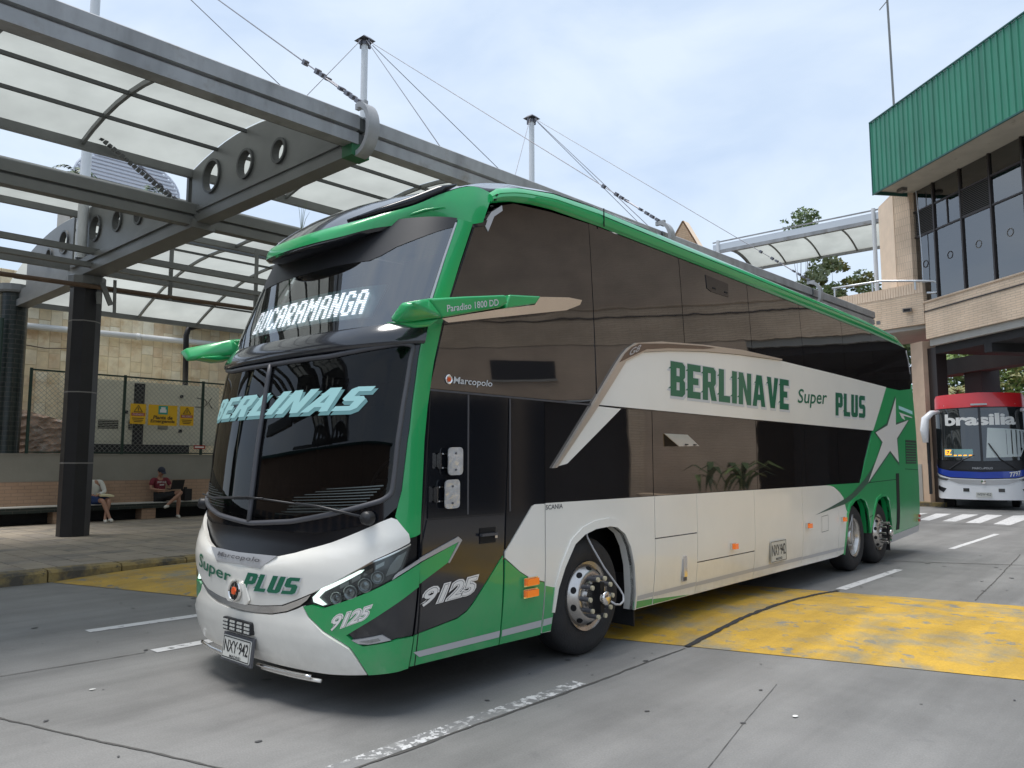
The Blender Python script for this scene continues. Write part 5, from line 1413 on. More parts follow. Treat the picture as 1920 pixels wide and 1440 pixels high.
# side ribs of the dome
for sg in (1, -1):
    P = [(-1.3+sg*(1.3+x), y, z) for x, y, z in ((-.80, .64, 3.585), (-.60, .78, 3.65), (-.40, .97, 3.735), (-.24, 1.10, 3.82), (-.17, 1.22, 3.885))]
    MB().tube(P, [.012, .03, .045, .04, .008], 8).build('dome_rib', 'front_black', bus, smooth=True)
ys = [1.50+.05*i for i in range(32)]+[3.2+.5*i for i in range(19)]+[12.4, 12.7, 12.95, 13.15, 13.3]
ys = sorted(set(round(y, 3) for y in ys if y <= 13.3))
for sg in (1, -1):
    V = []; F = []
    for y in ys:
        zl, zt = interp(LOWZ, y), interp(TOPZ, y); h = zt-zl; e = xs(3.93); tp = .06*max(0, (y-12.6)/.7)
        pr_ = [(e+.004, zl), (e+.035, zl+.02), (e+.045, zl+.28*h), (e+.038, zl+.46*h), (e+.028, zl+.48*h), (e+.028, zl+.5*h), (e+.034, zl+.52*h), (e+.012, zl+.75*h), (e-.04, zl+.93*h), (e-.11, zt+.0), (e-.16, zt-.01)]
        for x, z in pr_: V.append((-1.3+sg*(1.3+x-tp), y, z))
    k = 11
    for i in range(len(ys)-1):
        for q in range(k-1): F.append((i*k+q, (i+1)*k+q, (i+1)*k+q+1, i*k+q+1))
    F.append(tuple(range(k))); F.append(tuple((len(ys)-1)*k+q for q in range(k)))
    o = MB().add(V, F).build('cornice', 'bus_green', bus); smooth_angle(o, 35)
    sl = MB()
    for y0, y1 in zip(ys, ys[1:]):
        if y0 < 3.05: continue
        a = interp(LOWZ, y0)+.49*(interp(TOPZ, y0)-interp(LOWZ, y0)); b = interp(LOWZ, y1)+.49*(interp(TOPZ, y1)-interp(LOWZ, y1))
        sl.bar((-1.3+sg*(1.3+xs(3.93)+.030-.06*max(0, (y0-12.6)/.7)), y0, a), (-1.3+sg*(1.3+xs(3.93)+.030-.06*max(0, (y1-12.6)/.7)), y1, b), .006, .008)
    sl.build('cornice_groove', 'dark_hole', bus)
    MB().box(-1.3+sg*(1.3+xs(3.93)+.0455)-.004, -1.3+sg*(1.3+xs(3.93)+.0455)+.004, 3.045, 3.055, 3.94, 4.12).build('cornice_joint', 'dark_hole', bus)
V = []; F = []
for y in [4.15+.6*i for i in range(15)]+[12.9, 13.2, 13.35]:
    for i in range(13):
        u = -1+2*i/12; V.append((-1.3+1.15*u, y, interp(TOPZ, y)-.012+(interp(CZ, y)-interp(TOPZ, y))*(1-abs(u)**2.5)))
for i in range(17):
    for k in range(12): F.append((i*13+k, i*13+k+1, (i+1)*13+k+1, (i+1)*13+k))
mk('roof', V, F, 'bus_white', bus, smooth=True)
both('corner_chevron', [(1.405, 3.585), (1.50, 3.705), (1.63, 3.795), (1.635, 3.75), (1.53, 3.675), (1.45, 3.53)], 'decal_grey', .013, .004, right=False)
both('corner_chevron', [(13.30, 3.86), (13.36, 3.70), (13.40, 3.40), (13.38, 3.40), (13.33, 3.68), (13.27, 3.80)], 'decal_grey', .013, .004, right=False)
# --- tail
tail = round_poly([(-2.5, .36), (-.1, .36), (-.04, 1.2), (-.06, 3.3), (-.25, 4.05), (-2.35, 4.05), (-2.54, 3.3), (-2.56, 1.2)], .12)
MB().prism(tail, 1, 13.30, 13.44).build('tail_panel', 'bus_green', bus)
MB().prism(round_poly([(-2.35, 2.5), (-.25, 2.5), (-.35, 3.7), (-2.25, 3.7)], .15), 1, 13.445, 13.46).build('rear_window', 'side_glass', bus)
for x in (-2.35, -.25): MB().box(x-.1, x+.1, 13.44, 13.48, 1.0, 1.7).build('tail_lamp', 'red_lens', bus)
# --- underside, mud flaps
MB().box(-2.2, -.42, .80, 13.1, .45, 1.15).box(-2.45, -.12, 3.65, 9.1, .36, 1.0).box(-2.45, -.12, 11.75, 13.2, .40, 1.0).box(-2.45, -.15, .75, 2.1, .36, .95).build('chassis', 'dark_hole', bus)
for y, z0 in ((3.52, .13), (11.68, .16)):
    for x0, x1 in ((-.50, -.07), (-2.53, -2.1)): MB().box(x0, x1, y, y+.015, z0, .62).build('mud_flap', 'rubber', bus)

# --- wheels
AX = Matrix(((0, 0, 1, 0), (1, 0, 0, 0), (0, 1, 0, 0), (0, 0, 0, 1)))
def wheel(y, kind):
    for sg in (1, -1):
        w = empty('wheel', (-1.3+sg*1.235, y, .515), parent=bus)
        M = AX if sg > 0 else Matrix.Rotation(math.pi, 4, 'Z') @ AX
        t = MB().lathe([(.296, -.015), (.33, .012), (.40, .022), (.455, .012), (.492, -.014), (.511, -.045), (.515, -.08), (.515, -.22), (.50, -.26), (.45, -.29), (.30, -.29)], 56, M).build('tyre', 'tyre', w); smooth_angle(t, 50)
        if kind == 'in':
            prof = [(.300, .012), (.305, -.005), (.290, -.012), (.276, -.03), (.262, -.15), (.235, -.175), (.15, -.175), (.14, -.16), (.128, -.05), (.11, -.02), (.06, -.012), (0, -.012)]
        else:
            prof = [(.300, .012), (.305, -.005), (.288, -.012), (.272, -.018), (.258, .0), (.222, .048), (.198, .062), (.150, .062), (.138, .055), (.13, .06), (.12, .085), (.06, .09), (0, .09)]
        r = MB().lathe(prof, 48, M).build('rim', 'alloy', w); smooth_angle(r, 35)
        for k in range(10):
            a = 6.2832*(k+.5)/10; rr, hh = (.24, .026) if kind != 'in' else (.20, -.174)
            c = Vector((rr*math.cos(a), rr*math.sin(a), hh))
            if kind != 'in': q = Vector((math.cos(a)*.79, math.sin(a)*.79, .61))
            else: q = Vector((0, 0, 1))
            Mh = M @ Matrix.Translation(c) @ q.to_track_quat('Z', 'Y').to_matrix().to_4x4() @ Matrix.Diagonal((.030, .026, 1, 1))
            MB().lathe([(1, -.002), (1, .0025), (0, .0025)], 14, Mh).build('rim_hole', 'dark_hole', w)
        for k in range(10):
            a = 6.2832*k/10; c = Vector((.1675*math.cos(a), .1675*math.sin(a), 0)); h0, h1 = (.062, .165) if kind != 'in' else (-.175, -.13)
            Mh = M @ Matrix.Translation(c)
            b = MB().lathe([(.0195, h0), (.0195, h1)], 12, Mh).build('wheel_nut', 'nut_grey' if kind == 'out' else 'alloy', w, smooth=True)
            if kind != 'in': MB().lathe([(.0205, h1-.012), (.0205, h1+.006), (0, h1+.008)], 12, Mh).build('nut_cap', 'nut_cap' if kind == 'out' else 'alloy', w)
        if sg > 0 and kind != 'in':
            MB().box(.085, .17, -.03, .03, -.13, .13).build('hub_bracket', 'dark_hole', w)
            MB().lathe([(.0, .225), (.05, .225), (.06, .215), (.06, .185), (.0, .185)], 20, M).build('valve_disc', 'chrome', w, smooth=True)
            MB().tube([(.09, 0, 0), (.19, 0, 0)], .016, 8).build('valve_stem', 'chrome', w)
wheel(2.76, 'out'); wheel(9.81, 'in'); wheel(11.05, 'tag')
hp = [(2.727,1.103),(2.734,1.023),(2.781,0.936),(2.925,0.750),(3.073,0.555),(3.106,0.494),(3.079,0.445),(2.993,0.428),(2.893,0.446),(2.828,0.478)]
MB().tube([(-.05+.02*i if i < 4 else .07+.02*min(i-4, 4), y, z) for i, (y, z) in enumerate(hp)], .009, 8).build('air_hose', 'decal_grey', bus, smooth=True)
hp = [(9.380,0.692),(9.549,0.884),(9.454,0.526),(9.467,0.445)]
MB().tube([(.02, y, z) for y, z in hp], .009, 6).build('air_hose', 'decal_grey', bus, smooth=True)

# --- mirror arms (winged camera pods at the pillars)
def hull(name, pts, m, parent):
    b = bmesh.new()
    for p in pts: b.verts.new(p)
    bmesh.ops.convex_hull(b, input=b.verts)
    bmesh.ops.dissolve_limit(b, angle_limit=R(6), verts=b.verts, edges=b.edges)
    me = bpy.data.meshes.new(name); b.to_mesh(me); b.free(); me.materials.append(MATS[m])
    for p in me.polygons: p.use_smooth = True
    o = link(bpy.data.objects.new(name, me), parent); bv = o.modifiers.new('bevel', 'BEVEL'); bv.width = .022; bv.segments = 4; bv.limit_method = 'ANGLE'; bv.angle_limit = R(20)
    return o
ARM = [(0.505,2.786),(0.651,2.832),(1.016,2.906),(1.452,2.989),(1.483,2.931),(1.391,2.879),(0.963,2.763),(0.794,2.716),(0.678,2.684)]
ARM2 = [(1.522,3.005),(1.909,3.055),(1.841,2.982),(1.466,2.886)]
TIP = [(1.921,3.054),(2.311,3.112),(2.503,3.119),(2.471,3.071),(2.279,2.995),(0.884,2.698),(0.821,2.717),(1.434,2.878),(1.853,2.976)]
FR = [(0.239,2.736),(0.115,2.638),(0.188,2.607),(0.361,2.716)]
LOB = [(0.370,2.621),(0.635,2.676),(0.776,2.707),(0.666,2.631),(0.539,2.607),(0.468,2.612)]
for sg in (1, -1):
    X = lambda x: -1.3+sg*(1.3+x)
    W = empty('mirror_arm', (0, 0, 0), parent=bus)
    # front pod: hull from its slanted nose to the arm root
    nose = [(x, .33, z) for x, z in FR]
    hull('pod', [(X(x), y, z) for x, y, z in nose]+[(X(.15), y, z) for y, z in (ARM[1], ARM[7], ARM[8])]+[(X(-.05), y, z) for y, z in (ARM[1], ARM[7], ARM[8])], 'bus_green', W)
    hull('pod_chin', [(X(.15), y, z) for y, z in LOB]+[(X(.0), y, z+.02) for y, z in LOB], 'bus_green', W)
    b = MB().prism(ARM[1:8], 0, X(.0), X(.15)); o = b.build('arm', 'bus_green', W)
    bv = o.modifiers.new('bevel', 'BEVEL'); bv.width = .018; bv.segments = 3; bv.limit_method = 'ANGLE'
    b = MB().prism(ARM2, 0, X(.0), X(.13)); o = b.build('arm_tip', 'bus_green', W)
    bv = o.modifiers.new('bevel', 'BEVEL'); bv.width = .012; bv.segments = 2; bv.limit_method = 'ANGLE'
    b = MB().prism(TIP, 0, X(-.01), X(.105)); o = b.build('blade', 'chrome', W)
    if sg > 0: text_flat('lettering', 'Paradiso 1800 DD', Matrix(((0, 0, 1, .153), (1, 0, 0, 0), (0, 1, 0, 0), (0, 0, 0, 1))) @ Matrix.Translation(([(0.827,2.760)][0][0], [(0.827,2.760)][0][1], 0)) @ Matrix.Rotation(R(13.5), 4, 'Z'), .56, .05, 'decal_pale', W, bold=.012, shear=.15)

# ================================================================== TERMINAL BUILDING AT THE RIGHT
UX, UY = .769, -.639
bld = empty('terminal_building', (-3.99, 29.88, 0), math.atan2(UY, UX), label='brick terminal building with green ribbed metal fascia and tall windows', cat='building')
S1 = 40.0
MB().box(.66, S1, 0, .45, 6.37, 7.78).build('brick_band', 'brick_tan', bld, uv=lambda v, n: (v.x if abs(n.y) > .5 else v.y, v.z))
MB().box(.64, S1, -.03, 0, 7.42, 7.46).build('band_groove', 'frame_bronze', bld)
MB().box(.60, S1, -.04, .50, 7.78, 7.84).build('coping', 'brick_slim', bld, uv=wall_uv)
MB().box(.72, S1, .1, 5.0, 6.10, 6.37).build('floor_slab', 'plaster_light', bld)
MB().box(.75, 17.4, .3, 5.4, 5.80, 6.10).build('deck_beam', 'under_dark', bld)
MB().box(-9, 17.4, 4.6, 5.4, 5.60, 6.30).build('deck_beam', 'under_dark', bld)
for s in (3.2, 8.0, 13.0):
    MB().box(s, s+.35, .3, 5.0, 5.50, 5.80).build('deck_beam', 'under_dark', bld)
for s, d in ((-3.0, 4.9), (10.5, 4.2)):
    MB().box(s-.5, s+.5, d, d+.9, 0, 5.8).build('deck_pier', 'under_dark', bld)
# window wall
mull = [0.0+1.42*k-.18 for k in range(7)]; mull[0] = -.02
rows = [(7.84, 10.52), (10.52, 11.55), (11.55, 12.45)]
for k, s in enumerate(mull): MB().box(s-.035, s+.035, .13, .27, 7.84, 12.45).build('mullion', 'frame_bronze', bld)
for z in (7.86, 10.52, 11.55, 12.43): MB().box(mull[0], mull[-1], .15, .25, z-.03, z+.03).build('transom', 'frame_bronze', bld)
louv = {(0, 1), (2, 1), (6, 1), (9, 1)}
for k in range(6):
    for r, (z0, z1) in enumerate(rows):
        a, b = mull[k]+.036, mull[k+1]-.036
        if (k, r) in louv:
            n = 15; lv = empty('louvre_vent', (0, 0, 0), parent=bld)
            for q in range(n):
                z = z0+.04+(z1-z0-.06)*q/n
                o = MB().add([(a, .15, z), (b, .15, z), (b, .24, z+.05), (a, .24, z+.05), (a, .15, z+.012), (b, .15, z+.012), (b, .24, z+.062), (a, .24, z+.062)], [(0, 1, 2, 3), (7, 6, 5, 4), (0, 4, 5, 1), (1, 5, 6, 2), (2, 6, 7, 3), (3, 7, 4, 0)]).build('slat', 'louvre', lv)
            MB().box(a, b, .26, .27, z0, z1).build('vent_back', 'dark_hole', lv)
        else:
            MB().box(a, b, .195, .205, z0+.03, z1-.03).build('window_pane', 'building_glass', bld)
            if r == 1 and k % 3 == 1: MB().box((a+b)/2-.02, (a+b)/2+.02, .16, .24, z0+.03, z1-.03).build('casement_post', 'frame_bronze', bld)
            if r == 0 and k < 12:
                c = (a+b)/2; t = MB(); t.tube([(c+.13*math.cos(6.283*i/20), .192, 9.35+.13*math.sin(6.283*i/20)) for i in range(20)], .018, 6, closed=True)
                t.build('window_ring', 'frame_bronze' if k < 2 else 'louvre', bld)
# rooms behind the glass
MB().box(.4, 9, 5.0, 5.2, 7.84, 12.5).build('back_wall', 'pillar_tan', bld)
MB().box(-.02, S1, .28, 5.0, 12.46, 12.6).build('ceiling', 'soffit', bld)
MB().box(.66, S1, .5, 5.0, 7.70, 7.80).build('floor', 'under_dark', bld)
for s in (4.2, 7.2): MB().box(s, s+.5, 2.4, 2.9, 7.8, 12.46).build('room_column', 'pillar_tan', bld)
for k in range(2): MB().box(.4+k*2.8, 2.6+k*2.8, 1.6, 1.75, 12.38, 12.44).build('ceiling_lamp', 'white_louvre', bld)
# pillar under the fascia
P = [(-.59, -.20), (.10, 0.0), (.10, 1.0), (-1.5, 1.4), (-2.28, .3)]
MB().prism(P, 2, 8.2, 12.6).build('pillar', 'brick_slim', bld, uv=wall_uv)
MB().prism([(-.59, -.20), (-2.28, .3), (-2.286, .28), (-.592, -.225)], 2, 8.2, 12.5).build('pillar_facing', 'pillar_tan', bld)
# lower pier at the corner, with scuffed base
MB().box(-.62, .08, .25, .95, 0, 6.4).build('corner_pier', 'pillar_clad', bld)
MB().box(.08, .55, .45, .90, 0, 6.1).build('corner_pier_side', 'frame_bronze', bld)
MB().box(-.64, -.30, .22, .25, 0.0, 1.6).build('scuffed_patch', 'plaster_light', bld)
# fascia of ribbed sheets
fz0, fz1, fd = 12.28, 15.18, -1.5
pw = .272; V = [(0, 0, fz0), (pw*.16, 0, fz0), (pw*.22, .035, fz0), (pw*.94, .035, fz0), (pw, 0, fz0)]
W2 = V+[(x, y, fz1) for x, y, _ in V]; F = [(i, i+1, i+6, i+5) for i in range(4)]
fm = bpy.data.meshes.new('fascia_sheet'); fm.from_pydata(W2, [], F); fm.update(); fm.materials.append(MATS['green_metal'])
for k in range(140): obj_from('fascia_sheet', fm, bld, (.05+k*pw, fd, 0))
MB().box(.02, .02+140*pw, fd+.04, .2, fz1-.05, fz1).build('roof_sheet', 'green_metal_edge', bld)
MB().box(.0, .05, fd-.02, 3.5, fz0-.04, fz1+.03).build('fascia_return', 'green_metal_edge', bld)
MB().box(.0, .02+140*pw, fd-.025, fd+.03, fz0-.06, fz0).build('fascia_drip', 'green_metal_edge', bld)
MB().box(.0, .02+140*pw, fd-.025, fd+.03, fz1, fz1+.05).build('fascia_cap', 'green_metal_edge', bld)
MB().box(.05, .02+140*pw, fd+.05, .27, fz0+.1, fz0+.16).build('eaves_soffit', 'soffit', bld)
MB().tube([(.55, -.02, 12.30), (.58, .02, 11.2), (.62, .05, 9.6), (.60, .05, 8.6)], .018, 6).build('drop_cable', 'rail_white', bld)
MB().box(.35, .65, -.7, -.45, 12.24, 12.36).build('soffit_lamp', 'louvre', bld)
# solid ground floor further right (it shows mirrored in the coach windows)
BUV = lambda v, n: (v.x if abs(n.y) > .5 else v.y, v.z)
MB().box(mull[-1]+.04, S1, .02, .4, 7.84, 12.4).build('upper_wall', 'brick_plain', bld, uv=BUV)
MB().box(13.8, 17.5, .02, .4, 0, 6.36).build('ground_wall', 'brick_plain', bld, uv=BUV)
MB().box(17.5, S1, .02, .4, 4.2, 6.36).build('ground_wall', 'brick_plain', bld, uv=BUV)
MB().box(17.5, S1, .7, .8, 0, 4.2).build('shopfront', 'under_dark', bld)
for s in (20.2, 25.6): MB().box(s, s+2.2, -.01, .02, 5.0, 5.8).build('dark_window', 'bus2_dark', bld); MB().box(s-.05, s+2.25, -.04, .02, 4.9, 4.99).build('window_sill', 'plaster_light', bld)
for s in (17.5, 21.4, 25.6, 30): MB().box(s, s+.45, .0, .45, 0, 4.2).build('shop_pier', 'brick_tan', bld, uv=BUV)
MB().box(5.2, 13.8, 7.0, 7.2, 0, 5.8).build('added_dark_back', 'under_dark', bld)  # unseen dark back, added so the lower side windows reflect black
MB().box(5.2, 13.8, 5.4, 7.0, 5.6, 5.8).build('added_dark_top', 'under_dark', bld)  # unseen cover added with the dark back, closing off the reflected sky
# balcony parapet of the footbridge
bal = empty('footbridge_parapet', (0, 0, 0), label='tan brick footbridge parapet with upright top course left of the pillar', cat='parapet')
P = [(-3.52, 29.52), (-5.2, 30.0), (-12.0, 31.1), (-12.0, 31.5), (-5.1, 30.4), (-3.3, 29.9)]
MB().prism(P, 2, 7.0, 8.22).build('brickwork', 'brick_tan', bal, uv=wall_uv)
for (a, b) in ((P[0], P[1]), (P[1], P[2])):
    a, b = Vector((*a, 0)), Vector((*b, 0)); L = (b-a).length; n = int(L/.105); d = (b-a).normalized(); ang = math.atan2(d.y, d.x)
    if 'top_brick' not in bpy.data.meshes:
        tb = MB().box(.006, .099, -.36, .015, 0, .42); o = tb.build('top_brick', 'pillar_tan', bal); me = o.data; o.location = (a.x, a.y, 8.225); o.rotation_euler = (0, 0, ang); o.scale = (1, 1, 1); st_ = 1
    else: me = bpy.data.meshes['top_brick']; st_ = 0
    for k in range(st_, n):
        p = a+d*(k*L/n); o = obj_from('top_brick', me, bal, (p.x, p.y, 8.225), (0, 0, ang)); 
MB().prism([(-3.5, 29.7), (-5.2, 30.1), (-12, 31.2), (-12, 35.5), (-3.0, 33)], 2, 6.85, 6.998).build('deck_soffit', 'plaster_light', bal)
fl = empty('floodlight', (-4.12, 29.62, 7.60), label='small grey floodlight on the brick parapet', cat='lamp')
MB().box(-.16, .16, -.12, .0, -.06, .08).build('lamp_body', 'louvre', fl); MB().box(-.12, .12, -.125, -.12, -.04, .05).build('lamp_glass', 'dark_hole', fl); MB().bar((-.0, 0, 0), (0, .12, .05), .05, .05).build('bracket', 'louvre', fl)
hr = empty('handrail', (0, 0, 0), label='pale tubular handrail with looped end above the brick parapet', cat='handrail')
pts = [(-6.869,8.847),(-6.018,8.850),(-4.955,8.858),(-3.367,8.616),(-3.056,8.556),(-2.898,8.428),(-2.853,8.256),(-2.914,8.121),(-3.079,8.104),(-3.335,8.142)]
MB().tube([(x, 29.3, z) for x, z in pts], .045, 8).build('rail', 'rail_white', hr, smooth=True)
for x, z in [(-6.770,8.629),(-5.287,8.628),(-3.730,8.474)]: MB().tube([(x, 29.3, z-.15), (x, 29.3, z+.22)], .035, 8).build('baluster', 'rail_white', hr)

# covered walkway behind
wk = empty('walkway_canopy', (0, 0, 0), label='white steel walkway with arched translucent roof left of the building', cat='walkway')
X0, X1, YW = -13.9, -4.6, 33.0
def arcW(t): return (YW+4.5*t, 12.38+.1*t+.62*(1-(2*t-1)**2))
nr = 5
for k in range(nr):
    xa = X0+(X1-X0)*k/nr; xb = X0+(X1-X0)*(k+1)/nr
    for h in range(2):
        V = []; F = []
        for i in range(6):
            y, z = arcW((h+i/5)/2); V += [(xa+.03, y, z), (xb-.03, y, z)]
        for i in range(5): F.append((2*i, 2*i+1, 2*i+3, 2*i+2))
        mk('roof_panel', V, F, 'polycarbonate', wk, True)
for k in range(nr+1):
    x = X0+(X1-X0)*k/nr; MB().tube([(x, arcW(i/10)[0], arcW(i/10)[1]-.03) for i in range(11)], .05, 6).build('rib', 'steel_grey', wk)
y, z = arcW(.5); MB().bar((X0, y, z-.04), (X1, y, z-.04), .06, .06).build('ridge_bar', 'steel_grey', wk)
for y, z, w, h in ((YW-.05, 12.42, .1, .16), (YW-.08, 12.93, .05, .06), (YW+4.55, 12.46, .12, .22)): MB().bar((X0-.1, y, z), (X1+.6, y, z), w, h).build('edge_beam', 'steel_light', wk)
MB().bar((X0-.1, YW-.07, 12.66), (X1+.6, YW-.07, 12.66), .02, .30).build('edge_panel', 'rail_white', wk)
for x in (X0+.2, -6.15): MB().tube([(x, YW-.1, 7.5), (x, YW-.1, 13.0)], .09, 10).build('post', 'mast_white', wk)
wb = MB(); wb.tube([(X0-.05, arcW(i/10)[0], arcW(i/10)[1]-.03) for i in range(11)], .09, 6).tube([(X0-.05, YW, 12.35), (X0-.05, YW+4.5, 12.45)], .07, 6); wb.build('end_frame', 'steel_grey', wk)
tag(MB().tube([(-5.1, 33, 13), (-5.1, 33, 17.6), (-5.16, 33, 24)], .05, 6).bar((-5.5, 33, 22.2), (-5.16, 33, 22.5), .03, .03).build('antenna_pole', 'steel_grey'), 'tall thin antenna pole rising behind the green fascia', 'pole')
gb = empty('brick_gable', (-22.6, 45, 15), label='small tan brick gable peak beyond the bus roof', cat='gable')
MB().prism([(-2.2, 0), (2.3, 0), (.35, 3.6)], 1, -.2, .2).build('gable_wall', 'brick_gable', gb, uv=wall_uv)
MB().add([(-2.4, -.25, .0), (.30, -.25, 3.72), (.30, .5, 3.72), (-2.4, .5, .0), (2.5, -.25, 0), (2.5, .5, 0), (.42, -.25, 3.72), (.42, .5, 3.72)], [(0, 1, 2, 3), (4, 5, 7, 6), (1, 6, 7, 2)]).build('coping', 'pillar_tan', gb)
MB().box(-2.2, 2.3, -.2, 2, -15, 0).build('gable_base', 'pillar_tan', gb)
# low kerb island under the building
tag(MB().box(-5.4, -3.2, 29.6, 31.6, 0, .16).build('kerb_island', 'kerb_yellow'), 'yellow edged kerb island at the foot of the brown pier', 'kerb', kind='structure')
tag(MB().box(-60, -5.4, 29.9, 34, -.1, .15).build('far_pavement', 'paving_bed'), 'far pavement beyond the yard', 'pavement', kind='structure')

# ================================================================== SECOND COACH
b2 = empty('high_deck_coach', (-1.74, 28.75, 0), math.atan2(-.19, .98)*-1, label='white, blue and red high deck coach parked under the building', cat='bus')
def f2(a, z, off=0.0):
    t = max(-1, min(1, a))*math.pi/2; s = math.sin(t); w = 1.32
    lean = .0 if z < 1.3 else .10*(z-1.3)+.03*max(0, z-3.4)**2*6
    d = .55; y = lean+d-d*(max(0, 1-abs(s)**2.6))**(1/2.6)
    n = Vector((math.sin(t)*.9, -math.cos(t)-.15, .1 if z > 1.3 else -.02)).normalized()
    return Vector((w*s, y, z))+n*off
def p2(name, half, m, off=.006, thick=.01, par=None): return panel(name, sym(half), f2, m, par or b2, off, thick, (), .09, .07)
p2('front_shell', [(0, .36), (1, .36), (1, 3.9), (0, 3.95)], 'bus2_dark', 0, .02)
p2('roof_front', [(0, 3.60), (.9, 3.56), (1, 3.50), (1, 3.85), (.8, 4.05), (0, 4.12)], 'bus2_red', .02, .02)
p2('windscreen', [(0, 1.68), (.7, 1.72), (.90, 1.80), (.93, 3.45), (.88, 3.54), (0, 3.56)], 'bus2_glass', .012, .01)
p2('cowl', [(0, 1.36), (.7, 1.42), (.95, 1.5), (.93, 1.76), (.7, 1.68), (0, 1.64)], 'bus2_dark', .02, .01)
p2('blue_band', [(0, 1.08), (.5, 1.12), (.75, 1.22), (1, 1.30), (1, 1.55), (.9, 1.46), (.5, 1.34), (0, 1.30)], 'bus2_blue', .03, .02)
p2('bumper', [(0, .34), (.8, .36), (1, .42), (1, 1.28), (.78, 1.19), (.5, 1.09), (0, 1.05)], 'bus2_white', .03, .03)
p2('chrome_grille', [(0, .86), (.35, .90), (.55, 1.04), (.5, 1.07), (0, 1.03)], 'silver_trim', .045, .02)
p2('screen_divider', [(0, 1.45), (.018, 1.45), (.018, 3.56), (0, 3.56)], 'bus2_dark', .03, .02)
for sg in (1, -1):
    mr = lambda P: [(sg*a, z) for a, z in P]
    panel('headlight', mr([(.52, 1.06), (.78, 1.14), (.98, 1.26), (.96, 1.13), (.75, 1.04), (.58, 1.0)]), f2, 'lamp_lens', b2, .05, .03, (), .06, .05)
    panel('fog_lamp', mr([(.60, .72), (.86, .82), (.90, .70), (.68, .58)]), f2, 'bus2_dark', b2, .04, .02, (), .06, .05)
    panel('bumper_lamp', mr([(.20, .62), (.29, .62), (.29, .74), (.20, .74)]), f2, 'lamp_dark', b2, .04, .01, (), .06, .05)
    sd = [(.55, .45), (12, .45), (12, 3.9), (.85, 3.9)]
    panel('side_body', [(.60, .40), (12, .40), (12, 1.7), (.60, 1.7)], lambda u, v, o, sg=sg: Vector((sg*(1.32+o), u, v)), 'bus2_white', b2, 0, .02, (), .6, .5)
    panel('side_window', [(.62, 1.71), (12, 1.71), (12, 3.5), (.8, 3.5)], lambda u, v, o, sg=sg: Vector((sg*(1.30+o), u, v)), 'bus2_glass', b2, 0, .02, (), .6, .5)
    panel('side_roof', [(.72, 3.51), (12, 3.51), (12, 3.95), (.9, 3.95)], lambda u, v, o, sg=sg: Vector((sg*(1.30-.25*(v-3.5)+o), u, v)), 'bus2_red', b2, 0, .02, (), .6, .5)
    w_ = empty('wheel', (sg*1.12, 2.6, .5), parent=b2)
    o = MB().lathe([(.0, .02), (.28, .02), (.3, .0), (.42, .02), (.5, -.04), (.5, -.25), (.3, -.26)], 28, AX if sg > 0 else Matrix.Rotation(math.pi, 4, 'Z') @ AX).build('tyre', 'tyre', w_); smooth_angle(o, 50)
panel('sun_blind', [(.06, 1.80), (.62, 1.84), (.80, 2.3), (.82, 2.75), (.10, 2.85)], f2, 'curtain', b2, .0135, 0, (), .1, .1)
panel('route_board', [(-.62, 1.84), (-.12, 1.82), (-.12, 2.10), (-.62, 2.12)], f2, 'led_board', b2, .0135, 0, (), .1, .1)
text_surf('route_number', 'EZ', f2, [(-.59, 1.90), (-.46, 1.90), (-.46, 2.08), (-.59, 2.08)], 'led_amber', b2, .017, bold=.03)
for k in range(4): panel('route_bar', [(-.42+k*.08, 1.87), (-.37+k*.08, 1.87), (-.37+k*.08, 1.90), (-.42+k*.08, 1.90)], f2, 'led_amber', b2, .017, 0, (), .1, .1)
text_surf('lettering', 'brasilia', f2, [(-.56, 2.94), (.56, 2.94), (.56, 3.36), (-.56, 3.36)], 'sign_white', b2, .016, bold=.035, spacing=.95)
text_surf('fleet_number', '7797', f2, [(.38, 1.14), (.58, 1.20), (.58, 1.36), (.38, 1.30)], 'sign_white', b2, .034, bold=.03)
text_surf('lettering', 'MARCOPOLO', f2, [(-.14, 1.40), (.14, 1.40), (.14, 1.47), (-.14, 1.47)], 'silver_trim', b2, .024)
o = MB().prism([(-.23, -.08), (.23, -.08), (.23, .08), (-.23, .08)], 1, -.08, -.07).build('number_plate', 'plate_base', b2); o.location = (0, 0, .52)
text_flat('plate_letters', 'WEW·452', Matrix(((1, 0, 0, -.2), (0, 0, -1, -.084), (0, 1, 0, -.03), (0, 0, 0, 1))), .40, .09, 'plate_ink', o)
M = Matrix.Translation((0, -.05, .97)) @ Matrix.Rotation(R(90), 4, 'X')
MB().lathe([(.07, 0), (.07, .03), (0, .035)], 16, M).build('emblem', 'chrome', b2)
for x, zz in ((-.95, 3.66), (0, 3.68), (.95, 3.66)): MB().box(x-.1 if x else -.24, x+.1 if x else .24, .12+.28*abs(x)**2, .2+.28*abs(x)**2, zz-.03, zz+.03).build('roof_marker', 'curtain', b2)
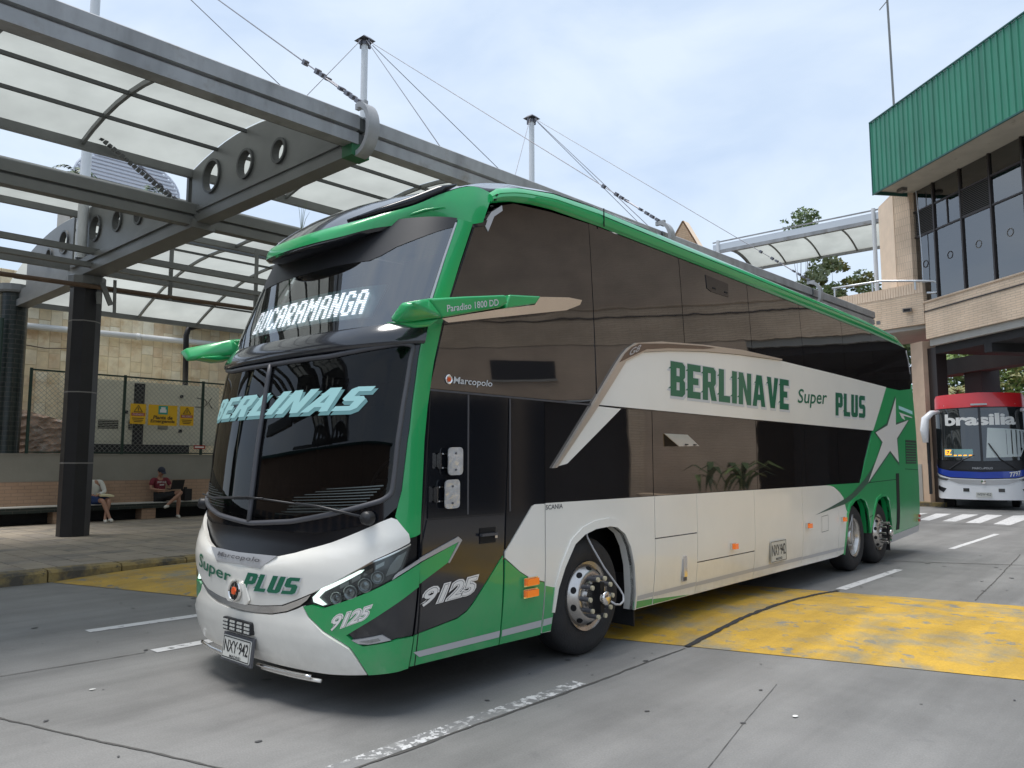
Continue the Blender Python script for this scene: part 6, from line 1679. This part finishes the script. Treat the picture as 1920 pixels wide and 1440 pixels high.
# mirrors like white ears, wipers, an open door leaf
for sg in (1, -1):
    P = [(sg*1.22, .35, 3.45), (sg*1.42, .1, 3.42), (sg*1.62, .0, 3.2), (sg*1.66, -.02, 2.8), (sg*1.64, -.02, 2.35)]
    o = MB().tube(P, [.07, .10, .13, .14, .09], 10).build('mirror', 'bus2_white', b2, smooth=True)
    MB().tube([f2(sg*.5, 1.4, .05), f2(sg*.25, 1.75, .05), f2(sg*.10, 2.3 if sg > 0 else 1.9, .05)], .02, 6).build('wiper', 'bus2_dark', b2)
MB().box(-1.62, -1.55, .2, 1.1, .5, 2.9).build('open_door', 'bus2_dark', b2); MB().box(-1.63, -1.62, .3, 1.0, 1.6, 2.8).build('door_pane', 'bus2_glass', b2)
MB().box(-1.25, 1.25, .6, 12, 3.94, 4.05).build('roof', 'bus2_red', b2)
MB().box(-1.2, 1.2, .7, 12, .38, .9).build('underside', 'dark_hole', b2)
MB().box(-1.28, 1.28, 11.9, 12, .4, 3.9).build('back_wall', 'bus2_white', b2)
b2.scale = (1.06, 1.05, 1.02)

# ================================================================== PEOPLE
def skin_fig(name, J, E, m, parent, root, sub=2):
    names = list(J); idx = {k: i for i, k in enumerate(names)}
    me = bpy.data.meshes.new(name); me.from_pydata([J[k][:3] for k in names], [(idx[a], idx[b]) for a, b in E], []); me.materials.append(MATS[m])
    o = link(bpy.data.objects.new(name, me), parent)
    sk = o.modifiers.new('skin', 'SKIN'); sk.use_smooth_shade = True
    if not me.skin_vertices: me.attributes.new('skin_vertex', 'FLOAT_VECTOR', 'POINT') if False else None
    bm = bmesh.new(); bm.from_mesh(me); ly = bm.verts.layers.skin.verify(); bm.verts.ensure_lookup_table()
    for k in names:
        r = J[k][3]; v = bm.verts[idx[k]][ly]; v.radius = (r, r) if not isinstance(r, tuple) else r; v.use_root = (k == root)
    bm.to_mesh(me); bm.free()
    sd = o.modifiers.new('sub', 'SUBSURF'); sd.levels = sub; sd.render_levels = sub
    dg = bpy.context.evaluated_depsgraph_get(); nm = bpy.data.meshes.new_from_object(o.evaluated_get(dg))
    o.modifiers.clear(); old = o.data; o.data = nm; nm.materials.clear(); nm.materials.append(MATS[m])
    for p in nm.polygons: p.use_smooth = True
    return o
def ell(name, c, r, m, parent, M=None, n=14, cut=None):
    V = []; F = []; k = n*2
    for i in range(n+1):
        th = math.pi*i/n
        for j in range(k):
            ph = 2*math.pi*j/k; v = Vector((r[0]*math.sin(th)*math.cos(ph), r[1]*math.sin(th)*math.sin(ph), r[2]*math.cos(th)))
            V.append((M @ v if M else v)+Vector(c))
    for i in range(n):
        for j in range(k):
            if cut and (i+.5)/n > cut: continue
            F.append((i*k+j, i*k+(j+1) % k, (i+1)*k+(j+1) % k, (i+1)*k+j))
    return mk(name, V, F, m, parent, True)
def lerp(a, b, t): return tuple(a[i]+(b[i]-a[i])*t for i in range(3))
def person(label, P, tops, bottoms, hairm, cap=None, sleeve=1.0, dress=False, shoes='shoe_white'):
    """P: named joints. Body, clothes and head are built around them; the figure faces +X or as posed."""
    root = empty('person', P['pelvis'], label=label, cat='person')
    rel = {k: tuple(v[i]-P['pelvis'][i] for i in range(3)) for k, v in P.items()}
    J = {}
    def a(k, r): J[k] = (*rel[k], r)
    a('pelvis', .115); J['waist'] = (*lerp(rel['pelvis'], rel['chest'], .5), .10); a('chest', .118); a('neck', .052); a('head', .075)
    E = [('pelvis', 'waist'), ('waist', 'chest'), ('chest', 'neck'), ('neck', 'head')]
    for s in 'LR':
        a('sh'+s, .056); a('el'+s, .038); a('wr'+s, .028); J['ha'+s] = (*rel['ha'+s], .022)
        E += [('chest', 'sh'+s), ('sh'+s, 'el'+s), ('el'+s, 'wr'+s), ('wr'+s, 'ha'+s)]
        a('hip'+s, .085); a('kn'+s, .058); J['ca'+s] = (*lerp(rel['kn'+s], rel['an'+s], .35), .056); a('an'+s, .036); a('to'+s, .03)
        E += [('pelvis', 'hip'+s), ('hip'+s, 'kn'+s), ('kn'+s, 'ca'+s), ('ca'+s, 'an'+s), ('an'+s, 'to'+s)]
        # fingers, short bent chains rooted in the palm
        w, h = Vector(rel['wr'+s]), Vector(rel['ha'+s]); d = (h-w).normalized(); sd = d.cross(Vector((0, 0, 1)))
        if sd.length < .1: sd = Vector((0, 1, 0))
        sd.normalize()
        for q, (o_, l) in enumerate(((-.024, .055), (-.008, .065), (.008, .062), (.022, .05))):
            k = 'f%d%s' % (q, s); J[k] = (*(h+sd*o_+d*l*.55), .0085); J[k+'t'] = (*(h+sd*o_+d*l+Vector((0, 0, -.018))), .0075); E += [('ha'+s, k), (k, k+'t')]
        J['th'+s] = (*(w+d*.045+sd*(.035 if s == 'L' else -.035)), .010); J['tt'+s] = (*(w+d*.075+sd*(.048 if s == 'L' else -.048)), .0085); E += [('wr'+s, 'th'+s), ('th'+s, 'tt'+s)]
    skin_fig('body', J, E, 'skin', root, 'pelvis')
    # shirt
    K = {}; g_ = .016
    K['p'] = (*lerp(rel['pelvis'], rel['chest'], .08), .125); K['w'] = (*lerp(rel['pelvis'], rel['chest'], .5), .122); K['c'] = (*rel['chest'], .132); K['n'] = (*lerp(rel['chest'], rel['neck'], .7), .07)
    e = [('p', 'w'), ('w', 'c'), ('c', 'n')]
    for s in 'LR':
        K['s'+s] = (*rel['sh'+s], .072); K['m'+s] = (*lerp(rel['sh'+s], rel['el'+s], .75), .062); e += [('c', 's'+s), ('s'+s, 'm'+s)]
        if sleeve > 1:
            K['e'+s] = (*rel['el'+s], .054); K['f'+s] = (*lerp(rel['el'+s], rel['wr'+s], .9), .040); e += [('m'+s, 'e'+s), ('e'+s, 'f'+s)]
    skin_fig('shirt', K, e, tops, root, 'c')
    K = {'p': (*rel['pelvis'], .135)}; e = []
    for s in 'LR':
        K['h'+s] = (*rel['hip'+s], .108); K['k'+s] = (*lerp(rel['hip'+s], rel['kn'+s], .78), .085); e += [('p', 'h'+s), ('h'+s, 'k'+s)]
    skin_fig('skirt' if dress else 'shorts', K, e, bottoms, root, 'p')
    for s in 'LR':
        an, to = rel['an'+s], rel['to'+s]; d = Vector(to)-Vector(an); heel = (an[0]-d.x*.25, an[1]-d.y*.25, an[2]-.05)
        K = {'a': (*heel, .042), 'b': (*lerp(an, to, .5), .046), 'c': (*to, .040), 'd': (to[0]+d.x*.35, to[1]+d.y*.35, to[2]+d.z*.2, .030)}
        skin_fig('shoe', K, [('a', 'b'), ('b', 'c'), ('c', 'd')], shoes, root, 'b')
    # head with face
    hd = Vector(rel['head']); fw = Vector(P['look']).normalized() if 'look' in P else Vector((1, 0, 0))
    up = Vector((0, 0, 1)); rt = fw.cross(up).normalized(); up = rt.cross(fw)
    M = Matrix((fw, rt, up)).transposed()
    h = ell('head', hd, (.098, .078, .118), 'skin', root, M)
    def at(f, r, u): return hd+fw*f+rt*r+up*u
    ell('nose', at(.100, 0, -.012), (.016, .012, .022), 'skin', h, M, 6)
    for q in (-1, 1):
        ell('eye', at(.086, q*.032, .008), (.010, .012, .008), 'hair_dark', h, M, 6); ell('ear', at(-.005, q*.079, -.005), (.022, .01, .032), 'skin', h, M, 6)
    ell('mouth', at(.090, 0, -.052), (.008, .024, .006), 'sign_red', h, M, 6)
    ell('hair', at(-.012, 0, .016), (.104, .087, .112), hairm, root, M, 14, .56)
    if cap:
        ell('cap', at(0, 0, .03), (.114, .096, .105), cap, root, M, 14, .52)
        c = MB(); c.add([at(.06, -.075, .035), at(.06, .075, .035), at(.18, .05, .015), at(.19, 0, .02), at(.18, -.05, .015), at(.06, -.075, .045), at(.06, .075, .045), at(.18, .05, .025), at(.19, 0, .03), at(.18, -.05, .025)], [(0, 1, 2, 3, 4), (9, 8, 7, 6, 5)]+[(i, i+5, (i+1) % 5+5, (i+1) % 5) for i in range(5)]); c.build('cap_peak', cap, root)
    return root
man = person('man in dark red shirt and dark cap seated with a laptop', dict(pelvis=(-17.18, 6.50, .755), chest=(-17.26, 6.48, 1.12), neck=(-17.22, 6.48, 1.30), head=(-17.15, 6.48, 1.43), look=(1, .05, -.45),
    shL=(-17.22, 6.67, 1.23), elL=(-17.10, 6.76, .98), wrL=(-16.90, 6.66, .95), haL=(-16.84, 6.61, .95), shR=(-17.22, 6.29, 1.23), elR=(-17.14, 6.20, .97), wrR=(-16.93, 6.38, .93), haR=(-16.86, 6.43, .94),
    hipL=(-17.10, 6.60, .745), knL=(-16.68, 6.78, .72), anL=(-16.72, 6.78, .28), toL=(-16.58, 6.76, .215), hipR=(-17.10, 6.42, .745), knR=(-16.64, 6.84, .88), anR=(-16.58, 6.44, .56), toR=(-16.50, 6.34, .50)),
    'shirt_red', 'short_black', 'hair_dark', 'cap_blue')
MXF = Matrix(((0, 0, 1, .135), (1, 0, 0, 0), (0, 1, 0, 0), (0, 0, 0, 1)))
text_flat('shirt_print', 'SPORT CLUB', Matrix.Translation((-.07, -.13, .36)) @ MXF @ Matrix.Translation((0, 0, 0)), .24, .055, 'print_white', man, bold=.03)
MB().box(.078, .082, -.07, .05, .30, .325).build('shirt_print', 'print_white', man)
lp = empty('laptop', (-16.80, 6.72, .955), label='black open laptop on the lap of the man in red', cat='laptop')
MB().box(-.13, .10, -.17, .17, 0, .018).build('keyboard_base', 'laptop_black', lp)
MB().add([(.10, -.17, .018), (.10, .17, .018), (.17, .18, .25), (.17, -.16, .25), (.108, -.17, .018), (.108, .17, .018), (.178, .18, .25), (.178, -.16, .25)], [(0, 1, 2, 3), (7, 6, 5, 4), (0, 4, 5, 1), (1, 5, 6, 2), (2, 6, 7, 3), (3, 7, 4, 0)]).build('screen_lid', 'laptop_black', lp)
person('woman in white top and blue skirt half hidden by the dark column', dict(pelvis=(-17.18, 4.88, .755), chest=(-17.14, 4.74, 1.10), neck=(-17.08, 4.64, 1.27), head=(-17.0, 4.56, 1.38), look=(1, -.25, -.5),
    shL=(-17.08, 4.92, 1.19), elL=(-16.98, 4.98, .93), wrL=(-16.82, 4.78, .86), haL=(-16.76, 4.72, .85), shR=(-17.06, 4.54, 1.20), elR=(-16.95, 4.46, .96), wrR=(-16.82, 4.58, .87), haR=(-16.77, 4.62, .86),
    hipL=(-17.10, 4.98, .745), knL=(-16.66, 4.98, .70), anL=(-16.50, 4.84, .27), toL=(-16.38, 4.82, .21), hipR=(-17.10, 4.80, .745), knR=(-16.64, 4.82, .71), anR=(-16.42, 4.92, .29), toR=(-16.28, 4.92, .23)),
    'shirt_white', 'skirt_blue', 'hair_dark', sleeve=2, dress=True)
tag(MB().add([(-17.0, 4.78, .86), (-17.0, 5.10, .83), (-16.72, 5.12, .80), (-16.72, 4.78, .82), (-17.0, 4.78, .90), (-17.0, 5.10, .87), (-16.72, 5.12, .84), (-16.72, 4.78, .86)], [(3, 2, 1, 0), (4, 5, 6, 7), (0, 1, 5, 4), (1, 2, 6, 5), (2, 3, 7, 6), (3, 0, 4, 7)]).build('folded_jacket', 'shirt_yellow'), 'pale yellow folded jacket on the lap of the seated woman', 'jacket')
tag(MB().box(-17.1, -16.85, 7.02, 7.22, .63, .95).box(-17.0, -16.9, 7.05, 7.1, .95, 1.0).build('backpack', 'short_black'), 'small black backpack on the bench beside the man', 'backpack')
person('coach driver in pale shirt faintly seen behind the windscreen', dict(pelvis=(-.62, 1.68, 1.55), chest=(-.62, 1.70, 1.93), neck=(-.62, 1.68, 2.11), head=(-.62, 1.65, 2.26), look=(.1, -1, -.1),
    shL=(-.43, 1.67, 2.03), elL=(-.36, 1.50, 1.78), wrL=(-.45, 1.18, 1.68), haL=(-.47, 1.12, 1.67), shR=(-.81, 1.67, 2.03), elR=(-.88, 1.50, 1.78), wrR=(-.79, 1.18, 1.68), haR=(-.77, 1.12, 1.67),
    hipL=(-.53, 1.62, 1.53), knL=(-.50, 1.18, 1.50), anL=(-.50, 1.05, 1.10), toL=(-.50, .92, 1.05), hipR=(-.71, 1.62, 1.53), knR=(-.74, 1.18, 1.50), anR=(-.74, 1.05, 1.10), toR=(-.74, .92, 1.05)),
    'shirt_pale_blue', 'short_black', 'hair_dark', shoes='short_black')

# ================================================================== TREES AND PLANTS
def leaves(name, blobs, n, size, m, parent, seed, flat=.5, asp=2.0):
    r = random.Random(seed); V = []; F = []
    tot = sum(b[3]*b[4]*b[5] for b in blobs)
    for (cx, cy, cz, rx, ry, rz) in blobs:
        k = int(n*rx*ry*rz/tot)
        for _ in range(k):
            while True:
                u = Vector((r.uniform(-1, 1), r.uniform(-1, 1), r.uniform(-1, 1)))
                if .12 < u.length < 1: break
            u = u*(u.length**-.35)
            p = Vector((cx+u.x*rx, cy+u.y*ry, cz+u.z*rz))
            d = Vector((r.gauss(0, 1), r.gauss(0, 1), r.gauss(0, .6)-.2)).normalized(); w = d.cross(Vector((r.gauss(0, 1), r.gauss(0, 1), r.gauss(0, 1)+flat))).normalized()
            s = size*r.uniform(.6, 1.3); i = len(V)
            V += [p-d*s, p-w*s/asp, p+d*s, p+w*s/asp]; F.append((i, i+1, i+2, i+3))
    return mk(name, V, F, m, parent)
def tree(label, loc, h, crown, n, size, mats, seed, trunk=.16, group='trees around the terminal', kind='leafy_tree', limbs=5):
    t = empty(kind, loc, label=label, cat='tree', group=group); r = random.Random(seed)
    tb = MB(); pts = [Vector((0, 0, 0))]
    for i in range(1, 7): pts.append(Vector((r.uniform(-.05, .05)*h*.4, r.uniform(-.05, .05)*h*.4, h*.62*i/6)))
    tb.tube(pts, [trunk*(1-.1*i) for i in range(7)], 8)
    for b in crown[:limbs*2]:
        s = pts[r.randrange(3, 7)]; e = Vector(b[:3]); mid = (s+e)/2+Vector((0, 0, -.1*h*.2)); tb.tube([s, mid, e], [trunk*.3, trunk*.18, trunk*.06], 6)
    tb.build('trunk', 'bark', t, smooth=True)
    for q, m in enumerate(mats): leaves('crown', crown[q::len(mats)] or crown, n//len(mats), size, m, t, seed+q)
    return t
def crown(cx, cy, cz, rx, ry, rz, k, s, seed):
    r = random.Random(seed); out = []
    for _ in range(k):
        while True:
            u = Vector((r.uniform(-1, 1), r.uniform(-1, 1), r.uniform(-1, 1)))
            if u.length < 1: break
        q = s*r.uniform(.55, 1.2); out.append((cx+u.x*rx, cy+u.y*ry, cz+u.z*rz, q, q, q*.75))
    return out
tree('sparse tree top showing above the white walkway roof', (-11.9, 39, 0), 15, crown(0, 0, 15.0, 1.1, 1.0, .8, 22, .34, 3), 800, .12, ['leaf_pale', 'leaf_mid'], 3, .07)
tree('light green tree below the white walkway roof', (-9.6, 38, 0), 10, crown(-.2, 0, 10.7, 2.4, 1.6, 1.6, 46, .5, 4), 4200, .13, ['leaf_mid', 'leaf_pale', 'leaf_yellow'], 4, .1)
tree('small pale tree at the left of the walkway posts', (-13.0, 40, 0), 9.6, crown(0, 0, 11.0, 1.3, 1, .8, 18, .4, 5), 900, .12, ['leaf_pale'], 5, .08)
tree('dark round tree crown just above the brick parapet', (-9.3, 44, 0), 9, crown(0, 0, 9.6, 1.3, 1.3, .9, 16, .7, 6), 3000, .11, ['leaf_dark', 'leaf_mid'], 6)
k = 0
for x, y, h, m, lab in ((-9.2, 47, 11, ['leaf_dark', 'leaf_mid', 'leaf_pale'], 'dark green tree under the building just right of the bus tail'), (-5.6, 52, 11, ['leaf_light', 'leaf_mid'], 'bright green tree framed by the underpass left of the dark pier'), (-1.5, 50, 11, ['leaf_light', 'leaf_mid', 'leaf_yellow'], 'bright tree seen above the red coach roof'), (3.5, 54, 11, ['leaf_mid', 'leaf_dark'], 'green tree beyond the underpass at the right edge'), (-14, 56, 11, ['leaf_mid', 'leaf_dark'], 'tree hidden behind the bus tail'), (9, 52, 11, ['leaf_mid', 'leaf_light'], 'tree further right beyond the underpass')):
    k += 1; tree(lab, (x, y, 0), h, crown(0, 0, h*.52, 3.0, 2.2, h*.45, 48, 1.0, 30+k), 7000, .17, m, 40+k, .16)
def palm(label, loc, h, n, L, m, seed, trunk=.12):
    t = empty('palm_tree', loc, label=label, cat='tree', group='palms'); r = random.Random(seed)
    MB().tube([(0, 0, 0), (.1, 0, h*.5), (.05, .05, h)], [trunk, trunk*.8, trunk*.7], 8).build('trunk', 'bark', t, smooth=True)
    for q in range(n):
        a = 6.283*q/n+r.uniform(-.2, .2); el = r.uniform(.1, 1.1); d = Vector((math.cos(a), math.sin(a), 0)); P = []
        for i in range(8):
            s = i/7; P.append(Vector((.05, .05, h))+d*L*s*math.cos(el*.6)+Vector((0, 0, L*(math.sin(el)*s-1.0*s*s))))
        V = []; F = []
        for i in range(7):
            p, p2_ = P[i], P[i+1]; w = Vector((-d.y, d.x, 0))*(L*.19*math.sin(math.pi*(i+1)/8.2))
            for sg in (1, -1):
                for f_ in (0, .5):
                    c = p.lerp(p2_, f_); j = len(V); V += [c, c.lerp(p2_, .6), c+w*sg+(p2_-p)*.7+Vector((0, 0, -.06*L))]; F.append((j, j+1, j+2))
        mk('frond', V, F, m, t)
palm('pale palm fronds hanging behind the underpass left of the red coach roof', (-5.0, 41, 0), 5.3, 13, 1.8, 'leaf_yellow', 1)
palm('feathery palm top between the two canopies nearer the mast', (-33, 12.2, 0), 14.6, 13, 1.3, 'leaf_dark', 2)
palm('feathery palm top between the two canopies at the far left', (-33, 8.9, 0), 14.7, 11, 1.3, 'leaf_dark', 3)
# weeds and an epiphyte growing on the canopy
for i, (p, lab) in enumerate((((-8.45, 5.1, 6.02), 'thin weed sprouting on the canopy gutter behind the bus roof'), ((-13.6, 3.0, 5.98), 'weed growing on the beam above the dark column'))):
    w = MB(); r = random.Random(50+i)
    for q in range(5):
        d = Vector((r.uniform(-.15, .15), r.uniform(-.1, .45), r.uniform(.35, .75))); w.tube([Vector(p), Vector(p)+d*.5+Vector((0, 0, .08)), Vector(p)+d], [.006, .005, .002], 4)
    tag(w.build('weed', 'leaf_mid', recalc=False), lab, 'weed')
# planter of broad leaves in front of the building, mirrored in the coach glass
pl = empty('planter', (7.0, 18.9, 0), math.atan2(UY, UX), label='brick planter with broad leaved plants opposite the bus', cat='planter')
MB().box(-2, 2.4, -.5, .5, 0, .7).build('trough', 'brick_tan', pl, uv=wall_uv)
r = random.Random(9)
for q in range(26):
    a = r.uniform(0, 6.283); b = Vector((r.uniform(-.9, .5), r.uniform(-.3, .3), .7)); d = Vector((math.cos(a), math.sin(a), 0)); L = r.uniform(.7, 1.3); w = Vector((-d.y, d.x, 0))*.11
    P = [b, b+d*.3*L+Vector((0, 0, .55*L)), b+d*.7*L+Vector((0, 0, .8*L)), b+d*1.1*L+Vector((0, 0, .6*L))]
    mk('leaf_blade', [P[0], P[1]-w*.7, P[1]+w*.7, P[2]-w, P[2]+w, P[3]], [(0, 1, 2), (1, 3, 4, 2), (3, 5, 4)], 'leaf_mid' if q % 2 else 'leaf_dark', pl)
# unseen hall added behind the camera to darken the windscreen reflections
hall = empty('added_hall', (-20, -34, 0), label='long brick hall added out of view to darken the windscreen reflections', cat='building')
MB().box(-40, 50, -6, 0, 0, 8).build('wall', 'brick_low', hall, uv=wall_uv)
MB().box(-41, 51, -7, .8, 8, 8.5).build('roof', 'green_metal_edge', hall)
for k in range(18): MB().box(-38+k*4.6, -35+k*4.6, -.02, .03, .3, 3.6).build('doorway', 'bus2_dark', hall)
